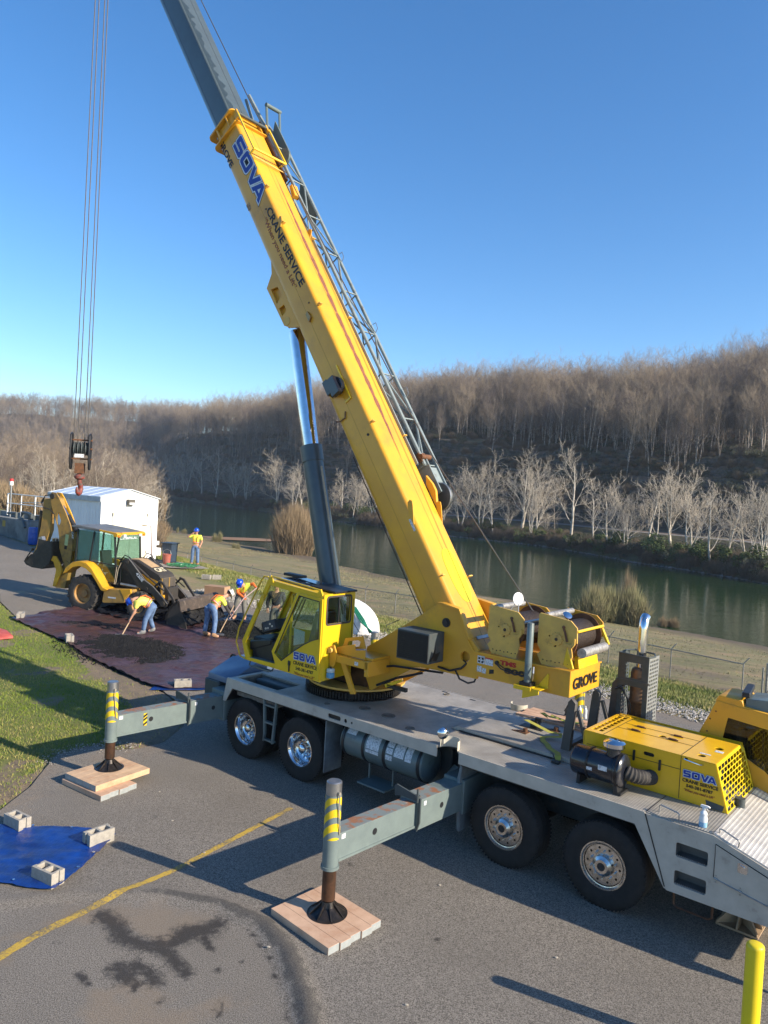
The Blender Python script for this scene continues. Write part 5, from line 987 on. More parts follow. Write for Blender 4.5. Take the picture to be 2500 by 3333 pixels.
# seams, rust strip, oval cover
b = MB(); b.box(-.1, 12.0, -.0035, .0035, 5.130, 5.1315, 0, BM); b.build('weld_seam', mat('seam_brown', (.14, .07, .02), .7), bo)
b = MB(); b.box(-.1, 11.9, -.4015, -.400, 4.80, 4.806, 0, BM); b.build('weld_seam', mat('side_seam', (.42, .24, .03), .6), bo)
b = MB(); vs = []; N = 70
for i in range(N+1):
    t = i/N; s = 3.5+t*7.3; w_ = .050*min(1, t*6)*min(1, (1-t)*3.0)*(1+.22*math.sin(i*1.3)+.15*math.sin(i*3.7)); c0 = .085+.045*t*0+.03*math.sin(t*5)
    c0 = .02+.10*t
    vs += [BP(s, c0-w_, 5.1318), BP(s, c0+w_, 5.1318)]
b.add(vs, [(2*i, 2*i+1, 2*i+3, 2*i+2) for i in range(N)]); b.build('rust_strip', mat('brown_rub_mark', (.22, .075, .04), .7, 0, (.14, .05, .03), 9, dirt=(.40, .22, .06), dscale=5, dlim=(.6, .66)), bo)
b = MB(); ov = []
for i in range(40):
    t = 2*PI*i/40; ct, st_ = math.cos(t), math.sin(t); ov.append((1.15+.50*math.copysign(abs(ct)**.75, ct), .06+.20*math.copysign(abs(st_)**.8, st_)))
b.prism([(p[0], p[1]) for p in ov], 5.1305, 5.136, 'z', 0, BM); oc = b.build('oval_cover_plate', mat('lemon_cover_paint', (.66, .56, .01), .55), bo)
b = MB(); b.box(.66, 1.64, .057, .063, 5.136, 5.138, 0, BM); b.build('panel_seam', INKB, oc)
# lettering on boom side
y_ = -.4012
sova(bo, BP(11.56, y_, 4.805), BS, BH, 1.70, .30, .003)
lettering('lettering', 'GROVE', INKB, bo, BP(12.02, y_, 4.50), BS, BH, .82, .13, .03)
lettering('lettering', '.CRANE SERVICE', INKB, bo, BP(9.62, y_, 4.905), BS, BH, 2.10, .155, .022)
lettering('lettering', '\u201cWhen you need a Lift\u201d', mat('orange_brown_ink', (.30, .09, .03), .5), bo, BP(9.45, y_, 4.755), BS, BH, 1.85, .10, .012, .12)
b = MB(); b.box(9.95, 10.12, -.403, -.4005, 4.50, 4.60, 0, BM); b.build('small_emblem', mat('faded_emblem', (.50, .30, .12), .5, 0, (.10, .06, .04), 45, (.48, .52)), bo)
# lug under the boom for lift cylinder
for s in (-1, 1):
    me = curve_mesh([[(8.62, 4.50), (8.36, 4.38), (8.20, 4.12), (7.20, 4.16), (7.05, 4.28), (6.9, 4.5)], [(8.10, 4.20), (8.02, 4.38), (7.78, 4.42), (7.72, 4.20)], [(7.60, 4.20), (7.58, 4.36), (7.42, 4.36), (7.40, 4.20)]], .02, .003); me.materials.clear(); me.materials.append(YEL)
    me.transform(Matrix(((1, 0, 0, 0), (0, 0, -1, s*.34), (0, 1, 0, 0), (0, 0, 0, 1)))); me.transform(BM); finish('lug_plate', me, bo, 30)
b = MB(); b.box(7.3, 8.3, -.32, .32, 4.36, 4.42, 0, BM); b.box(7.15, 8.18, -.28, -.24, 4.17, 4.42, 0, BM); b.box(8.18, 8.22, -.32, .32, 4.13, 4.42, 0, BM); b.box(7.62, 7.66, -.32, .32, 4.18, 4.42, 0, BM); b.build('lug_web', YEL, bo)
b = MB(); b.cyl(BP(7.22, -.37, 4.27), BP(7.22, .37, 4.27), .085, n=20); b.build('lug_pin', YFADE, bo)
# tabs and lugs along the top edges
b = MB()
for s_ in (4.2, 6.9, 9.0, 1.15, 10.0): b.prism([(s_, 5.10), (s_+.02, 5.20), (s_-.02, 5.20)], -.42, -.405, 'y', 0, BM); b.box(s_-.006, s_+.006, -.44, -.34, 5.12, 5.19, 0, BM)
for s_ in (4.0, 6.8, 8.9, 1.1): b.box(s_-.01, s_+.01, .36, .46, 5.12, 5.17, 0, BM)
b.build('edge_tab', YFADE, bo)
for y in (-.41, .41):
    b = MB(); b.prism([(2.15, 5.08), (2.45, 5.22), (2.52, 5.24), (2.56, 5.20), (2.54, 5.14), (2.35, 5.06)], y-.01, y+.01, 'y', 0, BM); b.build('lifting_lug', YEL, bo, .003)
    b = MB(); b.prism([(8.95, 5.08), (9.05, 5.18), (9.12, 5.20), (9.16, 5.16), (9.12, 5.08)], y-.01, y+.01, 'y', 0, BM); b.build('lifting_lug', YEL, bo, .003)
# boom camera reel and small fittings
b = MB(); b.cyl(BP(5.22, -.42, 4.80), BP(5.22, -.50, 4.80), .165, n=32); b.cyl(BP(5.22, -.50, 4.80), BP(5.22, -.515, 4.80), .175, n=32); b.box(5.02, 5.38, -.60, -.50, 4.70, 4.90, 0, BM); b.box(5.12, 5.42, -.58, -.42, 4.60, 4.72, 0, BM); cr_ = b.build('length_sensor_reel', BLKM, bo, .008)
b = MB(); b.box(4.85, 5.60, -.425, -.405, 4.93, 4.96, 0, BM); b.box(4.85, 4.88, -.425, -.405, 4.80, 4.95, 0, BM); b.build('reel_bracket', YCAB, cr_)
b = MB(); b.tube([BP(5.35, -.43, 4.62), BP(5.42, -.44, 4.54), BP(5.25, -.44, 4.52), BP(5.1, -.43, 4.6)], .008, 6); b.tube([BP(4.72, -.42, 4.72), BP(4.62, -.42, 4.66), BP(4.63, -.42, 4.52), BP(4.68, -.42, 4.44)], .012, 6); b.build('sensor_cable', RUST, cr_)
b = MB(); b.prism([(6.74, 4.80), (6.92, 4.80), (6.95, 4.86), (6.80, 4.88)], -.45, -.402, 'y', 0, BM); b.build('cable_guide', mat('brass_guide', (.35, .22, .10), .3, .8), bo)
b = MB(); b.cyl(BP(7.10, -.402, 4.95), BP(7.10, -.41, 4.95), .018, n=10); b.cyl(BP(4.05, -.402, 4.96), BP(4.05, -.41, 4.96), .025, n=12); b.build('side_hole', INKB, bo)
b = MB(); b.box(2.05, 2.28, -.4025, -.4005, 5.01, 5.055, 0, BM); b.build('paper_label', STICK, bo)
b = MB(); b.box(.0, .05, -.2, .30, 5.132, 5.15, 0, BM); b.build('foot_strip', STEEL, bo)
# lower edge dark wear line
b = MB(); b.tube([BP(.2, -.385, 4.455), BP(3.9, -.385, 4.455)], .010, 5); b.tube([BP(.55, -.41, 4.5), BP(.50, -.42, 4.6), BP(.36, -.42, 4.68), BP(.3, -.42, 4.62)], .014, 6); b.build('edge_cable', mat('brown_black_cable', (.05, .03, .02), .7), bo)
# --- stowed lattice jib beside the boom (far side)
JG = mat('jib_grey_paint', (.24, .29, .29), .42, 0, (.19, .23, .24), 5, dirt=(.12, .10, .09), dscale=6)
jb = D.objects.new('lattice_jib', None); COL.objects.link(jb); jb.parent = CR
Y0, Y1, H0, H1 = .56, .95, 4.78, 5.18; S0, S1 = 3.35, 11.7
for (y, h) in ((Y0, H0), (Y0, H1), (Y1, H0), (Y1, H1)):
    b = MB(); b.tube([BP(S0, y, h), BP(S1, y, h), BP(13.5 if y == Y0 else 12.6, .62 if y == Y0 else .8, 5.08 if h == H1 else 4.95)], .036, 8); b.build('jib_chord', JG, jb)
nb = 8; ds = (S1-S0)/nb
for i in range(nb+1):
    s = S0+i*ds
    b = MB()
    for p, q in (((Y0, H0), (Y1, H0)), ((Y0, H1), (Y1, H1)), ((Y0, H0), (Y0, H1)), ((Y1, H0), (Y1, H1))): b.tube([BP(s, *p), BP(s, *q)], .016, 5)
    if i < nb:
        f_ = i % 2
        for (p, q) in (((Y0, H0), (Y0, H1)), ((Y1, H0), (Y1, H1)), ((Y0, H1), (Y1, H1)), ((Y0, H0), (Y1, H0))):
            if f_: p, q = q, p
            b.tube([BP(s, *p), BP(s+ds, *q)], .017, 5)
    b.build('jib_lacing', JG, jb)
b = MB(); b.box(3.4, 9.2, .43, .45, 4.98, 5.14, 0, BM); b.build('jib_stow_rail', mat('pale_grey_rail', (.34, .38, .38), .5, 0, (.26, .3, .3), 5), jb, .004)
b = MB(); b.box(2.75, 3.45, .60, .63, 4.86, 5.24, 0, BM); b.box(2.75, 3.45, .86, .89, 4.86, 5.24, 0, BM); b.box(2.9, 3.3, .63, .86, 5.16, 5.2, 0, BM); b.build('jib_head_plate', JG, jb, .006)
b = MB(); b.lathe([(.0, .64), (.20, .64), (.255, .655), (.235, .69), (.235, .71), (.255, .745), (.20, .76), (0, .76)], BP(2.72, 0, 5.10), Y3, 36); b.build('jib_sheave', DKGR, jb)
b = MB(); b.lathe([(.262, .66), (.27, .67), (.27, .68), (.262, .69)], BP(2.72, 0, 5.10), Y3, 36); b.build('sheave_guard', STEEL, jb)
b = MB(); b.cyl(BP(3.5, .48, 5.22), BP(3.5, .76, 5.22), .05, n=14); b.box(3.42, 3.6, .5, .7, 5.12, 5.2, 0, BM); b.cyl(BP(2.88, .46, 5.10), BP(2.88, .55, 5.10), .06, n=14); b.cyl(BP(2.80, .6, 4.9), BP(2.80, .9, 4.9), .05, n=14); b.build('jib_pin', RUST, jb)
b = MB(); b.prism([(2.45, 5.12), (2.95, 5.12), (3.1, 5.2), (2.9, 5.25), (2.75, 5.25)], .40, .46, 'y', 0, BM); b.prism([(10.1, 5.10), (10.4, 5.16), (10.38, 5.24), (10.1, 5.2)], .40, .56, 'y', 0, BM); b.build('jib_bracket', YEL, jb, .004)
b = MB(); b.box(10.6, 12.4, .40, .46, 4.95, 5.17, 0, BM); b.build('jib_mount_plate', GREASE, jb)
b = MB(); b.prism([(9.6, 5.0), (10.6, 5.0), (10.9, 5.2), (9.9, 5.2)], .93, .96, 'y', 0, BM); b.prism([(11.4, 5.1), (12.3, 5.1), (12.5, 5.3), (11.6, 5.3)], .80, .83, 'y', 0, BM); b.build('jib_gusset', GRYB, jb)
b = MB(); b.lathe([(.0, .60), (.16, .60), (.2, .61), (.185, .63), (.2, .66), (0, .67)], BP(11.35, 0, 5.2), Y3, 30); b.build('jib_sheave', GRYB, jb)
b = MB(); b.tube([BP(12.1, .55, 5.12), BP(12.75, .58, 5.40)], .028, 6); b.tube([BP(12.1, .92, 5.12), BP(12.75, .95, 5.42)], .028, 6); b.cyl(BP(12.75, .55, 5.42), BP(12.75, .98, 5.42), .045, n=14); b.build('jib_roller_horn', GRYB, jb)
b = MB()
for s_ in (6.5, 8.4, 4.9): b.tube([BP(s_, .95, 5.2), BP(s_+.05, .95, 5.3), BP(s_+.18, .95, 5.32), BP(s_+.2, .95, 5.24)], .008, 5)
b.build('rope_hook', STEEL, jb)
# --- ropes
b = MB(); b.tube([(5.0, .25, 3.36), BP(3.26, .30, 5.56), BP(12.9, .42, 5.16), BP(22.9, .34, 5.07)], .011, 6); b.build('winch_rope', ROPE, CR)
# ------------------------------------------------------------------ hook block hanging below the boom tip
hb = thing('hook_block', 'black hook block and orange red hook hanging on wire ropes above the white shed', 'hook block', None, cw(-9.0, 0, 4.66), math.radians(14))
def hx(y): return y
b = MB()
for y in (-.26, .22): b.prism([(-.20, .95), (.0, 1.02), (.2, .95), (.24, .75), (.2, .2), (.1, .0), (-.1, .0), (-.22, .2)], y, y+.04, 'y', 0, Matrix.Rotation(PI/2, 4, 'Z') @ Matrix.Translation((0, 0, .62)))
b.build('cheek_plate', BLACK, hb, .006)
b = MB()
for y in (-.16, -.06, .04, .14): b.lathe([(0, y-.03), (.17, y-.03), (.19, y-.025), (.165, y), (.19, y+.025), (.17, y+.03), (0, y+.03)], (0, 0, 1.20), Y3, 24)
M_ = Matrix.Rotation(PI/2, 4, 'Z'); b.v = [tuple(M_ @ Vector(v)) for v in b.v]; b.build('sheave', DKGR, hb)
b = MB(); b.box(-.3, .3, -.02, .02, .90, .94); b.box(-.3, .3, -.02, .02, 1.42, 1.46); b.box(-.12, .12, -.12, .12, .52, .80); b.cyl((-.3, 0, 1.2), (.3, 0, 1.2), .03); b.build('crosshead', RUST, hb)
b = MB(); b.box(-.12, .12, -.235, -.225, .95, 1.05); b.build('capacity_plate', STICK, hb)
HK = mat('orange_red_hook', (.24, .045, .035), .55, 0, (.12, .085, .075), 12, (.45, .55))
b = MB(); b.cyl((0, 0, .62), (0, 0, .46), .07, .06, n=16); b.lathe([(.05, .34), (.13, .38), (.14, .44), (.08, .50)], (0, 0, 0), Z3, 18); b.build('swivel', HK, hb)
b = MB(); pts = [(0, 0, .40), (0, 0, .30), (.03, 0, .24), (.11, 0, .17), (.13, 0, .08), (.08, 0, -.01), (-.02, 0, -.04), (-.11, 0, 0), (-.15, 0, .08), (-.14, 0, .14)]
M_ = Matrix.Rotation(math.radians(78), 4, 'Z'); b.tube([M_ @ Vector(p) for p in pts], [.055, .055, .06, .068, .07, .07, .065, .055, .04, .02], 14); b.build('hook', HK, hb)
tipx = -9.0
for i, (dx, dy) in enumerate(((-.19, .0), (-.09, .03), (.09, .0), (.17, .03))):
    o_ = cw(-9.0, 0, 0); top = cw(-9.02+dx*.9, dy*6, 24.2); bot = cw(-9.0+0, 0, 6.05)
    M_ = Matrix.Rotation(-TH, 4, 'Z')
    p_ = M_ @ (Vector((o_.x, o_.y, 0)) - Vector((o_.x, o_.y, 0)))
    b = MB(); b.tube([(dx, dy, 1.25), (dx*.8-.0, dy*3, 19.6)], .0135, 6); b.build('hoist_rope', ROPE, hb)

# ------------------------------------------------------------------ timber pads under the outriggers
def timber(par, x0, x1, y0, y1, z0, z1, axis, endm=WOODE, m_=None):
    m_ = m_ or WOOD
    b = MB(); g = .001; b.box(x0+g, x1-g, y0+g, y1-g, z0, z1); o = b.build('timber', [m_, endm], par, .002)
    for p in o.data.polygons:
        n = p.normal
        if abs(n.x if axis == 'x' else n.y) > .9: p.material_index = 1
    return o
WCB = mat('pinkish_sawn_timber', (.57, .38, .26), .8, 0, (.47, .30, .20), 4, dirt=(.44, .25, .15), dscale=4, dlim=(.55, .75), bump=.12)
q = cw(4.78, -3.93); mp = thing('timber_mat', 'pale timber mat of squared beams under the nearest outrigger foot', 'timber mat', 'timber mats under outriggers', (q.x, q.y, .02), TH+math.radians(-4))
for i in range(5): timber(mp, -.52, .50+.02*(i % 2), -.42+i*.165, -.42+(i+1)*.165, 0, .085, 'x', WOODE, WCB)
for c in mp.children: c.rotation_euler = (0, 0, 0)
q = cw(-.66, -3.60); mp2 = thing('timber_mat', 'two layer crossed timber mat under the outrigger foot beside the grass', 'timber mat', 'timber mats under outriggers', (q.x, q.y, .02), TH+math.radians(6))
for i in range(5): timber(mp2, -.36+i*.165, -.36+(i+1)*.165, -.58, .46, .093, .185, 'y', WOODE, WOOD)
for i in range(4): timber(mp2, -.38, .66-.02*(i % 2), -.62+i*.172, -.62+(i+1)*.172, 0, .09, 'x', WOODE, WCB)
# boards, straps, bottles and a bag lying on the deck
bd = thing('board_stack', 'pale timber boards stacked on the far edge of the crane deck', 'boards', None, cw(5.15, 1.15, 1.425), TH)
for i in range(4): timber(bd, -.66+.04*(i % 2), .62, -.34+i*.14, -.34+(i+1)*.14-.006, 0, .09, 'x', WOODE, WCB)
st = thing('ratchet_strap', 'yellow green ratchet strap lying loose across the deck and boards', 'strap', None, cw(0, 0, 0), TH)
b = MB(); z = 1.53
ribbon(b, [(5.05, .85, 1.56), (5.0, .78, 1.64), (5.12, .80, 1.60), (5.2, .92, 1.57), (5.35, 1.0, 1.54), (5.5, 1.05, 1.54), (5.62, 1.0, 1.56), (5.66, .92, 1.6), (5.5, .88, 1.56), (5.3, .95, 1.55), (5.1, .9, 1.6)], .085)
ribbon(b, [(5.1, .45, 1.52), (4.95, .40, 1.56), (4.98, .28, 1.62), (5.2, .22, 1.60), (5.45, .18, 1.56), (5.62, .2, 1.57), (5.66, .12, 1.55), (5.5, .06, 1.53), (5.42, .0, 1.51), (5.5, -.12, 1.505), (5.62, -.22, 1.505), (5.72, -.35, 1.505), (5.9, -.45, 1.505), (5.95, -.53, 1.50), (5.97, -.60, 1.44)], .085)
b.build('webbing', STRAP, st)
b = MB(); b.box(5.02, 5.14, .35, .47, 1.50, 1.62); b.box(5.08, 5.2, .38, .44, 1.6, 1.66); b.box(4.85, 5.25, .30, .50, 1.492, 1.5); b.build('strap_winch', BLACK, st, .006)
b = MB(); b.box(5.92, 6.03, -.68, -.6, 1.425, 1.46); b.tube([(5.97, -.64, 1.45), (5.9, -.6, 1.53), (5.85, -.56, 1.52)], .008, 6); b.build('strap_hook', BLACK, st)
PETM = mat('clear_bottle_plastic', (.62, .70, .78), .15, 0, (.50, .58, .68), 20, spec=.8)
for i, (x, y) in enumerate(((5.36, 1.42), (5.44, 1.46))):
    t_ = thing('water_bottle', ('clear water bottle against the black bag on the boards', 'clear water bottle nearer the striped jack on the boards')[i], 'bottle', 'water bottles on the deck boards', cw(x, y, 1.515), TH)
    b = MB(); b.lathe([(0, 0), (.03, 0), (.033, .01), (.033, .05), (.030, .07), (.033, .09), (.033, .14), (.02, .175), (.012, .185), (.012, .195)], (0, 0, 0), Z3, 14); b.build('bottle_body', PETM, t_); b = MB(); b.cyl((0, 0, .19), (0, 0, .208), .014); b.build('bottle_cap', WHITE, t_)
b = MB(); vs = []; N = 12
for i in range(7):
    for k in range(N):
        t = 2*PI*k/N; r_ = (.03, .11, .12, .10, .07, .035, .01)[i]*(1+.18*math.sin(k*3.1+i*2.2)); vs.append((r_*math.cos(t), r_*math.sin(t)*.8, (0, .01, .07, .14, .19, .22, .24)[i]))
b.add(vs, [(i*N+k, i*N+(k+1) % N, (i+1)*N+(k+1) % N, (i+1)*N+k) for i in range(6) for k in range(N)])
o = b.build('plastic_bag', mat('black_bag', (.02, .02, .022), .3), None, 0, 30); o.location = cw(5.22, 1.42, 1.515); tag(o, 'crumpled black plastic bag beside the water bottles on the deck', 'bag')
# spray bottle on the front deck
spb = thing('spray_bottle', 'white spray bottle with blue liquid standing on the front deck plate', 'spray bottle', None, cw(8.13, -1.20, 1.422), TH)
b = MB(); b.lathe([(0, 0), (.044, 0), (.046, .01), (.046, .06)], (0, 0, 0), Z3, 20); b.build('blue_liquid_part', mat('pale_blue_liquid', (.25, .48, .70), .3), spb)
b = MB(); b.lathe([(.046, .06), (.046, .10), (.038, .13), (.042, .155), (.03, .175), (.016, .19), (.016, .205)], (0, 0, 0), Z3, 20); b.build('bottle_body', mat('milky_plastic', (.70, .74, .77), .35), spb)
b = MB(); b.cyl((0, 0, .20), (0, 0, .222), .02); b.prism([(-.04, .222), (-.035, .25), (.04, .252), (.065, .245), (.07, .232), (.03, .228), (.02, .222)], -.012, .012); b.prism([(.03, .228), (.05, .20), (.045, .198), (.02, .22)], -.005, .005); b.build('trigger_head', WHITE, spb, .003)

# ------------------------------------------------------------------ cinder blocks
def cinder(name_loc, rz, tilt, label, group='cinder blocks weighing down tarps', up='side', s=1.0):
    t_ = thing('cinder_block', label, 'cinder block', group, name_loc, rz)
    # block 0.40 long x, 0.20 y, 0.20 z ; cells open along one axis
    L_, W_, H_ = .40*s, .20*s, .20*s; k = .032*s
    def R(x0, x1, y0, y1): return [(x0, y0), (x1, y0), (x1, y1), (x0, y1)]
    me = curve_mesh([[(-L_/2, -W_/2), (L_/2, -W_/2), (L_/2, -.03*s), (L_/2-.02*s, -.025*s), (L_/2-.02*s, .025*s), (L_/2, .03*s), (L_/2, W_/2), (-L_/2, W_/2), (-L_/2, .03*s), (-L_/2+.02*s, .025*s), (-L_/2+.02*s, -.025*s), (-L_/2, -.03*s)], rrect(-L_/2+k+.01, -k/2, -W_/2+k, W_/2-k, .015*s, 2), rrect(k/2, L_/2-k-.01, -W_/2+k, W_/2-k, .015*s, 2)], H_/2, .002)
    me.materials.clear(); me.materials.append(CONC)
    R_ = {'top': Matrix.Translation((0, 0, H_/2)), 'side': Matrix.Translation((0, 0, W_/2)) @ Matrix.Rotation(PI/2, 4, 'X'), 'end': Matrix.Translation((0, 0, L_/2)) @ Matrix.Rotation(PI/2, 4, 'Y')}[up]
    finish('block_body', me, t_, 25, R_); t_.rotation_euler = (tilt, 0, rz); return t_
cinder((-4.98, 10.42, .02), math.radians(-32), 0, 'sandy cinder block on the far left corner of the blue tarp', up='top', s=.92)
cinder((-3.70, 10.12, .02), math.radians(52), 0, 'cinder block with rough broken end on the right corner of the blue tarp', up='top', s=.92)
cinder((-3.92, 9.06, .02), math.radians(-28), 0, 'cinder block on the nearest edge of the blue tarp', up='top', s=.92)
cinder((-4.66, 17.86, .09), math.radians(20), 0, 'cinder block on the tarp edge behind the near outrigger beam', up='top')
cinder((-8.85, 21.15, gz(-8.85, 21.15)+.04), math.radians(-60), 0, 'upright cinder block halfway along the brown tarp edge', up='top')
cinder((-11.3, 23.25, gz(-11.3, 23.25)+.04), math.radians(-70), 0, 'cinder block at the far left corner of the brown tarp', up='top')
cinder((-8.05, 34.1, gz(-8.05, 34.1)+.02), math.radians(-8), 0, 'pale cinder block lying left of its pair on the grass by the fence', 'cinder blocks on the grass', up='top')
cinder((-7.62, 34.35, gz(-7.6, 34.35)+.02), math.radians(12), 0, 'brownish cinder block lying right of its pair on the grass by the fence', 'cinder blocks on the grass', up='top')

# ------------------------------------------------------------------ tarps
def cloth(name, poly, amp, m_, label, cat, st=.09, z0=.035, seed=0, dirx=None, groups=None, fold=None, edge=True):
    P_ = jgrid(min(p[0] for p in poly), max(p[0] for p in poly), min(p[1] for p in poly), max(p[1] for p in poly), st, poly)
    bd_ = []
    for i, p in enumerate(poly):
        q = poly[(i+1) % len(poly)]; n = max(1, int(math.hypot(q[0]-p[0], q[1]-p[1])/(st*1.2)))
        for k in range(n): bd_.append((p[0]+(q[0]-p[0])*k/n+random.uniform(-.01, .01), p[1]+(q[1]-p[1])*k/n+random.uniform(-.01, .01)))
    V, F = fillpoly(bd_, P_); x, y = V[:, 0], V[:, 1]
    a_ = dirx or 0; u_ = x*math.cos(a_)+y*math.sin(a_); v_ = -x*math.sin(a_)+y*math.cos(a_)
    w = np.abs(fbm(u_*.9, v_*3.2, 1.1, 4, seed)-.5)*2; w2 = fbm(x, y, .8, 3, seed+5)
    z = near(x, y)+z0+amp*(1-w)**3*(.4+w2)+amp*.5*fbm(u_*.8, v_*5, 2.2, 2, seed+9)
    me = np_mesh(name, np.column_stack([x, y, z]), F, m_); o = link(name, me); 
    return tag(o, label, cat)
BT = NT('blue_tarp_plastic'); BT.col(BT.mix(BT.rng(BT.noise(3, 5.), .35, .65), (.004, .042, .24), (.006, .022, .11)), .38); BT.bump(BT.noise(3.2, 5., .6, (1, .35, 1, .6)), .9, .05, BT.bump(BT.noise(22, 4., .6), .5, .01)); BT.b.inputs['Coat Weight'].default_value = .0
cloth('blue_tarp', [(-6.4, 10.55), (-5.2, 10.42), (-4.55, 10.46), (-3.95, 10.46), (-3.52, 10.32), (-3.60, 9.7), (-3.66, 9.25), (-3.73, 8.86), (-4.0, 8.86), (-4.44, 8.94), (-5.2, 9.0), (-6.4, 9.1)], .03, BT.M, 'bright blue tarp spread on the asphalt in the left foreground', 'tarp', .055, .03, 3)
btarp = [o for o in COL.objects if o.name.startswith('blue_tarp')][0]
for gx_, gy_ in ((-3.66, 9.35), (-3.72, 9.0), (-3.62, 9.75), (-4.3, 8.97), (-4.9, 9.03), (-3.6, 10.15), (-4.2, 10.42), (-4.75, 10.41)):
    b = MB(); b.lathe([(.006, .0), (.016, .0), (.018, .006), (.006, .006), (.006, 0)], (gx_, gy_, .075), Z3, 12); b.build('grommet', CHR, btarp)
MT = NT('maroon_plastic_sheeting')
pp = MT.noise(.55, 5., .65); c_ = MT.mix(MT.rng(MT.noise(1.6, 5., .7), .35, .65), (.085, .036, .030), (.05, .024, .021)); c_ = MT.mix(MT.rng(pp, .46, .64), c_, (.070, .042, .062)); c_ = MT.mix(MT.rng(MT.noise(.9, 6., .75), .56, .66, 0., .8), c_, (.055, .04, .03))
MT.bump(MT.noise(1.7, 6., .7, (.5, 3.4, 1, .3)), 1., .10, MT.bump(MT.noise(5, 6., .7, (.35, 3.2, 1, .2)), .9, .05)); MT.col(c_, .36); MT.b.inputs['Coat Weight'].default_value = .12
cloth('maroon_plastic_sheet', [(-11.55, 23.15), (-10.52, 25.4), (-9.4, 25.8), (-8, 24.9), (-6.2, 25.4), (-4.6, 24.9), (-3.6, 23.9), (-2.2, 21.6), (-1.6, 19.2), (-3.2, 18.0), (-4.0, 17.9), (-4.9, 17.62), (-5.4, 17.75), (-6.56, 18.73), (-7.94, 19.95), (-8.82, 20.95)], .07, MT.M, 'shiny maroon and purple plastic sheeting spread on the road under the asphalt piles', 'tarp', .11, .04, 8, dirx=.5)
BK = NT('black_poly_sheet'); BK.col((.012, .014, .02), .22); BK.bump(BK.noise(3, 5., .6, (.5, 2.6, 1, .3)), 1., .08)
cloth('black_plastic_sheet', [(-9.6, 25.0), (-9.2, 27.2), (-6.5, 27.0), (-4.4, 26.6), (-4.2, 25.2), (-5.6, 24.9), (-6.5, 25.1), (-7.2, 24.6), (-8.1, 24.1)], .12, BK.M, 'black plastic sheeting rumpled under the backhoe bucket', 'tarp', .11, .05, 18, dirx=.5)
PT = MATS['blue_tarp_plastic']
cloth('blue_tarp', [(-5.35, 17.45), (-4.2, 17.7), (-3.9, 18.0), (-4.4, 18.15), (-5.3, 17.9)], .02, PT, 'blue tarp edge showing under the maroon sheet behind the outrigger', 'tarp', .1, .03, 21)
# ------------------------------------------------------------------ piles of broken asphalt
def pile(name, label, cx, cy, rx, ry, hgt, n, rot=0, sz=(.03, .09), seed=1):
    r_ = np.random.default_rng(seed); t_ = thing(name, label, 'asphalt pile', None, (cx, cy, 0), rot)
    # mound
    N = 40; xs_ = np.linspace(-1.15, 1.15, N); X, Y = np.meshgrid(xs_, xs_, indexing='ij'); R_ = np.hypot(X, Y)
    c, s = math.cos(rot), math.sin(rot); wx = cx+(X*rx*c-Y*ry*s); wy = cy+(X*rx*s+Y*ry*c)
    H = hgt*np.clip(1-R_**1.7, 0, 1)*(.4+fbm(wx, wy, 1.6, 3, seed))*1.1-.05*(R_ > .95); Z = near(wx, wy)+.05+H
    me = np_mesh('m', np.stack([X*rx, Y*ry, Z], -1).reshape(-1, 3), gridfaces(N, N), ASPHK); link('mound', me, t_)
    k = r_.normal(0, .48, (n, 2)); k = k[np.hypot(k[:, 0], k[:, 1]) < 1.35]; n = len(k)
    wx = cx+(k[:, 0]*rx*c-k[:, 1]*ry*s); wy = cy+(k[:, 0]*rx*s+k[:, 1]*ry*c); R_ = np.hypot(k[:, 0], k[:, 1])
    z = near(wx, wy)+.05+hgt*np.clip(1-R_**1.7, 0, 1)*(.4+fbm(wx, wy, 1.6, 3, seed))*1.1
    size = r_.uniform(*sz, n)*r_.uniform(.5, 1, n); O_ = np.array([(1, 0, 0), (-1, 0, 0), (0, 1, 0), (0, -1, 0), (0, 0, 1), (0, 0, -1)], float)
    q = O_[None]*size[:, None, None]*r_.uniform(.5, 1.2, (n, 6, 1)); ang = r_.uniform(0, 6.28, n); ca, sa = np.cos(ang), np.sin(ang)
    x = q[:, :, 0]*ca[:, None]-q[:, :, 1]*sa[:, None]; y = q[:, :, 0]*sa[:, None]+q[:, :, 1]*ca[:, None]
    V = np.stack([x+(k[:, 0]*rx)[:, None], y+(k[:, 1]*ry)[:, None], q[:, :, 2]+z[:, None]], -1).reshape(-1, 3)
    f = np.array([(0, 2, 4), (2, 1, 4), (1, 3, 4), (3, 0, 4), (2, 0, 5), (1, 2, 5), (3, 1, 5), (0, 3, 5)]); F = (f[None]+np.arange(n)[:, None, None]*6).reshape(-1, 3)
    me = np_mesh('c', V, F, ASPHC, None, False); link('asphalt_lumps', me, t_, kind='stuff'); return t_
ASPHK = mat('fresh_asphalt_black', (.018, .018, .019), .75, 0, (.010, .010, .011), 12, bump=.8, bscale=30); ASPHC = mat('fresh_asphalt_lumps', (.009, .009, .010), .7, 0, (.005, .005, .006), 3, spec=.3)
pile('asphalt_pile', 'broad scattered pile of black asphalt lumps raked by the bending worker', -7.0, 21.0, 2.1, 1.4, .12, 16000, -.6, (.010, .040), 3)
pile('asphalt_pile', 'steeper black asphalt pile in front of the workers at the bucket', -4.75, 24.2, 1.15, .9, .34, 7000, -.6, (.012, .055), 5)
pile('asphalt_pile', 'thin black asphalt smear near the left end of the maroon sheet', -9.0, 23.2, 1.35, .45, .05, 1500, -.05, (.012, .035), 7)
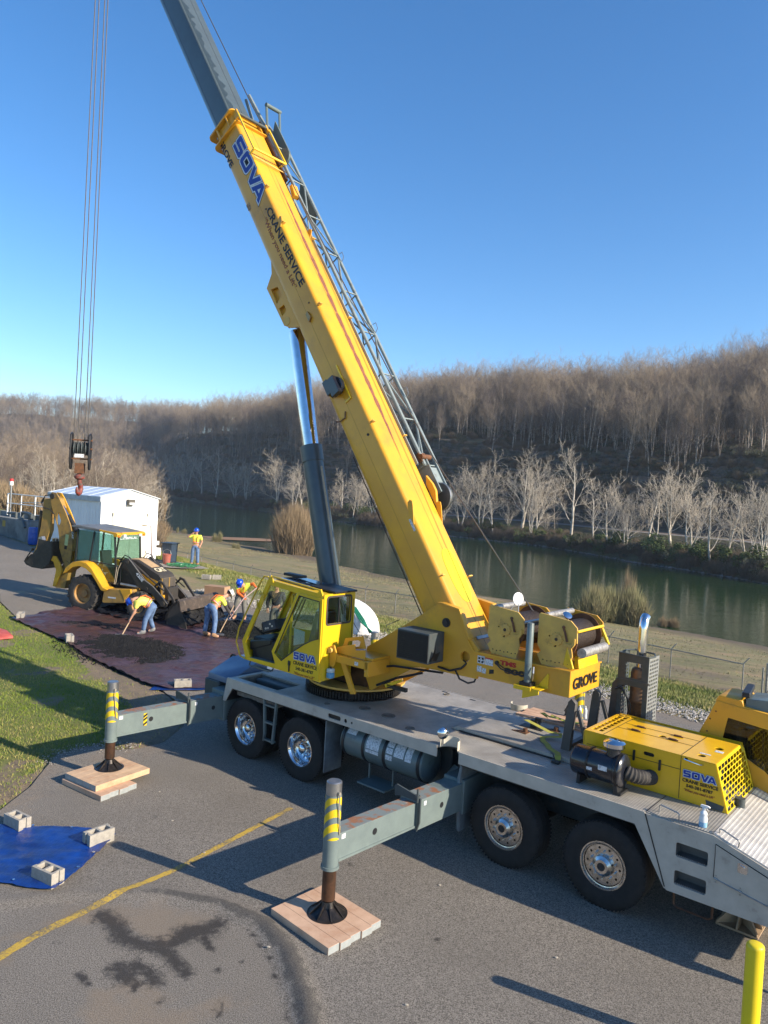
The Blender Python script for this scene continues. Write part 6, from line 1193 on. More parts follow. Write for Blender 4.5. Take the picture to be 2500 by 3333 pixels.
# ------------------------------------------------------------------ yellow bollard in the foreground
b = MB(); b.lathe([(0, 1.19), (.05, 1.187), (.066, 1.180), (.075, 1.168), (.078, 1.15), (.078, -.05)], (0, 0, 0), Z3, 40); o = b.build('bollard', mat('bollard_yellow', (.72, .56, .012), .42, 0, (.66, .50, .012), 3, coat=.15, dirt=(.3, .22, .05), dscale=8, dlim=(.72, .85)), None, 0, 40)
o.location = (3.60, 6.62, 0); tag(o, 'bright yellow round bollard standing in the right foreground', 'bollard')
# small tarp grommet stones: litter on asphalt
b = MB()
for (x, y) in ((-2.2, 10.0), (-1.0, 8.0), (1.0, 9.5), (-.4, 11.2), (2.2, 8.1), (-3.4, 11.9), (-2.9, 10.9), (.5, 7.2), (-4.0, 7.9)):
    b.sphere((x, y, .03), .018, 6, 0, (1.3, .8, .5))
o = b.build('loose_stones', mat('pale_pebble', (.40, .36, .30), .8), None); o['kind'] = 'stuff'; o['label'] = 'small pale stones lying on the asphalt'
# ------------------------------------------------------------------ backhoe loader (local x forward, -y toward the camera)
CATY = mat('machine_yellow', (.62, .33, .018), .42, 0, (.52, .27, .02), 3, dirt=(.20, .12, .05), dscale=3, dlim=(.58, .8)); CATD = mat('dull_machine_yellow', (.36, .21, .045), .6, 0, (.26, .16, .05), 4, dirt=(.10, .07, .04), dscale=4, dlim=(.55, .75))
DUST = mat('dusty_black_steel', (.055, .048, .042), .6, .2, (.03, .028, .026), 5, dirt=(.13, .10, .07), dscale=5, dlim=(.55, .75))
BH_ = thing('backhoe_loader', 'yellow and black backhoe loader with folded rear arm parked on the road edge', 'backhoe', None, (-9.845, 26.30, .47), -.32)
def pb(name, outer, holes, y, th, m_, par=BH_, bevel=0, **k): return plate(name, outer, holes, (0, y, 0), X3, Z3, th, m_, par, bevel, **k)
def ag_wheel(x, y, z, R, w, rb, s, n):
    wl = D.objects.new('wheel', None); COL.objects.link(wl); wl.parent = BH_; wl.location = (x, y, z)
    if s > 0: wl.rotation_euler = (0, 0, PI)
    b = MB(); Ri = R-.045; b.lathe([(rb, -w*.40), (rb+.03, -w*.47), (Ri*.84, -w*.5), (Ri*.96, -w*.46), (Ri, -w*.38), (Ri+.01, 0), (Ri, w*.38), (Ri*.96, w*.46), (Ri*.84, w*.5), (rb+.03, w*.47), (rb, w*.40)], (0, 0, 0), Y3, 44)
    for i in range(n):
        for q in (-1, 1):
            vs = []; a0 = 2*PI*(i+(.5 if q > 0 else 0))/n
            for (yy, da) in ((q*w*.5, -.10), (q*w*.02, .10)):
                for r_ in (Ri-.02 if abs(yy) < w*.3 else Ri*.90, R if abs(yy) < w*.3 else R*.955):
                    for e in (-.035, .035): t = a0+da+e*(1.0 if r_ < R*.95 else .8); vs.append((r_*math.cos(t), yy, r_*math.sin(t)))
            b.add(vs, [(0, 1, 3, 2), (4, 6, 7, 5), (0, 4, 5, 1), (2, 3, 7, 6), (0, 2, 6, 4), (1, 5, 7, 3)])
    b.build('tyre', RUBD, wl)
    b = MB(); b.lathe([(rb+.01, -w*.40), (rb+.012, -w*.43), (rb-.01, -w*.43), (rb-.03, -w*.34), (rb-.045, -w*.12), (rb*.55, -w*.05), (rb*.40, -w*.10), (rb*.36, -w*.22), (0, -w*.23)], (0, 0, 0), Y3, 36); b.build('rim', mat('dusty_yellow_rim', (.42, .22, .06), .6, 0, (.22, .13, .06), 5), wl)
    return wl
ag_wheel(-.08, -.82, .60, .66, .46, .34, -1, 20); ag_wheel(-.08, .82, .60, .66, .46, .34, 1, 20)
ag_wheel(2.13, -.80, .38, .49, .31, .23, -1, 18); ag_wheel(2.13, .80, .38, .49, .31, .23, 1, 18)
b = MB(); b.box(-1.2, 2.9, -.28, .28, .55, 1.0); b.box(1.95, 2.3, -.7, .7, .25, .45); b.box(-.3, .2, -.7, .7, .45, .75); b.build('chassis', DUST, BH_, .02)
# fender arcs
for s in (-1, 1):
    fo = [(-.92, 1.22), (-.80, 1.45), (-.52, 1.66), (-.22, 1.72), (.06, 1.68), (.30, 1.50), (.58, 1.16), (.80, .90), (.98, .84), (.86, .76), (.70, .80), (.52, 1.04), (.28, 1.32), (.04, 1.48), (-.22, 1.54), (-.50, 1.48), (-.76, 1.30)]
    b = MB(); y0, y1 = sorted((s*1.06, s*.60)); b.prism(fo, y0, y1); b.build('fender', CATY, BH_, .015)
    b = MB(); b.prism([(.80, .84), (1.86, .90), (1.88, .82), (1.62, .44), (.82, .36), (.74, .40)], *sorted((s*1.0, s*.45))); bx_ = b.build('step_box', CATD if s < 0 else CATY, BH_, .015)
    b = MB(); b.prism([(1.45, .885), (1.88, .93), (1.90, .80), (1.72, .66), (1.66, .52), (1.60, .66)], *sorted((s*1.01, s*.95))); b.build('step_guard', CATY, bx_, .004)
b = MB(); b.box(.98, 1.3, -1.003, -1.0, .55, .60); b.build('box_label', STICK, bx_ if False else BH_)
# cab
CABM = mat('cab_black_frame', (.02, .021, .022), .4)
cabb = D.objects.new('cab', None); COL.objects.link(cabb); cabb.parent = BH_
b = MB()
for s in (-1, 1):
    y = s*.68
    b.tube([(-.74, y, 1.50), (-.66, y, 2.80)], .035, 4); b.tube([(-.12, y, 1.66), (.04, y, 2.75)], .03, 4); b.tube([(1.02, y, 1.0), (.90, y, 2.68)], .035, 4)
    b.tube([(-.74, y, 1.5), (-.2, y, 1.68), (.64, y, 1.02), (1.02, y, 1.0)], .03, 4); b.tube([(-.12, y, 1.70), (1.0, y, 1.64)], .022, 4)
b.tube([(1.02, -.68, 1.0), (1.02, .68, 1.0)], .03, 4); b.tube([(-.74, -.68, 1.5), (-.74, .68, 1.5)], .03, 4); b.build('cab_frame', CABM, cabb)
for s in (-1, 1):
    pb('cab_window', [(-.72, 1.52), (-.64, 2.76), (.02, 2.72), (-.14, 1.68)], [], s*.66, .006, GLASSB, cabb); pb('cab_window', [(-.10, 1.72), (.05, 2.72), (.89, 2.66), (.98, 1.64)], [], s*.66, .006, GLASSB, cabb); pb('cab_window', [(.0, 1.66), (.98, 1.62), (1.02, 1.04), (.66, 1.05)], [], s*.66, .006, GLASSB, cabb)
plate('cab_window', [(-.64, 1.05), (.64, 1.05), (.64, 2.66), (-.64, 2.66)], [], (.955, 0, 0), Y3, Z3, .006, GLASS, cabb); plate('cab_window', [(-.64, 1.55), (.64, 1.55), (.64, 2.76), (-.64, 2.76)], [], (-.69, 0, 0), Y3, Z3, .006, GLASSB, cabb)
b = MB(); b.prism([(-.90, 2.90), (-.62, 2.94), (.25, 2.86), (.95, 2.78), (1.0, 2.72), (.2, 2.78), (-.88, 2.84)], -.76, .76); b.build('cab_roof', mat('dusty_grey_roof', (.15, .16, .17), .6, 0, (.11, .115, .12), 3), cabb, .02)
b = MB(); b.prism([(.30, 2.84), (1.0, 2.77), (1.08, 2.72), (1.05, 2.62), (.92, 2.62), (.88, 2.70), (.3, 2.78)], -.77, -.55); b.prism([(.30, 2.84), (1.0, 2.77), (1.08, 2.72), (1.05, 2.62), (.92, 2.62), (.88, 2.70), (.3, 2.78)], .55, .77); b.box(.95, 1.08, -.55, .55, 2.68, 2.77); b.build('roof_front', CATY, cabb, .01)
b = MB(); b.box(1.075, 1.09, -.74, -.64, 2.62, 2.69); b.box(1.075, 1.09, .64, .74, 2.62, 2.69); b.build('amber_light', mat('amber_lens', (.8, .18, .02), .3), cabb)
b = MB(); b.box(1.08, 1.12, -.5, -.36, 2.62, 2.71); b.box(1.08, 1.12, .36, .5, 2.62, 2.71); b.build('work_light', STICK, cabb)
lettering('lettering', 'CATERPILLAR', INKW, cabb, (.965, -.5, 2.52), Y3, Z3, .95, .08, .02)
b = MB(); b.box(.1, .5, -.25, .25, 1.3, 1.5); b.prism([(.0, 1.45), (.12, 1.45), (.05, 2.05), (-.08, 2.05)], -.25, .25); b.box(.75, .92, -.2, .2, 1.0, 1.75); b.tube([(.8, -.18, 1.8), (.74, 0, 1.86), (.8, .18, 1.8)], .02, 6); b.build('operator_seat', DKGR, cabb, .03)
# hood
b = MB(); b.prism([(1.02, 1.84), (1.60, 1.86), (2.55, 1.44), (2.64, 1.34), (2.68, .72), (1.02, .85)], -.40, .40); hd2 = b.build('hood', DUST, BH_, .03)
b = MB(); b.prism([(1.25, 1.862), (1.6, 1.868), (2.12, 1.637), (2.12, 1.63), (1.6, 1.855), (1.25, 1.85)], -.24, .22); b.build('faded_hood_panel', mat('faded_tan', (.48, .32, .17), .6), hd2)
dcat = Vector((2.5-1.6, 0, 1.466-1.86)).normalized()
lettering('lettering', 'CAT', mat('cream_ink', (.62, .55, .38), .6), hd2, (2.44, -.30, 1.50), (0, 1, 0), (-dcat.x, 0, -dcat.z), .56, .26, .05, 0, .006)
b = MB(); b.box(2.66, 2.70, -.36, .36, .82, 1.32); gr = b.build('grille', mat('dusty_grille', (.13, .11, .09), .7), hd2)
for i in range(14):
    b = MB(); b.box(2.70, 2.712, -.35, .35, .84+i*.034, .852+i*.034); b.build('grille_bar', DUST, gr)
b = MB(); b.box(2.70, 2.72, -.04, .0, .84, 1.32); b.box(2.64, 2.70, -.42, -.38, .7, 1.32); b.build('grille_post', CATD, gr)
b = MB(); b.box(2.3, 2.74, -.42, -.2, .60, .74); b.box(2.3, 2.74, .2, .42, .60, .74); b.prism([(1.7, 1.45), (2.5, 1.2), (2.5, 1.0), (1.9, 1.2)], -.41, -.40); b.build('yellow_side', CATY, hd2)
# loader arms
def arm2(y):
    b = MB(); b.prism([(1.30, 1.80), (1.48, 1.92), (1.62, 1.80), (2.20, 1.22), (2.52, 1.05), (3.12, .52), (3.06, .36), (2.86, .42), (2.46, .80), (2.18, .86), (1.85, 1.0), (1.56, 1.45)], y-.05, y+.05); o = b.build('loader_arm', mat('loader_black', (.014, .014, .015), .4, 0, (.03, .027, .025), 5), BH_, .01)
    b = MB(); b.prism([(1.50, 1.93), (1.62, 1.82), (2.20, 1.24), (2.52, 1.07), (3.0, .66), (2.99, .645), (2.50, 1.05), (2.18, 1.22), (1.6, 1.80), (1.48, 1.91)], y-.052, y-.044); b.build('arm_edge', mat('worn_edge', (.35, .31, .27), .5), o)
    b = MB(); b.cyl((2.94, y-.10, .50), (2.94, y+.10, .50), .085, n=16); b.cyl((1.45, y-.08, 1.80), (1.45, y+.08, 1.80), .06, n=12); b.cyl((2.28, y-.08, .95), (2.28, y+.08, .95), .05, n=12); b.build('pivot_pin', DUST, o)
    b = MB(); b.cyl((1.52, y+.11, 1.78), (2.2, y+.11, 1.33), .045, n=10); b.cyl((2.2, y+.11, 1.33), (2.85, y+.11, .92), .026, n=10); b.build('tilt_cylinder', DUST, o)
    b = MB(); b.cyl((1.20, y-.02, 1.02), (1.85, y-.02, .98), .045, n=10); b.cyl((1.85, y-.02, .98), (2.28, y-.02, .95), .026, n=10); b.build('lift_ram', STEEL, o)
    b = MB(); b.tube([(2.70, y, 1.25), (2.86, y, 1.20), (3.30, y, .70), (3.42, y, .45)], .05, 4); b.tube([(2.5, y+.03, 1.0), (2.72, y+.03, 1.22)], .035, 4); b.build('bucket_link', DUST, o)
    b = MB(); b.tube([(1.05, y+.1, 1.5), (1.12, y+.05, 1.86), (1.3, y, 2.02), (1.5, y, 1.95), (1.6, y, 1.7)], .02, 6); b.tube([(1.15, y, 1.1), (1.15, y, 1.5), (1.3, y, 1.9), (1.45, y, 1.86)], .016, 6); b.build('hydraulic_hose', BLACK, o)
    return o
an = arm2(-.62); arm2(.62)
dl = Vector((2.2-1.66, 0, 1.16-1.66)).normalized(); 
lettering('lettering', '420E', INKW, an, (1.80, -.674, 1.42), (dl.x, 0, dl.z), (-dl.z, 0, dl.x), .38, .10, .02)
b = MB(); b.tube([(1.02, -.72, 1.0), (1.06, -.72, 1.1), (1.10, -.70, 1.5), (1.2, -.68, 1.75)], .012, 5); b.tube([(1.0, -.74, 1.0), (1.03, -.74, 1.2), (1.06, -.72, 1.6)], .010, 5); b.build('tan_hose', mat('hose_tan', (.38, .33, .25), .5), BH_)
b = MB(); b.tube([(1.04, .62, 1.84), (1.46, .66, 1.82), (1.32, .72, 2.98), (.98, .68, 3.0)], .018, 6); b.build('mirror_bar', RUST, BH_)
# bucket
bk = D.objects.new('loader_bucket', None); COL.objects.link(bk); bk.parent = BH_
bp = [(3.84, .76), (3.56, .52), (3.42, .20), (3.46, -.14), (3.62, -.22), (4.28, -.20), (4.30, -.16), (3.68, -.15), (3.55, -.08), (3.51, .18), (3.62, .46), (3.88, .70)]
b = MB(); b.prism(bp, -1.2, 1.2); b.build('bucket_shell', mat('worn_brown_bucket', (.10, .075, .058), .55, .3, (.06, .048, .04), 5, dirt=(.2, .16, .13), dscale=6), bk)
for s in (-1, 1):
    b = MB(); b.prism([(3.84, .76), (3.56, .52), (3.42, .20), (3.46, -.14), (3.62, -.22), (4.28, -.20), (4.2, .1), (3.98, .42)], *sorted((s*1.2, s*1.175))); b.build('bucket_side', DUST, bk)
b = MB(); b.prism([(3.84, .77), (3.90, .70), (3.98, .38), (4.02, .40), (3.94, .74), (3.86, .80)], -1.2, 1.2); b.build('bucket_top_lip', MATS['worn_brown_bucket'], bk)
b = MB()
for i in range(8): b.box(4.24, 4.40, -1.15+i*.3, -1.05+i*.3, -.21, -.17)
b.build('bucket_tooth', RUST, bk)
r_ = np.random.default_rng(4); b = MB(); xs_ = np.linspace(3.55, 4.35, 12); yy_ = np.linspace(-1.15, 1.15, 26); X, Y = np.meshgrid(xs_, yy_, indexing='ij')
Z = -.1+.55*np.clip(1-(X-3.55)/.85, 0, 1)+.12*r_.random(X.shape)
me = np_mesh('l', np.stack([X, Y, Z], -1).reshape(-1, 3), gridfaces(12, 26), ASPHC, None, False); link('asphalt_load', me, bk, kind='stuff')
# rear boom, stick, bucket
b = MB(); b.prism([(-1.98, .55), (-1.55, .55), (-1.45, 1.0), (-1.35, 1.45), (-1.55, 1.55), (-1.7, 1.42), (-1.85, 1.1)], -.2, .2); b.build('swing_post', CATD, BH_, .01)
b = MB(); b.prism([(-1.98, .62), (-1.86, .60), (-1.60, 1.18), (-1.66, 1.42), (-1.88, 1.70), (-2.28, 1.72), (-2.22, 1.58), (-2.0, 1.50), (-1.86, 1.2)], -.34, -.28); b.prism([(-1.98, .62), (-1.86, .60), (-1.60, 1.18), (-1.66, 1.42), (-1.88, 1.70), (-2.28, 1.72), (-2.22, 1.58), (-2.0, 1.50), (-1.86, 1.2)], .28, .34); b.build('stabiliser', CATY, BH_, .01)
bmo = [(-1.42, 1.42), (-1.36, 1.9), (-1.36, 2.45), (-1.48, 2.85), (-1.72, 3.30), (-2.05, 3.82), (-2.18, 3.98), (-2.36, 4.0), (-2.46, 3.88), (-2.40, 3.62), (-2.24, 3.22), (-2.02, 2.72), (-1.94, 2.35), (-1.92, 2.0), (-1.72, 1.5), (-1.55, 1.35)]
for y in (-.13, .13): pb('backhoe_boom_plate', bmo, [circ(-2.0, 3.05, .10, 20, .24)], y, .04, CATD if y < 0 else CATY, BH_, .004)
b = MB(); b.prism([(-1.40, 1.9), (-1.40, 2.45), (-1.52, 2.85), (-1.7, 3.2), (-1.9, 3.1), (-2.0, 2.72), (-1.9, 2.3), (-1.85, 2.0)], -.11, .11); b.prism([(-1.9, 3.45), (-2.05, 3.80), (-2.36, 3.9), (-2.38, 3.6)], -.11, .11); b.build('boom_core', CATD, BH_)
lettering('lettering', 'CAT', INKW, BH_, (-1.40, -.153, 2.62), (.08, 0, -1), (1, 0, .08), .26, .07, .03)
b = MB(); b.prism([(-1.66, 2.52), (-1.52, 2.50), (-1.56, 2.10), (-1.70, 2.12)], -.155, -.152); b.build('serial_label', mat('lime_label', (.45, .52, .25), .5), BH_); b = MB(); b.prism([(-1.69, 2.10), (-1.57, 2.09), (-1.59, 1.96), (-1.70, 1.97)], -.155, -.152); b.build('black_label', INKB, BH_)
b = MB(); b.cyl((-1.30, 0, 2.65), (-1.72, 0, 3.18), .085, n=16); b.build('boom_cylinder', BLACK, BH_); b = MB(); b.cyl((-1.72, 0, 3.18), (-2.14, 0, 3.74), .045, n=14); b.build('boom_cylinder_rod', CHR, BH_)
b = MB(); b.prism([(-2.78, 3.72), (-2.52, 3.76), (-2.40, 3.60), (-2.42, 2.60), (-2.60, 2.1), (-2.72, 1.62), (-3.22, 1.38), (-3.30, 1.46), (-3.02, 1.95), (-2.86, 2.70), (-2.80, 3.3)], -.10, .10); b.build('backhoe_stick', CATD, BH_, .012)
b = MB(); b.cyl((-2.32, -.2, 3.86), (-2.32, .2, 3.86), .10, n=16); b.tube([(-2.78, -.1, 3.78), (-2.86, -.12, 3.6), (-2.72, -.14, 3.42), (-2.45, -.14, 3.38), (-2.2, -.15, 3.2)], .022, 6); b.tube([(-2.5, -.1, 3.9), (-2.72, -.1, 3.86), (-2.82, -.1, 3.6)], .02, 6); b.cyl((-2.9, -.06, 3.3), (-3.02, -.0, 2.2), .05, n=10); b.build('stick_hardware', DUST, BH_)
bb_ = [(-3.30, 1.42), (-3.18, 1.30), (-2.9, 1.22), (-2.45, 1.20), (-2.16, 1.38), (-2.02, 1.72), (-2.04, 2.22), (-2.10, 2.24), (-2.12, 1.80), (-2.30, 1.50), (-2.55, 1.40), (-2.8, 1.46), (-2.98, 1.7)]
b = MB(); b.prism(bb_, -.38, .38); bbo = b.build('digging_bucket', DUST, BH_)
b = MB(); b.prism([(-3.2, 1.4), (-2.9, 1.24), (-2.45, 1.22), (-2.18, 1.40), (-2.05, 1.72), (-2.06, 2.22), (-2.66, 2.28), (-2.72, 1.9)], -.39, -.37); b.prism([(-3.2, 1.4), (-2.9, 1.24), (-2.45, 1.22), (-2.18, 1.40), (-2.05, 1.72), (-2.06, 2.22), (-2.66, 2.28), (-2.72, 1.9)], .37, .39); b.build('bucket_side', DUST, bbo)
b = MB()
for i in range(5): b.prism([(-2.08, 2.2), (-2.04, 2.2), (-2.05, 2.36), (-2.08, 2.36)], -.36+i*.16, -.28+i*.16)
b.prism([(-2.70, 2.2), (-2.5, 2.24), (-2.55, 2.38), (-2.68, 2.34)], -.36, -.2); b.build('bucket_tooth', STEEL, bbo)
b = MB(); b.cyl((-2.9, -.42, 1.88), (-2.9, -.36, 1.88), .05, n=12); b.tube([(-2.9, -.41, 1.88), (-3.2, -.41, 1.48)], .025, 5); b.build('bucket_linkage', OIL, bbo)

# ------------------------------------------------------------------ white shed
SH = thing('white_shed', 'white metal storage shed with low gable roof and cream double doors', 'shed', None, (-13.43, 35.0, .95), math.atan2(.755, .656))
# local x along front wall (to the right), local y along depth (left-back)
WL = mat('white_siding', (.74, .75, .76), .55, 0, (.68, .69, .70), 1.5, dirt=(.55, .55, .53), dscale=1.5, dlim=(.6, .8)); LW, LD, HE, HP = 3.05, 5.36, 3.24, 3.62
b = MB(); b.prism([(0, 0), (LW, 0), (LW, HE), (LW/2, HP), (0, HE)], 0, .06, 'y'); b.build('front_wall', WL, SH)
b = MB(); b.prism([(0, 0), (LW, 0), (LW, HE), (LW/2, HP), (0, HE)], LD-.06, LD, 'y'); b.build('back_wall', WL, SH)
for x0 in (0, LW-.06):
    w_ = MB(); w_.box(x0, x0+.06, .06, LD-.06, 0, HE-.02); wo_ = w_.build('side_wall', WL, SH)
    b = MB()
    for i in range(18): yy = .2+i*.29; b.box(x0-.012 if x0 == 0 else x0+.06, x0 if x0 == 0 else x0+.072, yy, yy+.03, .02, HE-.25)
    b.build('siding_rib', WL, wo_)
RFM = mat('white_roof_metal', (.62, .66, .72), .35, .2, (.55, .60, .66), 2)
for s in (0, 1):
    xa, xb = (-.08, LW/2) if s == 0 else (LW/2, LW+.08); za, zb = (HE-.03, HP) if s == 0 else (HP, HE-.03)
    b = MB(); b.prism([(xa, za+.02), (xb, zb+.02), (xb, zb+.06), (xa, za+.06)], -.08, LD+.08, 'y'); ro = b.build('roof_panel', RFM, SH)
    b = MB()
    for i in range(6): yy = .1+i*1.03; b.prism([(xa, za+.06), (xb, zb+.06), (xb, zb+.068), (xa, za+.068)], yy, yy+.03, 'y')
    b.build('roof_seam', RFM, ro)
b = MB(); b.box(-.10, -.06, -.08, LD+.08, HE-.22, HE+.0); b.build('eave_trim', mat('grey_trim', (.42, .45, .50), .5), SH)
CRM = mat('cream_door', (.66, .64, .50), .5, 0, (.60, .58, .46), 2)
for x0, x1 in ((.60, 1.525), (1.535, 2.46)):
    b = MB(); b.box(x0, x1, -.035, -.002, .08, 2.78); d_ = b.build('door', CRM, SH, .004)
    for z_ in (.5, 2.35): b = MB(); xx_ = x0 if x0 < 1 else x1; b.box(xx_-.02, xx_+.02, -.05, -.03, z_, z_+.15); b.build('hinge', BLACK, d_)
b = MB(); b.box(1.30, 1.66, -.22, -.002, 2.90, 3.18); fl = b.build('flood_light', mat('bronze_fixture', (.10, .09, .075), .5), SH, .02); b = MB(); b.box(1.33, 1.63, -.235, -.218, 2.93, 3.03); b.build('lens', STICK, fl)
b = MB(); b.box(-.05, LW+.05, -.05, LD, -.25, .0); b.build('skid_base', DKGR, SH)
b = MB(); b.box(LW+.02, LW+.35, .1, .5, .35, .75); b.cyl((LW+.15, .2, .9), (LW+.15, .2, 1.1), .12); b.build('wall_box', WHITE, SH, .02)

# ------------------------------------------------------------------ rubbish bin, bucket, hose, gravel pad
z0 = gz(-10.95, 37.4)
gp = MB(); vs = [];
gv = NT('gravel_pale'); gv.col(gv.mix(gv.rng(gv.noise(9, 6., .8), .35, .65), (.34, .31, .27), (.17, .155, .135)), .95); gv.bump(gv.noise(25, 4., .8), 1., .05); GRV = gv.M
pad = [(-11.9, 36.6), (-11.0, 36.0), (-9.9, 36.2), (-9.0, 36.9), (-8.75, 37.6), (-9.3, 38.3), (-10.5, 38.6), (-11.6, 38.4)]
V, F = fillpoly(pad, jgrid(-12, -8.5, 36, 38.6, .15, pad)); me = np_mesh('g', np.column_stack([V, near(V[:, 0], V[:, 1])+.06+.03*fbm(V[:, 0], V[:, 1], 4, 3)]), F, GRV); link('gravel_pad', me, kind='structure')
tb_ = thing('trash_can', 'dark blue grey wheeled trash can with lid beside the white shed', 'trash can', None, (-10.9, 37.9, z0+.05), -.3)
b = MB(); b.prism([(-.30, 1.0), (.30, 1.0), (.24, .05), (-.24, .05)], -.28, .28); b.build('bin_body', mat('navy_plastic', (.035, .055, .085), .45), tb_, .02); b = MB(); b.box(-.36, .36, -.34, .34, 1.0, 1.05); b.build('lid', MATS['navy_plastic'], tb_, .015)
rb_ = thing('red_bucket', 'dirty red bucket with wire handle standing before the trash can', 'bucket', None, (-10.85, 37.25, z0+.05), 0)
b = MB(); b.lathe([(0, 0), (.17, 0), (.21, .48), (.225, .48), (.225, .51), (.20, .51), (.19, .45), (0, .44)], (0, 0, 0), Z3, 20); b.build('pail', mat('faded_red_pail', (.36, .09, .06), .6, 0, (.26, .09, .07), 8), rb_); b = MB(); b.tube([(-.21, 0, .48), (-.17, 0, .68), (0, 0, .76), (.17, 0, .68), (.21, 0, .48)], .012, 6); b.build('handle', STEEL, rb_)
HG = mat('green_hose', (.05, .22, .10), .4)
b = MB(); pts = []
for i in range(260): t = i*.16; r_ = .35+.25*math.sin(t*.13)+.04*math.sin(i*1.3); pts.append((-9.95+r_*1.3*math.cos(t), 36.95+r_*.9*math.sin(t), gz(-9.95, 36.95)+.10+.012*(i % 9)))
b.tube(pts, .02, 5); o = b.build('garden_hose', HG, None); tag(o, 'green garden hose coiled on the gravel beside the shed', 'hose')
# ------------------------------------------------------------------ concrete tank with white railing, barrel
CT = thing('concrete_basin', 'low grey concrete basin with pipes at the far left road edge', 'basin', None, (-19.6, 41.0, gz(-19.6, 41.0)-.1), math.atan2(.64, -.77))
CN = mat('dark_stained_concrete', (.20, .21, .21), .9, 0, (.12, .13, .13), 1.2, dirt=(.08, .085, .085), dscale=1.5, bump=.4)
b = MB(); b.box(0, 11, 0, .25, -.3, 1.28); b.box(0, .25, -3.2, 0, -.3, 1.28); b.box(0, 11, -3.2, -2.95, -.3, 1.28); b.box(.25, 11, -2.95, 0, .3, .95); b.build('basin_wall', CN, CT, .02)
b = MB(); b.tube([(.8, -.4, 1.0), (.8, -.4, 1.55), (1.5, -.5, 1.6), (2.4, -.6, 1.6), (2.4, -.6, 1.0)], .10, 8); b.tube([(3.2, -.6, 1.0), (3.2, -.6, 1.5), (4.3, -.6, 1.45)], .08, 8); b.box(.5, 1.0, -1.2, -.7, 1.0, 1.5); b.box(1.6, 2.1, -1.4, -.8, 1.0, 1.45); b.tube([(-.2, .4, .9), (.4, .3, 1.35), (1.2, .1, 1.3)], .07, 8); b.build('pipework', DKGR, CT)
b = MB(); b.box(2.6, 3.0, .252, .256, .75, 1.1); b.build('yellow_sign_plate', mat('faded_warning_yellow', (.34, .24, .03), .6), CT)
RLG = thing('white_railing', 'white pipe railing on top of the concrete basin', 'railing', None, (-19.6, 41.0, gz(-19.6, 41.0)-.1), math.atan2(.64, -.77))
for z_ in (2.55, 1.95): b = MB(); b.cyl((-.5, -1.8, z_), (7.2, -1.8, z_), .03); b.build('rail', WHITE, RLG)
for x_ in (-.5, 1.55, 3.45, 5.3, 7.2): b = MB(); b.cyl((x_, -1.8, 1.2), (x_, -1.8, 2.55), .045 if x_ in (3.45, 7.2) else .03); b.build('rail_post', WHITE, RLG)
b = MB(); b.tube([(1.0, -1.2, 1.2), (1.0, -1.2, 2.1), (2.2, -1.2, 2.1), (2.2, -1.2, 1.2)], .03, 6); b.tube([(0, -1.4, 2.3), (4.4, -1.3, 2.1)], .02, 5); b.build('inner_pipe_rail', STEEL, RLG)
t_ = thing('beacon_post', 'slim pole topped with a red and white beacon behind the white railing', 'beacon', None, (-22.9, 45.2, gz(-22.9, 45.2)), 0)
b = MB(); b.cyl((0, 0, 0), (0, 0, 2.75), .05); b.build('pole', STEEL, t_); b = MB(); b.cyl((0, 0, 2.75), (0, 0, 3.0), .11); b.build('white_band', WHITE, t_); b = MB(); b.cyl((0, 0, 3.0), (0, 0, 3.16), .12, .10); b.build('red_lamp', mat('red_lamp_lens', (.55, .02, .02), .3), t_)
t_ = thing('blue_barrel', 'blue plastic barrel standing between the concrete basin and the backhoe', 'barrel', None, (-18.95, 40.1, gz(-18.95, 40.1)), 0)
b = MB(); b.lathe([(0, 0), (.27, 0), (.30, .06), (.31, .3), (.295, .32), (.31, .34), (.31, .6), (.295, .62), (.31, .64), (.30, .88), (.26, .93), (0, .94)], (0, 0, 0), Z3, 24); b.build('barrel_body', BLUEP, t_); b = MB(); b.cyl((.1, 0, .94), (.1, 0, .97), .05); b.build('bung', BLACK, t_)
t_ = thing('red_valve', 'red valve wheel at the left edge beside the concrete basin', 'valve', None, (-23.35, 43.6, gz(-23.4, 43.6)+1.2), 0)
b = MB(); b.lathe([(.22, -.04), (.30, -.04), (.30, .04), (.22, .04), (.22, -.04)], (0, 0, .55), (0, 1, 0), 20); b.build('hand_wheel', mat('red_orange_paint', (.5, .06, .03), .5), t_); b = MB(); b.cyl((0, 0, 0), (0, 0, .8), .06); b.build('stem', DKGR, t_)
# cardboard box
o = MB(); o.box(-.48, .42, -.22, .3, 0, .42); o = o.build('cardboard_box', mat('cardboard', (.36, .22, .13), .8, 0, (.31, .19, .11), 3), None, .004); o.location = (-6.65, 30.2, gz(-6.65, 30.2)+.02); o.rotation_euler = (0, 0, -.25); tag(o, 'brown cardboard box on the grass verge behind the loader bucket', 'box')
# white rounded tank with green hoses
t_ = thing('white_tank', 'white rounded plastic tank with green hoses lying on the verge behind the crane cab', 'tank', None, (-1.15, 26.7, gz(-1.15, 26.7)), -.7)
b = MB(); b.sphere((0, 0, .05), 1.0, 32, 0, (1.45, .85, 1.05)); b.build('tank_shell', mat('bright_white_plastic', (.80, .80, .80), .4), t_)
b = MB()
for k in range(3): b.tube([(-.3+.1*k, -.5-.1*k, 1.0), (.3, -.45-.06*k, 1.02), (.8, -.4-.08*k, .85), (1.25, -.45-.07*k, .5-.03*k), (1.6+.1*k, -.5, .1)], .03, 6)
b.build('green_hoses', mat('teal_hose', (.02, .20, .12), .4), t_); b = MB(); b.box(.0, .25, -.52, -.36, .93, 1.04); b.tube([(.2, -.5, 1.0), (.7, -.66, .7), (1.1, -.72, .3), (1.3, -.7, .1)], .014, 5); b.build('black_fitting', BLACK, t_)
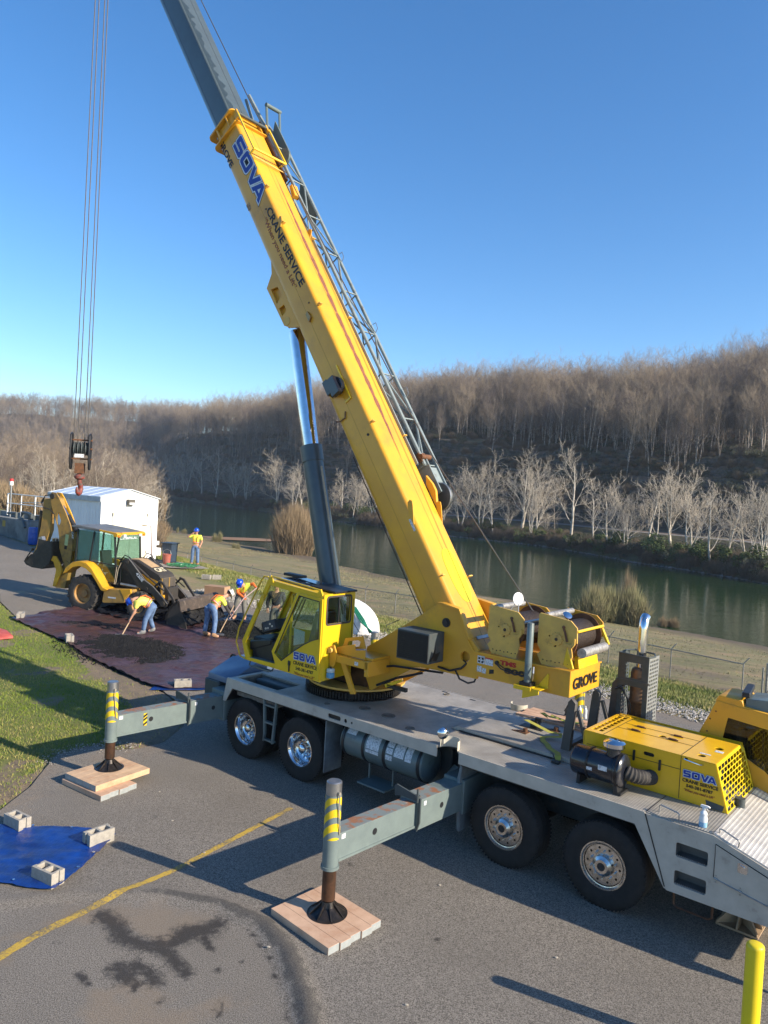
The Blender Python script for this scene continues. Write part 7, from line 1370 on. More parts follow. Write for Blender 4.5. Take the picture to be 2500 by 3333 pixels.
# red folded thing on the lawn
o = MB(); o.prism([(-1.2, 0), (-1.2, .10), (-.2, .16), (.25, .08), (.3, 0)], -.22, .22); o.prism([(-1.2, .12), (-.5, .2), (-.2, .17), (-.9, .1)], -.15, .1); o = o.build('red_plastic_strip', mat('faded_red_plastic', (.46, .10, .075), .5, 0, (.34, .06, .05), 6), None, .02); o.location = (-10.6, 20.75, gz(-10.6, 20.75)+.08); o.rotation_euler = (0, 0, -.75); tag(o, 'faded red plastic strip lying in the grass at the left edge', 'plastic strip')

# ------------------------------------------------------------------ chain link fence
GAL = mat('galvanised_steel', (.36, .36, .35), .45, .6, (.25, .24, .22), 8); WIREM = mat('fence_wire', (.22, .21, .19), .5, .5)
FN = thing('chain_link_fence', 'chain link fence with slanted post tips running below the grassy verge toward the river', 'fence', None, (0, 0, 0))
A0 = (12.35, 30.75)
def fp(d): return (A0[0]-.63*d, A0[1]+.775*d)
def fz(d): return gz(*fp(d))
FH = 1.22; rl = []
ds_ = [k*3.0 for k in range(-1, 19)]
for d in ds_:
    x, y = fp(d); z = fz(d); b = MB(); b.cyl((x, y, z-.1), (x, y, z+FH), .028, n=8); b.tube([(x, y, z+FH), (x+.16, y-.1, z+FH+.26)], .02, 6); b.build('fence_post', GAL, FN)
b = MB(); b.tube([(*fp(d/2), fz(d/2)+FH-.02) for d in range(-6, 109)], .022, 6); b.build('top_rail', GAL, FN)
b = MB(); vs = []; fs = []
k = 0
d = -3.0
while d < 42:
    st_ = .075 if d < 14 else .13
    for sg in (1, -1):
        d1 = d+1.0*sg
        for (da, h0, db, h1) in ((d, .0, d1, FH),):
            if db < -3 or db > 43: continue
            (xa, ya), (xb, yb) = fp(da), fp(db); p, q = Vector((xa, ya, fz(da)+h0)), Vector((xb, yb, fz(db)+h1)); n_ = Vector((.63, -.775, 0))*.0028; u_ = Vector((0, 0, .0028)); m_ = Vector((.775, .63, 0))*.004
            o_ = len(vs); vs += [p+n_, p-n_, p+m_, q+n_, q-n_, q+m_]; fs += [(o_, o_+1, o_+4, o_+3), (o_+1, o_+2, o_+5, o_+4), (o_+2, o_, o_+3, o_+5)]
    d += st_
b.add(vs, fs); b.build('wire_mesh', WIREM, FN, 0, 0, kind='stuff')
G_ = thing('fence_gate', 'tall corner post with double pipes and gate rails right of the chain link fence', 'gate', None, (0, 0, 0))
gx0, gy0 = fp(-3.9); z = gz(gx0, gy0)
for i, (dx, h_) in enumerate(((-.16, 1.25), (.0, 1.42))): b = MB(); b.cyl((gx0+dx, gy0, z-.1), (gx0+dx, gy0, z+h_), .05 if i else .035, n=10); b.build('gate_post', GAL, G_)
for h_ in (1.05, .38):
    b = MB(); b.cyl((gx0, gy0, z+h_), (gx0+4.2, gy0-3.6, gz(gx0+4.2, gy0-3.6)+h_), .022, n=6); b.build('gate_rail', GAL, G_)
b = MB(); b.lathe([(0, .02), (.35, .015), (.45, -.02)], (gx0-.25, gy0+.02, z+.08), Z3, 16); b.build('post_footing', mat('dark_soil', (.045, .035, .025), .95), G_)

# ------------------------------------------------------------------ gravel strip along the road edge (stuff)
def stones(name, label, pts, zf_, szs, m_, seed):
    r_ = np.random.default_rng(seed); n = len(pts); size = szs[0]+(szs[1]-szs[0])*r_.random(n)**2
    O_ = np.array([(1, 0, 0), (-1, 0, 0), (0, 1, 0), (0, -1, 0), (0, 0, 1), (0, 0, -1)], float); q = O_[None]*size[:, None, None]*r_.uniform(.5, 1.1, (n, 6, 1)); a_ = r_.uniform(0, 6.28, n); ca, sa = np.cos(a_), np.sin(a_)
    V = np.stack([q[:, :, 0]*ca[:, None]-q[:, :, 1]*sa[:, None]+pts[:, :1], q[:, :, 0]*sa[:, None]+q[:, :, 1]*ca[:, None]+pts[:, 1:2], q[:, :, 2]*.7+zf_[:, None]], -1).reshape(-1, 3)
    f = np.array([(0, 2, 4), (2, 1, 4), (1, 3, 4), (3, 0, 4), (2, 0, 5), (1, 2, 5), (3, 1, 5), (0, 3, 5)]); F = (f[None]+np.arange(n)[:, None, None]*6).reshape(-1, 3)
    o = link(name, np_mesh(name, V, F, m_, dict(tint=np.repeat(r_.random(n), 6)), False), kind='stuff'); o['label'] = label; return o
st_ = NT('gravel_stones'); st_.col(st_.mix(st_.attr('tint'), (.46, .43, .38), (.20, .185, .165)), .85); STM = st_.M
def along(poly, n, d0, d1, seed):
    r_ = np.random.default_rng(seed); P_ = np.array(poly, float); seg = np.hypot(*(P_[1:]-P_[:-1]).T); c_ = np.concatenate([[0], np.cumsum(seg)]); t = r_.random(n)*c_[-1]; i = np.clip(np.searchsorted(c_, t)-1, 0, len(seg)-1); f = (t-c_[i])/seg[i]
    p = P_[i]*(1-f[:, None])+P_[i+1]*f[:, None]; dv = (P_[i+1]-P_[i])/seg[i][:, None]; nrm = np.stack([dv[:, 1], -dv[:, 0]], -1); 
    return p+nrm*(d0+(d1-d0)*np.abs(r_.normal(.5, .28, n)))[:, None]
edge = [(14, 11.5), (7.9, 17.66), (5.96, 19.6), (2.6, 22.5), (-.44, 25.0), (-4.64, 28.3), (-8, 30.9)]
pts = along(edge, 15000, -.10, 1.35, 3); pts2 = pts
stones('gravel_strip', 'pale gravel strip between the road and the green verge', pts, near(pts[:, 0], pts[:, 1])+.03, (.018, .055), STM, 4)
pts = along([(-5.6, 12.7), (-5.68, 13.25), (-5.2, 13.82), (-4.4, 13.8)], 500, -.25, .25, 8); stones('edge_gravel', 'loose pale gravel along the lawn edge', pts, near(pts[:, 0], pts[:, 1])+.03, (.008, .022), STM, 5)

# ------------------------------------------------------------------ grass blades (stuff)
def grass(name, label, x, y, z, h, w, seed, m_):
    r_ = np.random.default_rng(seed); n = len(x); a_ = r_.uniform(0, 6.28, n); lean = r_.uniform(0, .8, n)*h; la = r_.uniform(0, 6.28, n); hh = h*r_.uniform(.5, 1.2, n); ww = w*r_.uniform(.7, 1.2, n)
    dx, dy = np.cos(a_)*ww, np.sin(a_)*ww
    V = np.stack([np.stack([x-dx, y-dy, z], -1), np.stack([x+dx, y+dy, z], -1), np.stack([x+np.cos(la)*lean, y+np.sin(la)*lean, z+hh], -1)], 1).reshape(-1, 3)
    F = np.arange(3*n).reshape(-1, 3); tint = np.clip(fbm(x, y, 1.1, 4, seed)*1.6-.3+r_.normal(0, .16, n), 0, 1); dry = np.clip(r_.random(n)*1.3-.65+(fbm(x, y, .5, 3, seed+2)-.5)*2.2, 0, 1)
    o = link(name, np_mesh(name, V, F, m_, dict(tint=np.repeat(tint, 3), dry=np.repeat(dry, 3)), False), kind='stuff'); o['label'] = label; return o
gm = NT('grass_blades'); gc = gm.mix(gm.attr('tint'), (.085, .155, .014), (.19, .25, .025)); GB = gm.col(gm.mix(gm.attr('dry'), gc, (.33, .28, .11)), .7); gm.b.inputs['Specular IOR Level'].default_value = .2
gv2 = NT('verge_blades'); GBV = gv2.col(gv2.mix(gv2.attr('dry'), gv2.mix(gv2.attr('tint'), (.085, .125, .02), (.19, .205, .045)), (.34, .28, .12)), .75)
r_ = np.random.default_rng(77)
n = 420000; x = r_.uniform(-17, -3.9, n); y = r_.uniform(9.5, 31, n); dn = np.clip(15/np.hypot(x, y), .25, 1)**1.5
k = inpoly(x, y, LAWN) & (r_.random(n) < dn); x, y = x[k], y[k]; dl_ = seg_dist(x, y, LAWN[2:22]); k = ~(inpoly(x, y, [(-4.9, 13.9), (-3.8, 13.6), (-4.2, 17), (-7.9, 20.1), (-8.5, 20.2), (-6.4, 17.6), (-5.3, 16.2), (-5.0, 14.8)]) & (r_.random(len(x)) < .93)) & (r_.random(len(x)) < np.clip(dl_/.14-.1, .03, 1)*np.clip(1.5-1.2*(fbm(x, y, .9, 4, 31) > .69)*1., 0, 1)); x, y, dl_ = x[k], y[k], dl_[k]
grass('lawn_grass', 'green lawn grass on the left side', x, y, near(x, y)+.02*np.clip(dl_*3, 0, 1)+.09*sm_((dl_-.5)/2)+(fbm(x, y, .5, 4, 2)-.5)*.10*np.clip(dl_*1.2, 0, 1)-.012, .065, .010, 21, GB)
n = 330000; x = r_.uniform(-14, 17, n); y = r_.uniform(12, 44, n); dd_ = (x-5.96)*.703+(y-19.59)*.711
k = (dd_ > .5) & (dd_ < 12.5) & (r_.random(n) < np.clip((dd_-.5)/1.0, 0, 1)) & (r_.random(n) < np.clip((12.5-dd_)/4, 0, 1)) & (np.abs(x/y) < .6) & ~inpoly(x, y, pad); x, y = x[k], y[k]
grass('verge_grass', 'rough green verge grass beyond the road', x, y, near(x, y)-.01, .12, .017, 22, GBV)
n = 120000; y = 28+(rng.random(n)**.6)*110; x = (r_.uniform(-.42, .62, n))*y; dd_ = (x-5.96)*.703+(y-19.59)*.711; k = (dd_ > 9) & (near(x, y) > -4.9) & (r_.random(n) < .9); x, y = x[k], y[k]
gm2 = NT('dry_field_grass'); GB2 = gm2.col(gm2.mix(gm2.attr('dry'), gm2.mix(gm2.attr('tint'), (.17, .16, .068), (.23, .20, .094)), (.29, .24, .12)), .8)
grass('field_grass', 'dry tufty grass of the riverside field', x, y, near(x, y)-.02, .08, .035, 23, GB2)
# ------------------------------------------------------------------ bare winter trees
def bare_tree(seed, H=16., spread=.45, trunk=.22, lean=.0, levels=4, nl=9, twigs=5, forks=1, bare=.35, up=.55, twr=.012, curl=.25):
    """returns (verts, faces, level-per-face): trunk(s), limbs, branches, twigs as tapered 3-6 sided tubes"""
    r = random.Random(seed); V = []; F = []; Lv = []
    def seg(pts, rs, n, lv):
        o = len(V); prev = None
        for i, p in enumerate(pts):
            d = pts[min(i+1, len(pts)-1)]-pts[max(i-1, 0)]; d.normalize(); a = d.orthogonal().normalized() if prev is None else (prev-d*prev.dot(d)).normalized(); prev = a; b_ = d.cross(a)
            for k in range(n): t = 2*PI*k/n; V.append(p+(a*math.cos(t)+b_*math.sin(t))*rs[i])
        for i in range(len(pts)-1):
            for k in range(n): F.append((o+i*n+k, o+i*n+(k+1) % n, o+(i+1)*n+(k+1) % n, o+(i+1)*n+k)); Lv.append(lv)
    def rv(s=1.): return Vector((r.uniform(-1, 1), r.uniform(-1, 1), r.uniform(-1, 1)))*s
    def grow(p, d, L, R, lv):
        ns = (6, 4, 3, 2, 1)[min(lv, 4)]; pts = [p.copy()]; dd = d.normalized(); rs = [R]
        for i in range(ns):
            dd = (dd+rv(curl*(.35 if lv == 0 else 1))+Vector((0, 0, up*.22 if lv else .12))).normalized(); pts.append(pts[-1]+dd*(L/ns)); rs.append(R*(1-(i+1)/ns*(.72 if lv == 0 else .8)))
        seg(pts, rs, (6, 4, 3, 3, 3)[min(lv, 4)], lv)
        if lv >= levels: return
        cnt = nl if lv == 0 else (5, 5, twigs, twigs)[min(lv-1, 3)]
        for j in range(cnt):
            t = (bare+(1-bare)*(j+.5*r.random())/cnt) if lv == 0 else (.22+.78*(j+r.random())/cnt)
            x = min(t*ns, ns-.001); i = int(x); q = pts[i].lerp(pts[i+1], x-i); rr = rs[i]*(1-(x-i))+rs[i+1]*(x-i)
            ax = (pts[i+1]-pts[i]).normalized(); side = ax.cross(rv()); 
            if side.length < 1e-3: continue
            side.normalize(); ang = r.uniform(.5, 1.0) if lv == 0 else r.uniform(.4, .95)
            nd = ax*math.cos(ang)+side*math.sin(ang)+Vector((0, 0, up*.3))
            ll = L*((spread*(1.15-.55*t)) if lv == 0 else r.uniform(.42, .62)); grow(q, nd, ll, max(rr*(.5 if lv == 0 else .6), twr*(1.0 if lv >= levels-1 else 1.4)), lv+1)
    for f in range(forks):
        a_ = 2*PI*f/forks+r.random(); d0 = Vector((math.cos(a_)*.22*(forks > 1)+lean, math.sin(a_)*.22*(forks > 1), 1))
        grow(Vector((0, 0, -.2)), d0, H*(1 if f == 0 else r.uniform(.75, .95)), trunk*(1 if forks == 1 else .8), 0)
    return V, F, Lv
def tree_meshes(nm, seed, mtrunk, mcrown, **kw):
    V, F, Lv = bare_tree(seed, **kw); out = []
    for nme, sel, mt in (('trunk', [i for i, l in enumerate(Lv) if l <= 1], mtrunk), ('crown', [i for i, l in enumerate(Lv) if l > 1], mcrown)):
        if not sel: out.append(None); continue
        Fa = np.array([F[i] for i in sel]); u, inv = np.unique(Fa, return_inverse=True); me = np_mesh(nm+'_'+nme, np.array([V[i] for i in u]), inv.reshape(Fa.shape), mt); out.append(me)
    return out
BARK1 = mat('grey_brown_bark', (.42, .36, .30), .9, 0, (.13, .105, .08), 2); TWIG1 = mat('brown_twigs', (.24, .19, .145), .9, 0, (.14, .115, .095), 3)
TWIG2 = mat('purplish_twigs', (.17, .14, .13), .9); TWIG3 = mat('tan_twigs', (.31, .25, .185), .9)
BARKW = mat('white_sycamore_bark', (.62, .57, .48), .85, 0, (.30, .26, .21), 1.6); TWIGW = mat('pale_sycamore_twigs', (.46, .41, .34), .9, 0, (.33, .29, .23), 2)
FOR = []
for i in range(6):
    tr, cr_m = tree_meshes('forest', 100+i, BARK1, (TWIG1, TWIG2, TWIG3)[i % 3], H=12.5+i % 3*1.4, spread=.40+.06*(i % 3), trunk=.17, levels=4, nl=8+i % 2, twigs=4, bare=.45 if i % 2 else .30, up=.35, twr=.010, forks=1 if i % 3 else 2)
    FOR.append((tr, cr_m))
SYC = []
for i in range(7):
    SYC.append(tree_meshes('sycamore', 300+i, BARKW, TWIGW, H=14.5, spread=.46+.06*(i % 3), trunk=.30, levels=4, nl=6+i % 2, twigs=2, bare=.22, up=.42, twr=.026, forks=1+(i % 3), curl=.38, lean=.06*((i % 3)-1)))
def put_tree(kind, pair, x, y, z, s, rz, label, group, cat='tree', sz=1.0):
    t_ = thing(kind, label, cat, group, (x, y, z), rz); t_.scale = (s, s, s*sz)
    for nm, me in (('trunk', pair[0]), ('crown', pair[1])):
        if me: o = D.objects.new(nm, me); COL.objects.link(o); o.parent = t_
    return t_
def farz(x, y): return float(far(np.array([x/y]), np.array([y]))[0])
def Fa(a): return float(np.interp(a, TA, TF))
def a_of(px): return (px-1250)/2400
r_ = random.Random(5)
# --- sycamores along the far bank: (T pixel x, height px, label)
syc = [(1440, 150, 'white barked sycamore just right of the boom on the far bank'), (1500, 190, 'spreading white sycamore left of the winch rope on the far bank'), (1565, 215, 'full crowned white sycamore behind the winch rope'), (1607, 165, 'slender upright sycamore between two broader ones on the far bank'), (1700, 250, 'broad two stemmed sycamore left of the tallest one'), (1745, 215, 'leaning sycamore hard against the tallest one'), (1860, 290, 'tallest white sycamore on the far bank'), (1935, 180, 'thin dusky sycamore right of the tallest one'), (1985, 235, 'dim grey sycamore rising behind the low tangled one'), (2040, 180, 'low tangled sycamore above the green bushes'), (2110, 240, 'grey sycamore left of the curving white one'), (2190, 265, 'white sycamore with curving S shaped stem'), (2255, 250, 'many stemmed sycamore right of the curving white one'), (2320, 255, 'slim white sycamore leaning over the river bank'), (2370, 240, 'sycamore with drooping side limb near the right edge'), (2440, 250, 'crooked pale sycamore second from the right edge'), (2490, 260, 'pale sycamore cut by the right edge of the view'),
       (1330, 170, 'sycamore in the gap between boom and lift cylinder, right one'), (1215, 160, 'sycamore seen just left of the boom'), (1165, 175, 'sycamore with dense crown left of the boom'), (1110, 165, 'sycamore right beside the lift cylinder'), (1150, 130, 'smaller sycamore behind the one left of the boom'), (955, 175, 'wide sycamore left of the lift cylinder above the bushy island tree'), (900, 185, 'tall fan shaped sycamore above the round river bush'), (985, 150, 'sycamore partly behind the lift cylinder'), (800, 160, 'single stemmed white sycamore at the middle of the river bend'), (765, 145, 'sycamore left of the single stemmed white one'), (700, 190, 'largest fan shaped sycamore at the river bend'), (655, 170, 'sycamore with arching limbs at the river bend'), (600, 160, 'bushy pale sycamore right of the standing worker'), (560, 150, 'sprawling grey sycamore at the bend behind the shed'), (520, 165, 'twisted sycamore right of the shed roof')]
for i, (px, hp, lb) in enumerate(syc):
    a = a_of(px); Fd = Fa(a); Y = Fd+r_.uniform(3, 12)*(1 if px > 1000 else 1.4); z = farz(a*Y, Y); s = hp/2400*Y/17*(1.02 if px > 1300 else .86)
    put_tree('sycamore_tree', SYC[i % 7], a*Y, Y, z-.3, s, r_.uniform(0, 6.28), lb, 'sycamores on the far river bank')
# smaller grey bank trees behind and between
for i in range(32):
    a = r_.uniform(-.31, .56); Fd = Fa(a); Y = Fd+r_.uniform(6, 28); p = SYC[r_.randrange(7)] if r_.random() < .4 else FOR[r_.randrange(6)]
    put_tree('bank_tree', p, a*Y, Y, farz(a*Y, Y)-.3, r_.uniform(.32, .72), r_.uniform(0, 6.28), 'slender grey tree among the sycamores on the far bank', 'smaller trees on the far bank')
# --- hillside trees: 300 nearest as individuals, the rest as one mass
def hill_spot():
    a = r_.uniform(-.34, .60); u = 46+r_.random()**.85*(np.interp(a, TA, TRI)-46+40); Y = Fa(a)+u; return a, u, Y
n = 0
while n < 290:
    a = r_.uniform(-.05, .56); u = r_.uniform(58, 96); Y = Fa(a)+u; p = FOR[r_.randrange(6)]; n += 1
    put_tree('hillside_tree', p, a*Y, Y, farz(a*Y, Y)-.4, r_.uniform(.72, 1.15), r_.uniform(0, 6.28), 'bare grey brown tree standing on the slope above the rock band', 'bare trees on the hillside')
# geometry-node mass of trees
src = D.collections.new('forest_tree_sources')
for i, (tr, cm_) in enumerate(FOR):
    bm = bmesh.new(); bm.from_mesh(tr); nf = len(bm.faces); bm.from_mesh(cm_); bm.faces.ensure_lookup_table()
    for f in bm.faces[nf:]: f.material_index = 1
    me = D.meshes.new('forest_source'); bm.to_mesh(me); bm.free(); me.materials.append(tr.materials[0]); me.materials.append(cm_.materials[0]); o = D.objects.new('forest_source', me); src.objects.link(o)
def scatter(name, label, P_, S_, A_, I_, source):
    me = D.meshes.new(name); me.from_pydata([tuple(map(float, p)) for p in P_], [], []);
    for nme, arr in (('scl', S_), ('rot', A_)): at = me.attributes.new(nme, 'FLOAT', 'POINT'); at.data.foreach_set('value', np.asarray(arr, np.float32))
    at = me.attributes.new('idx', 'INT', 'POINT'); at.data.foreach_set('value', np.asarray(I_, np.int32))
    o = D.objects.new(name, me); COL.objects.link(o); o['kind'] = 'stuff'; o['label'] = label
    g = D.node_groups.new(name+'_nodes', 'GeometryNodeTree'); g.interface.new_socket('Geometry', in_out='INPUT', socket_type='NodeSocketGeometry'); g.interface.new_socket('Geometry', in_out='OUTPUT', socket_type='NodeSocketGeometry')
    N = g.nodes.new; L = g.links.new; gi = N('NodeGroupInput'); go = N('NodeGroupOutput'); ip = N('GeometryNodeInstanceOnPoints'); ci = N('GeometryNodeCollectionInfo'); ci.inputs['Collection'].default_value = source; ci.inputs['Separate Children'].default_value = True; ci.inputs['Reset Children'].default_value = True
    def na(nme, ty): n = N('GeometryNodeInputNamedAttribute'); n.data_type = ty; n.inputs['Name'].default_value = nme; return n.outputs['Attribute']
    cx = N('ShaderNodeCombineXYZ'); L(na('rot', 'FLOAT'), cx.inputs['Z']); L(gi.outputs[0], ip.inputs['Points']); L(ci.outputs[0], ip.inputs['Instance']); ip.inputs['Pick Instance'].default_value = True
    L(na('idx', 'INT'), ip.inputs['Instance Index']); L(cx.outputs[0], ip.inputs['Rotation']); cs = N('ShaderNodeCombineXYZ'); s_ = na('scl', 'FLOAT')
    for k in 'XYZ': L(s_, cs.inputs[k])
    L(cs.outputs[0], ip.inputs['Scale']); L(ip.outputs[0], go.inputs[0]); md = o.modifiers.new('scatter', 'NODES'); md.node_group = g; return o
P_, S_, A_, I_ = [], [], [], []
for k in range(5200):
    a, u, Y = hill_spot()
    if a > -.05 and u < 96: u = r_.uniform(80, 150); Y = Fa(a)+u
    P_.append((a*Y, Y, farz(a*Y, Y)-.4)); S_.append(r_.uniform(.55, 1.35)); A_.append(r_.uniform(0, 6.28)); I_.append(r_.randrange(6))
for k in range(2400):   # left hill beyond the bend
    a = r_.uniform(-.62, -.27); u = r_.uniform(0, 170); Y = Fa(min(a, -.312))+u; P_.append((a*Y, Y, farz(a*Y, Y)-.4)); S_.append(r_.uniform(.9, 1.5)); A_.append(r_.uniform(0, 6.28)); I_.append(r_.randrange(6))
scatter('hillside_forest', 'bare winter forest covering the hills beyond the river', P_, S_, A_, I_, src)
# low shrubs on rock band and bank
def shrub(seed, n=420, R=1.3, H=1.5, m_=None, tr=.02):
    r = random.Random(seed); V = []; F = []
    for i in range(n):
        th = r.uniform(0, 2*PI); ph = r.random()**.6; d = Vector((math.cos(th)*ph*R, math.sin(th)*ph*R, H*math.sqrt(max(.05, 1-ph*ph*.9))))*r.uniform(.55, 1.05); p = Vector((d.x*.55+r.uniform(-.15, .15)*R, d.y*.55+r.uniform(-.15, .15)*R, 0))
        mid = p.lerp(d, .5)+Vector((r.uniform(-.1, .1), r.uniform(-.1, .1), r.uniform(0, .15)))*R; s = Vector((r.uniform(-1, 1), r.uniform(-1, 1), 0)).normalized()*tr; o = len(V); V += [p+s, p-s, mid+s*.8, mid-s*.8, d]; F += [(o, o+1, o+3, o+2), (o+2, o+3, o+4, o+4)]
        q = Vector((0, 0, 1)).cross(s).normalized()*tr; o = len(V); V += [p+q, p-q, mid+q*.8, mid-q*.8, d+Vector((.02, 0, 0))]; F += [(o, o+1, o+3, o+2), (o+2, o+3, o+4, o+4)]
        for k in range(3):
            e = mid.lerp(d, r.random())+Vector((r.uniform(-1, 1), r.uniform(-1, 1), r.uniform(-.3, 1)))*.28*R; o = len(V); V += [mid+s*.4, mid-s*.4, e]; F.append((o, o+1, o+2, o+2))
    me = D.meshes.new('shrub'); me.from_pydata(V, [], [tuple(dict.fromkeys(f)) for f in F]); me.materials.append(m_); return me
def leafy(seed, n, R, H, m_, lf=.16):
    r = random.Random(seed); V = []; F = []
    cl = [(Vector((r.gauss(0, .5)*R, r.gauss(0, .5)*R, H*r.uniform(.15, .85))), r.uniform(.25, .5)*R) for _ in range(9)]
    for i in range(n):
        c, rr = cl[r.randrange(9)]; p = c+Vector((r.gauss(0, 1), r.gauss(0, 1), r.gauss(0, .8))).normalized()*rr*r.uniform(.5, 1.05); p.z = max(p.z, .02)
        a = Vector((r.uniform(-1, 1), r.uniform(-1, 1), r.uniform(-1, 1))).normalized()*lf; b_ = a.orthogonal().normalized()*lf*.6; o = len(V); V += [p-a*.5, p+b_*.5, p+a*.5, p-b_*.5]; F.append((o, o+1, o+2, o+3))
    me = D.meshes.new('leafy'); me.from_pydata(V, [], F); me.materials.append(m_); return me
LG = mat('fresh_green_leaves', (.07, .11, .022), .8, 0, (.045, .07, .02), 2); LD_ = mat('dark_evergreen_leaves', (.05, .062, .032), .8, 0, (.065, .065, .04), 2); BT_ = mat('brown_brush', (.19, .145, .10), .9, 0, (.13, .10, .07), 2)
src2 = D.collections.new('shrub_sources')
for me in (leafy(1, 900, 1.5, 2.0, LG), leafy(2, 900, 1.6, 2.2, LD_), shrub(3, 300, 1.6, 1.9, BT_, .022), leafy(4, 700, 1.3, 1.5, LD_)): o = D.objects.new('shrub_source', me); src2.objects.link(o)
P_, S_, A_, I_ = [], [], [], []
for k in range(1500):
    a = r_.uniform(-.32, .58); u = r_.uniform(1.5, 15 if a > .15 else 26); Y = Fa(a)+u; P_.append((a*Y, Y, farz(a*Y, Y)-.3)); S_.append(r_.uniform(.5, 1.5)*(1+.5*(a < 0))); A_.append(r_.uniform(0, 6.28)); I_.append(r_.choice((0, 1, 2, 2, 2, 2, 2, 3, 2)))
for k in range(1500):
    a = r_.uniform(-.32, .58); u = r_.uniform(44, 84); Y = Fa(a)+u; P_.append((a*Y, Y, farz(a*Y, Y)-.3)); S_.append(r_.uniform(.6, 1.6)); A_.append(r_.uniform(0, 6.28)); I_.append(r_.choice((1, 2, 2, 3, 2, 2)))
scatter('bank_undergrowth', 'green and brown undergrowth on the far bank and rock band', P_, S_, A_, I_, src2)
# distinct green bushes on the bank at right
gb = leafy(11, 1800, 1.7, 2.6, mat('olive_spring_leaves', (.095, .125, .03), .8, 0, (.055, .08, .025), 2), .2)
for px, s, lb in ((2000, 1.5, 'green bush under the low tangled sycamore'), (2150, 1.7, 'largest green bush at the foot of the curving sycamore'), (2270, 1.5, 'olive bush below the many stemmed sycamore'), (2440, 1.6, 'green bush near the right edge of the far bank'), (1800, 1.2, 'small green bush left of the tallest sycamore foot'), (1600, 1.3, 'dull green bush below the slender sycamore'), (1340, 1.3, 'green bush left of the boom foot on the far bank')):
    a = a_of(px); Y = Fa(a)+5; t_ = D.objects.new('green_bush', gb); COL.objects.link(t_); t_.location = (a*Y, Y, farz(a*Y, Y)-.3); t_.scale = (s*1.3, s*1.3, s); t_.rotation_euler = (0, 0, px); tag(t_, lb, 'bush', 'green bushes on the far bank')
# --- near shore bushes
NB = mat('tan_bush_twigs', (.34, .25, .15), .9, 0, (.24, .18, .11), 2); NBG = mat('grey_green_bush', (.26, .25, .12), .9, 0, (.20, .17, .10), 2)
def nearshore(px, pybase):   # where the ray through the picture meets the ground
    d = (_f+_R*((px-1250)/2400)-_U*((pybase-1666.5)/2400)); t = 20.
    while t < 260:
        p = EYE+d*t
        if max(gz(p.x, p.y), -5.0) >= p.z: return p
        t += .25
    return p
bushes = [(955, 1805, 190, 185, 'round tan bare bush by the river left of the lift cylinder', NB, 2400), (1990, 2030, 250, 165, 'wide grey green bush on the near river bank', NBG, 3000), (2170, 2040, 80, 62, 'small rounded tan bush right of the wide river bush', NB, 500), (2040, 1990, 90, 190, 'upright tan shrub inside the wide river bush', NB, 400), (700, 1762, 60, 46, 'small pale bush on the shore right of the standing worker', NBG, 300), (770, 1785, 50, 30, 'low pale bush beside the sandbar', NBG, 200), (1370, 1905, 60, 40, 'low brush on the near shore behind the boom', NB, 200), (590, 1735, 40, 34, 'small shore bush behind the standing worker', NBG, 150), (505, 1690, 110, 120, 'brown bush at the right side of the white shed', NB, 500)]
def clump(seed, n, m_, k, tr):
    r = random.Random(seed); bm = bmesh.new()
    for j in range(k):
        me = shrub(seed*7+j, n//k, r.uniform(.38, .62) if k > 1 else 1, r.uniform(.55, 1.0) if k > 1 else 1, m_, tr); me.transform(Matrix.Translation((r.uniform(-.62, .62), r.uniform(-.5, .5), 0) if k > 1 else (0, 0, 0))); bm.from_mesh(me); D.meshes.remove(me)
    me = D.meshes.new('bush'); bm.to_mesh(me); bm.free(); me.materials.append(m_); return me
for i, (px, py, wpx, hpx, lb, m_, n) in enumerate(bushes):
    p = nearshore(px, py); W_ = wpx/2400*p.y/2; H_ = hpx/2400*p.y; me = clump(50+i, n, m_, 9 if wpx > 200 else (1 if wpx > 150 else (5 if wpx > 90 else 3)), .010); o = D.objects.new('riverside_bush', me); COL.objects.link(o); o.location = (p.x, p.y, max(gz(p.x, p.y), -5.0)-.1); o.scale = (W_, W_*.8, H_*.95); tag(o, lb, 'bush')
p = nearshore(780, 1760)
V = []; N = 24
for i in range(N): t = 2*PI*i/N; V.append((p.x+(9+2*math.sin(3*t))*math.cos(t)*1.0, p.y+4+(4+math.sin(2*t))*math.sin(t), -4.93))
V.append((p.x, p.y+4, -4.7)); me = D.meshes.new('sandbar'); me.from_pydata(V, [], [(i, (i+1) % N, N) for i in range(N)]); me.materials.append(mat('reddish_sand', (.25, .15, .09), .9)); o = link('sandbar', me, kind='structure')
# shoreline grass tufts and rocks
rp = []
for k in range(1600): a = r_.uniform(-.31, .56); Y = Fa(a)+r_.uniform(.4, 2.2); rp.append((a*Y, Y))
rp = np.array(rp); stones('shore_rocks', 'pale rocks along the far waterline', rp, np.full(len(rp), -4.95), (.12, .55), mat('shore_rock', (.20, .18, .16), .9, 0, (.11, .10, .09), 1), 9)
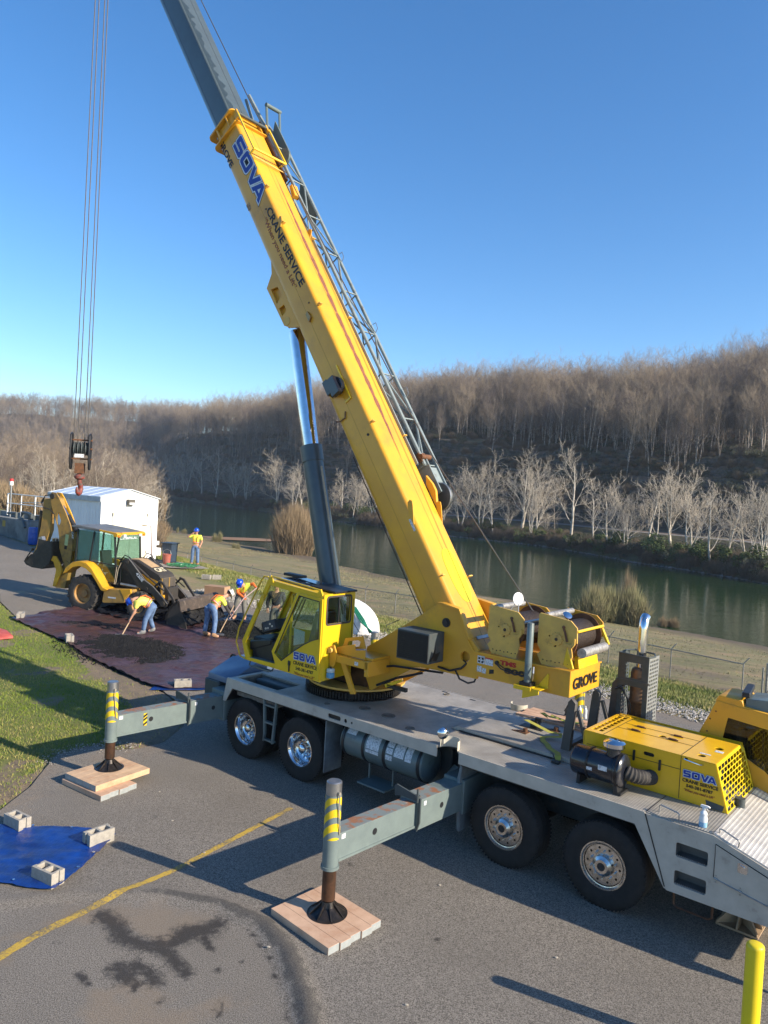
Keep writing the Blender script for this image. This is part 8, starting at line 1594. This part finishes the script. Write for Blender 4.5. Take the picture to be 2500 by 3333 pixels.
# --- brown trees on the near land at far left
LT = []
for i, (px, Y, s, k) in enumerate([(20, 95, .62, 0), (70, 110, .8, 1), (120, 92, .7, 2), (170, 120, .85, 3), (215, 105, .7, 4), (250, 125, .9, 5), (300, 112, .72, 1), (340, 130, .85, 2), (385, 118, .7, 0), (420, 140, .85, 3), (460, 125, .75, 4), (495, 150, .8, 5), (40, 135, 1.0, 3), (100, 150, 1.05, 4), (150, 160, 1.1, 5), (200, 150, 1.05, 0), (270, 165, 1.1, 1), (330, 170, 1.15, 2), (390, 175, 1.05, 3), (440, 180, 1.1, 4), (0, 170, 1.1, 1), (480, 190, 1.0, 2), (500, 210, .8, 0)]):
    a = a_of(px); put_tree('brown_tree', FOR[k], a*Y, Y, max(gz(a*Y, Y), -4.8)-.3, s*.72, i*1.3, 'bare brown tree in the thicket behind the basin and shed', 'bare trees in the left thicket')
for px, Y, s, k, lb in ((160, 84, .50, 2, 'grey sycamore left of the hook block above the white railing'), (345, 96, .66, 0, 'white trunked sycamore just right of the hook block'), (400, 104, .60, 4, 'many stemmed pale tree above the shed roof'), (455, 112, .62, 5, 'spreading pale tree above the right end of the shed roof'), (510, 100, .48, 6, 'low sprawling grey tree right of the shed'), (130, 96, .5, 1, 'broken white limbed tree above the railing')):
    a = a_of(px); put_tree('sycamore_tree', SYC[k], a*Y, Y, max(gz(a*Y, Y), -4.8)-.3, s, px, lb, 'pale trees behind the shed')
P_, S_, A_, I_ = [], [], [], []
for k in range(620):
    a = r_.uniform(-.62, -.335); Y = r_.uniform(85, 215)
    z = gz(a*Y, Y)
    if z < -4.9 and a > -.34: continue
    P_.append((a*Y, Y, max(z, -4.8)-.3)); S_.append(r_.uniform(.25, .75)); A_.append(r_.uniform(0, 6.28)); I_.append(r_.randrange(6))
scatter('left_thicket', 'brown thicket of bare saplings on the near land at left', P_, S_, A_, I_, src)
src3 = D.collections.new('brush_sources')
for me in (shrub(31, 260, 1.5, 1.8, NB, .02), shrub(32, 260, 1.4, 1.6, BT_, .02)): o = D.objects.new('brush_source', me); src3.objects.link(o)
P_, S_, A_, I_ = [], [], [], []
for k in range(900):
    a = r_.uniform(-.62, -.30); Y = r_.uniform(62, 150)
    if a > -.4 and Y < 80: continue
    P_.append((a*Y, Y, max(gz(a*Y, Y), -4.8)-.2)); S_.append(r_.uniform(.6, 1.8)); A_.append(r_.uniform(0, 6.28)); I_.append(r_.randrange(2))
scatter('left_brush', 'tan brush at the foot of the left thicket', P_, S_, A_, I_, src3)
# ------------------------------------------------------------------ people
def skin(name, verts, edges, radii, m_, parent, sub=2, root=0):
    me = D.meshes.new(name); me.from_pydata([tuple(v) for v in verts], edges, []); o = D.objects.new(name, me); COL.objects.link(o)
    md = o.modifiers.new('s', 'SKIN'); md.use_smooth_shade = True
    sd = me.skin_vertices[0].data
    for i, r in enumerate(radii): sd[i].radius = (r, r) if not isinstance(r, tuple) else r; sd[i].use_root = (i == root)
    md2 = o.modifiers.new('u', 'SUBSURF'); md2.levels = sub; md2.render_levels = sub
    dg = bpy.context.evaluated_depsgraph_get(); ev = D.meshes.new_from_object(o.evaluated_get(dg)); D.objects.remove(o); D.meshes.remove(me)
    ev.materials.clear(); ev.materials.append(m_); ev.polygons.foreach_set('material_index', [0]*len(ev.polygons)); ev.polygons.foreach_set('use_smooth', [True]*len(ev.polygons))
    o = D.objects.new(name, ev); COL.objects.link(o)
    if parent is not None: o.parent = parent
    return o
SKN = mat('skin', (.50, .27, .18), .55, 0, (.44, .23, .15), 12); JEAN = mat('blue_jeans', (.13, .21, .36), .85, 0, (.07, .12, .23), 9); GTR = mat('grey_work_trousers', (.17, .165, .145), .9, 0, (.11, .11, .10), 9)
VEST = mat('lime_vest', (.62, .76, .06), .6, 0, (.66, .70, .10), 8); VESTY = mat('yellow_vest', (.80, .74, .14), .6, 0, (.72, .70, .12), 8); ORG = mat('orange_trim', (.80, .17, .03), .6); SILV = mat('silver_tape', (.50, .44, .42), .4); HELB = mat('blue_hard_hat', (.008, .07, .55), .22, coat=.6); HELW = mat('white_hard_hat', (.62, .60, .55), .3, coat=.5)
BOOT = mat('tan_boots', (.34, .20, .11), .8); SHOE = mat('grey_shoes', (.22, .22, .22), .7); HAIR = mat('brown_hair', (.05, .03, .02), .8); DKS = mat('dark_sleeve', (.05, .045, .045), .8)
def V3(t): return Vector(t)
def person(loc, label, J, trousers, vest, hat, boots, sleeve=None, glove=None, long_sleeve=False, face=None, stripes=True, scale=1.0):
    """J joints in metres relative to loc (world axes): pelvis chest neck head, l/r: shoulder elbow hand hip knee ankle toe; face = direction the face looks"""
    t = thing('person', label, 'person', None, loc, 0); t.scale = (scale,)*3
    J = {k: V3(v) for k, v in J.items()}; pel, chest, neck, head = J['pelvis'], J['chest'], J['neck'], J['head']
    names = ['pelvis', 'waist', 'chest', 'neck', 'head', 'top']; fd = V3(face).normalized(); upv = (head-neck).normalized()
    pts = [pel, pel.lerp(chest, .5), chest, neck, head, head+upv*.09, head+fd*.075-upv*.02]; ed = [(0, 1), (1, 2), (2, 3), (3, 4), (4, 5), (4, 6)]; rd = [.12, .11, .125, .055, .088, .06, .05]
    for s in 'lr':
        o = len(pts); sh, el, ha = J[s+'sh'], J[s+'el'], J[s+'ha']; pts += [sh, el, el.lerp(ha, .9), ha]; ed += [(2, o), (o, o+1), (o+1, o+2), (o+2, o+3)]; rd += [.058, .043, .028, .036]
        d = (ha-el).normalized(); si = d.cross(fd); si = si.normalized() if si.length > .1 else d.orthogonal().normalized(); up_ = si.cross(d)
        for k in range(4):
            b0 = ha+d*.035+si*(.022*(k-1.5)); b1 = b0+d*.045; b2 = b1+d*(.02+.006*(k in (1, 2)))-up_*.025; n = len(pts); pts += [b0, b1, b2]; ed += [(o+3, n), (n, n+1), (n+1, n+2)]; rd += [.010, .009, .007]
        n = len(pts); pts += [ha+si*.03+up_*.012, ha+si*.05+d*.03+up_*.01]; ed += [(o+3, n), (n, n+1)]; rd += [.011, .009]
        o = len(pts); hp, kn, an, to = J[s+'hip'], J[s+'kn'], J[s+'an'], J[s+'to']; pts += [hp, kn, an, to]; ed += [(0, o), (o, o+1), (o+1, o+2), (o+2, o+3)]; rd += [.09, .06, .042, .04]
    skin('body', pts, ed, rd, SKN, t)
    # trousers
    P_ = [pel, pel.lerp(chest, .22)]; E_ = [(0, 1)]; R_ = [.145, .135]
    for s in 'lr': o = len(P_); hp, kn, an = J[s+'hip'], J[s+'kn'], J[s+'an']; P_ += [hp, hp.lerp(kn, .5), kn, kn.lerp(an, .55), an+(kn-an).normalized()*.03]; E_ += [(0, o), (o, o+1), (o+1, o+2), (o+2, o+3), (o+3, o+4)]; R_ += [.115, .10, .082, .075, .072]
    skin('trousers', P_, E_, R_, trousers, t)
    # vest / shirt
    P_ = [pel.lerp(chest, .12), pel.lerp(chest, .55), chest, chest.lerp(neck, .55)]; E_ = [(0, 1), (1, 2), (2, 3)]; R_ = [.155, .15, .16, .095]
    for s in 'lr': o = len(P_); sh, el = J[s+'sh'], J[s+'el']; P_ += [sh, sh.lerp(el, .75)]; E_ += [(2, o), (o, o+1)]; R_ += [.085, .068]
    vs_ = skin('vest', P_, E_, R_, vest, t)
    if stripes:
        ax = (chest-pel).normalized(); c0 = pel.lerp(chest, .42)
        for k, (w_, m_, rr) in enumerate(((.038, ORG, .160), (.016, SILV, .163))): b = MB(); b.tube([c0-ax*w_, c0-ax*w_*.5, c0+ax*w_*.5, c0+ax*w_], [rr*.97, rr, rr, rr*.97], 18, 0, True); b.build('waist_stripe', m_, vs_)
        fwd = fd-ax*fd.dot(ax); fwd = fwd.normalized() if fwd.length > .2 else ax.orthogonal().normalized(); lat = ax.cross(fwd).normalized()
        for s in (-1, 1):
            for q in (-1, 1):
                b = MB(); b.tube([c0+lat*s*.075+fwd*q*.155, chest+lat*s*.085+fwd*q*.158, chest.lerp(neck, .6)+lat*s*.10+fwd*q*.07], .013, 6); b.build('shoulder_stripe', ORG, vs_)
    if long_sleeve or sleeve:
        for s in 'lr': sh, el, ha = J[s+'sh'], J[s+'el'], J[s+'ha']; b = MB(); b.tube([sh.lerp(el, .55), el, el.lerp(ha, .82)], [.062, .055, .042], 10); b.build('sleeve', sleeve, t)
    if glove:
        for s in 'lr':
            el, ha = J[s+'el'], J[s+'ha']; d = (ha-el).normalized(); si = d.orthogonal().normalized(); P_ = [ha-d*.06, ha, ha+d*.03]; E_ = [(0, 1), (1, 2)]; R_ = [.042, .046, .04]
            for k in range(4): n = len(P_); P_ += [ha+d*.05+si*(.024*(k-1.5)), ha+d*.10+si*(.024*(k-1.5))]; E_ += [(2, n), (n, n+1)]; R_ += [.014, .012]
            skin('glove', P_, E_, R_, glove, t, 1)
    for s in 'lr':
        an, to, kn = J[s+'an'], J[s+'to'], J[s+'kn']; dz = Vector((0, 0, .02)); hl = an-(to-an)*.35; P_ = [an+(kn-an).normalized()*.08, an, hl-dz, an.lerp(to, .5)-dz, to]; skin('boot', P_, [(0, 1), (1, 2), (1, 3), (3, 4)], [.058, .058, .045, .052, .042], boots, t, 1)
    # head details
    lat = fd.cross(upv).normalized(); c = head+upv*.045
    M_ = Matrix.Identity(4)
    for i in range(3): M_[i][0] = lat[i]; M_[i][1] = (upv.cross(lat))[i]; M_[i][2] = upv[i]; M_[i][3] = c[i]
    if hat:
        b = MB(); b.lathe([(0, .125), (.05, .118), (.09, .09), (.117, .045), (.124, .0), (.14, -.006), (.14, -.014), (.115, -.012), (0, -.01)], (0, 0, 0), Z3, 24); f_ = -1 if (upv.cross(lat)).dot(fd) < 0 else 1
        b.prism([(-.09, .10*f_), (.09, .10*f_), (.06, .185*f_), (-.06, .185*f_)], -.016, -.006, 'z'); b.box(-.015, .015, -.10, .10, .10, .13); b.v = [tuple(M_ @ Vector(v)) for v in b.v]; b.build('hard_hat', hat, t)
    b = MB(); b.sphere((0, 0, 0), .098, 14, 0, (.98, 1.05, 1.0)); b.v = [tuple(M_ @ (Vector(v)+Vector((0, -.02*(1 if (upv.cross(lat)).dot(fd) > 0 else -1), -.0)))) for v in b.v if True]; b.build('hair', HAIR, t)
    b = MB()
    for s in (-1, 1): b.sphere(head+fd*.088+lat*s*.033+upv*.0, .013, 8)
    b.build('eyes', INKB, t); b = MB(); b.sphere(head+fd*.108-upv*.028, .018, 8, 0, (1, 1, 1.3)); b.build('nose', SKN, t); b = MB(); b.sphere(head+fd*.093-upv*.065, .02, 8, 0, (1, 1, .35)); b.build('mouth', mat('lips', (.32, .12, .09), .5), t)
    b = MB()
    for s in (-1, 1): b.sphere(head+lat*s*.088-upv*.01, .022, 8, 0, (.6, .8, 1.3))
    b.build('ears', SKN, t)
    return t
TOOLW = mat('wooden_handle', (.45, .32, .20), .6)
# worker 1: bending left over the broad pile
x, y = -7.22, 22.55; z = gz(x, y)+.07
person((x, y, z), 'worker in blue hard hat and yellow vest bending left to rake the broad asphalt pile',
       dict(pelvis=(.26, .12, .90), chest=(-.05, .05, 1.08), neck=(-.22, 0, 1.12), head=(-.34, -.05, 1.06), lsh=(-.12, .20, 1.05), lel=(-.18, .25, .80), lha=(-.30, .12, .62), rsh=(-.12, -.14, 1.03), rel=(-.20, -.17, .74), rha=(-.33, -.17, .47), lhip=(.26, .20, .86), lkn=(.12, .34, .46), lan=(.22, .46, .10), lto=(.06, .40, .05), rhip=(.25, .02, .86), rkn=(.10, -.05, .47), ran=(.05, -.03, .10), rto=(-.13, -.10, .05)),
       JEAN, VESTY, HELB, SHOE, face=(-.75, -.4, -.55))
rk = thing('asphalt_rake', 'wooden handled rake held by the bending worker on the broad pile', 'rake', None, (x, y, z), 0)
b = MB(); b.tube([(-.22, .20, .80), (-.33, -.15, .45), (-.47, -.36, .06)], .017, 8); b.build('handle', TOOLW, rk); b = MB(); b.box(-.68, -.30, -.38, -.35, .03, .07); [b.box(-.66+i*.04, -.65+i*.04, -.42, -.38, -.02, .06) for i in range(9)]; b.build('rake_head', STEEL, rk)
# worker 2: bending right, back to the camera
x, y = -5.27, 23.15; z = gz(x, y)+.07
person((x, y, z), 'worker with pale hard hat and lime vest bending over the pile with his back to the camera',
       dict(pelvis=(.02, .02, .94), chest=(.22, .22, 1.18), neck=(.36, .33, 1.26), head=(.46, .40, 1.32), lsh=(.12, .38, 1.18), lel=(.42, .50, .98), lha=(.55, .55, .76), rsh=(.34, .10, 1.15), rel=(.46, .16, .90), rha=(.55, .28, .70), lhip=(-.07, .06, .90), lkn=(-.14, .12, .50), lan=(-.18, .06, .10), lto=(.0, .12, .05), rhip=(.11, -.03, .90), rkn=(.16, -.04, .50), ran=(.16, -.18, .09), rto=(.32, -.12, .04)),
       JEAN, VEST, HELW, BOOT, sleeve=DKS, glove=mat('navy_gloves', (.03, .04, .08), .8), face=(.7, .55, -.5))
rk = thing('asphalt_rake', 'long handled rake reaching from the back turned worker to the dark pile', 'rake', None, (x, y, z), 0)
b = MB(); b.tube([(.40, .50, .92), (.55, .42, .70), (.75, .60, .35), (.2, 1.0, .05)] if False else [(.62, .50, .95), (.52, .42, .70), (.28, .20, .12)], .016, 8); b.build('handle', TOOLW, rk); b = MB(); b.box(.10, .42, .15, .19, .02, .08); b.build('rake_head', STEEL, rk)
# worker 3: leaning, facing the camera with orange gloves
x, y = -4.92, 25.9; z = gz(x, y)+.08
person((x, y, z), 'worker in blue hard hat with orange gloves leaning on a pale handled rake beyond the crane cab',
       dict(pelvis=(.05, .10, .92), chest=(.12, -.08, 1.20), neck=(.10, -.20, 1.30), head=(.06, -.28, 1.34), lsh=(.32, -.10, 1.26), lel=(.48, -.16, 1.32), lha=(.62, -.25, 1.20), rsh=(-.08, -.06, 1.22), rel=(-.02, -.22, .98), rha=(.22, -.32, .84), lhip=(.14, .10, .88), lkn=(.18, .0, .48), lan=(.22, .04, .10), lto=(.24, -.14, .05), rhip=(-.06, .10, .88), rkn=(-.10, -.02, .48), ran=(-.14, .06, .10), rto=(-.18, -.12, .05)),
       GTR, VEST, HELB, BOOT, sleeve=ORG, glove=ORG, face=(-.1, -.75, -.5))
rk = thing('asphalt_rake', 'pink and white handled rake held by the orange gloved worker', 'rake', None, (x, y, z), 0)
b = MB(); b.tube([(.66, -.30, 1.22), (.22, -.36, .82), (-.22, -.42, .10)], .018, 8); b.build('handle', mat('pinkish_white_handle', (.70, .52, .50), .5), rk); b = MB(); b.box(-.42, -.04, -.46, -.42, .02, .08); [b.box(-.40+i*.05, -.385+i*.05, -.48, -.44, -.03, .08) for i in range(8)]; b.build('rake_head', STEEL, rk)
# standing worker by the shed
x, y = -9.53, 37.65; z = gz(x, y)+.09
person((x, y, z), 'standing worker in blue hard hat and lime vest with one hand raised to his mouth beside the shed',
       dict(pelvis=(.0, 0, .98), chest=(.02, 0, 1.36), neck=(.02, 0, 1.53), head=(.02, -.02, 1.66), lsh=(.22, 0, 1.43), lel=(.30, .02, 1.16), lha=(.24, -.08, .96), rsh=(-.20, 0, 1.42), rel=(-.38, -.10, 1.38), rha=(-.12, -.15, 1.56), lhip=(.10, 0, .94), lkn=(.13, -.03, .52), lan=(.15, .0, .10), lto=(.19, -.16, .05), rhip=(-.10, 0, .94), rkn=(-.12, -.02, .52), ran=(-.15, .0, .10), rto=(-.20, -.16, .05)),
       JEAN, VEST, HELB, BOOT, face=(.05, -1, 0), scale=1.07)
# person half hidden behind the crane cab
x, y = -3.33, 23.9; z = gz(x, y)+.03
person((x, y, z), 'bare headed person in dark jacket half hidden behind the crane cab', dict(pelvis=(0, 0, .95), chest=(0, 0, 1.33), neck=(0, 0, 1.5), head=(0, -.02, 1.62), lsh=(.2, 0, 1.4), lel=(.27, -.02, 1.12), lha=(.2, -.15, .95), rsh=(-.2, 0, 1.4), rel=(-.27, 0, 1.12), rha=(-.24, -.1, .9), lhip=(.1, 0, .92), lkn=(.11, -.02, .5), lan=(.12, 0, .1), lto=(.14, -.15, .05), rhip=(-.1, 0, .92), rkn=(-.11, -.02, .5), ran=(-.12, 0, .1), rto=(-.14, -.15, .05)),
       GTR, mat('dark_jacket', (.03, .03, .035), .8), None, BOOT, sleeve=MATS['dark_jacket'], face=(-.1, -1, 0), stripes=False, scale=1.04)
# ------------------------------------------------------------------ pieces that can be picked apart get an object each
def split_islands(o):
    bm = bmesh.new(); bm.from_mesh(o.data); bm.verts.ensure_lookup_table(); seen = set(); isl = []
    for v in bm.verts:
        if v.index in seen: continue
        st = [v]; seen.add(v.index); cur = []
        while st:
            q = st.pop(); cur.append(q.index)
            for e in q.link_edges:
                w = e.other_vert(q)
                if w.index not in seen: seen.add(w.index); st.append(w)
        isl.append(set(cur))
    if len(isl) < 2 or len(isl) > 30: bm.free(); return
    me0 = o.data; first = True; par = o.parent; kids = list(o.children)
    for s in isl:
        b2 = bmesh.new(); b2.from_mesh(me0); b2.verts.ensure_lookup_table(); bmesh.ops.delete(b2, geom=[v for v in b2.verts if v.index not in s], context='VERTS'); me = me0.copy(); b2.to_mesh(me); b2.free()
        if first: o.data = me; first = False
        else:
            c = o.copy(); c.data = me; COL.objects.link(c); c.parent = par
    bm.free()
SPLIT = ('hand_hole', 'outrigger_housing', 'edge_tab', 'axle', 'wheel_arch_liner', 'pivot_pin', 'mount_bracket', 'turret_top_flange', 'roller_bracket', 'rail_bracket', 'paper_label', 'warning_label', 'window_bar', 'bolt', 'amber_light', 'work_light', 'bucket_tooth', 'boom_rest', 'clamp_band', 'panel_seam', 'hydraulic_hose', 'hose', 'collar_roller', 'boom_head', 'jib_head_plate', 'jib_pin', 'jib_bracket', 'jib_gusset', 'rope_hook', 'yellow_side', 'gauge', 'worn_top_strip', 'cable', 'stabiliser', 'eyes', 'ears', 'windshield_post', 'control_lever', 'wiper_arm', 'roof_wiper', 'beam_flange', 'cheek_plate', 'roof_front', 'step_bracket', 'door_hinge', 'lower_console', 'pipework', 'green_hoses', 'weld_seam', 'window_post', 'guard_rim', 'tie_down_lug', 'engine_block', 'tail_roller_bracket', 'sheave', 'light_bar', 'lens')
for o in [o for o in COL.objects if o.type == 'MESH' and o.name.split('.')[0] in SPLIT and not o.get('kind')]: split_islands(o)
for o in COL.objects:
    lb = o.get('label')
    if lb and len(lb.split()) > 16: o['label'] = ' '.join(lb.split()[:16])
# ------------------------------------------------------------------ thin air between here and the hills
hm = D.materials.new('haze'); hm.use_nodes = True; t = hm.node_tree; t.nodes.clear(); o_ = nn(t, 'ShaderNodeOutputMaterial'); v_ = nn(t, 'ShaderNodeVolumePrincipled'); v_.inputs['Color'].default_value = (.80, .88, 1.0, 1); v_.inputs['Density'].default_value = .00018; v_.inputs['Anisotropy'].default_value = .2; t.links.new(v_.outputs[0], o_.inputs['Volume'])
b = MB(); b.box(-1100, 1300, -80, 1500, -7.2, 112); o = b.build('haze', hm, None, 0, 0); o['kind'] = 'stuff'; o['label'] = 'thin bluish haze over the river valley'
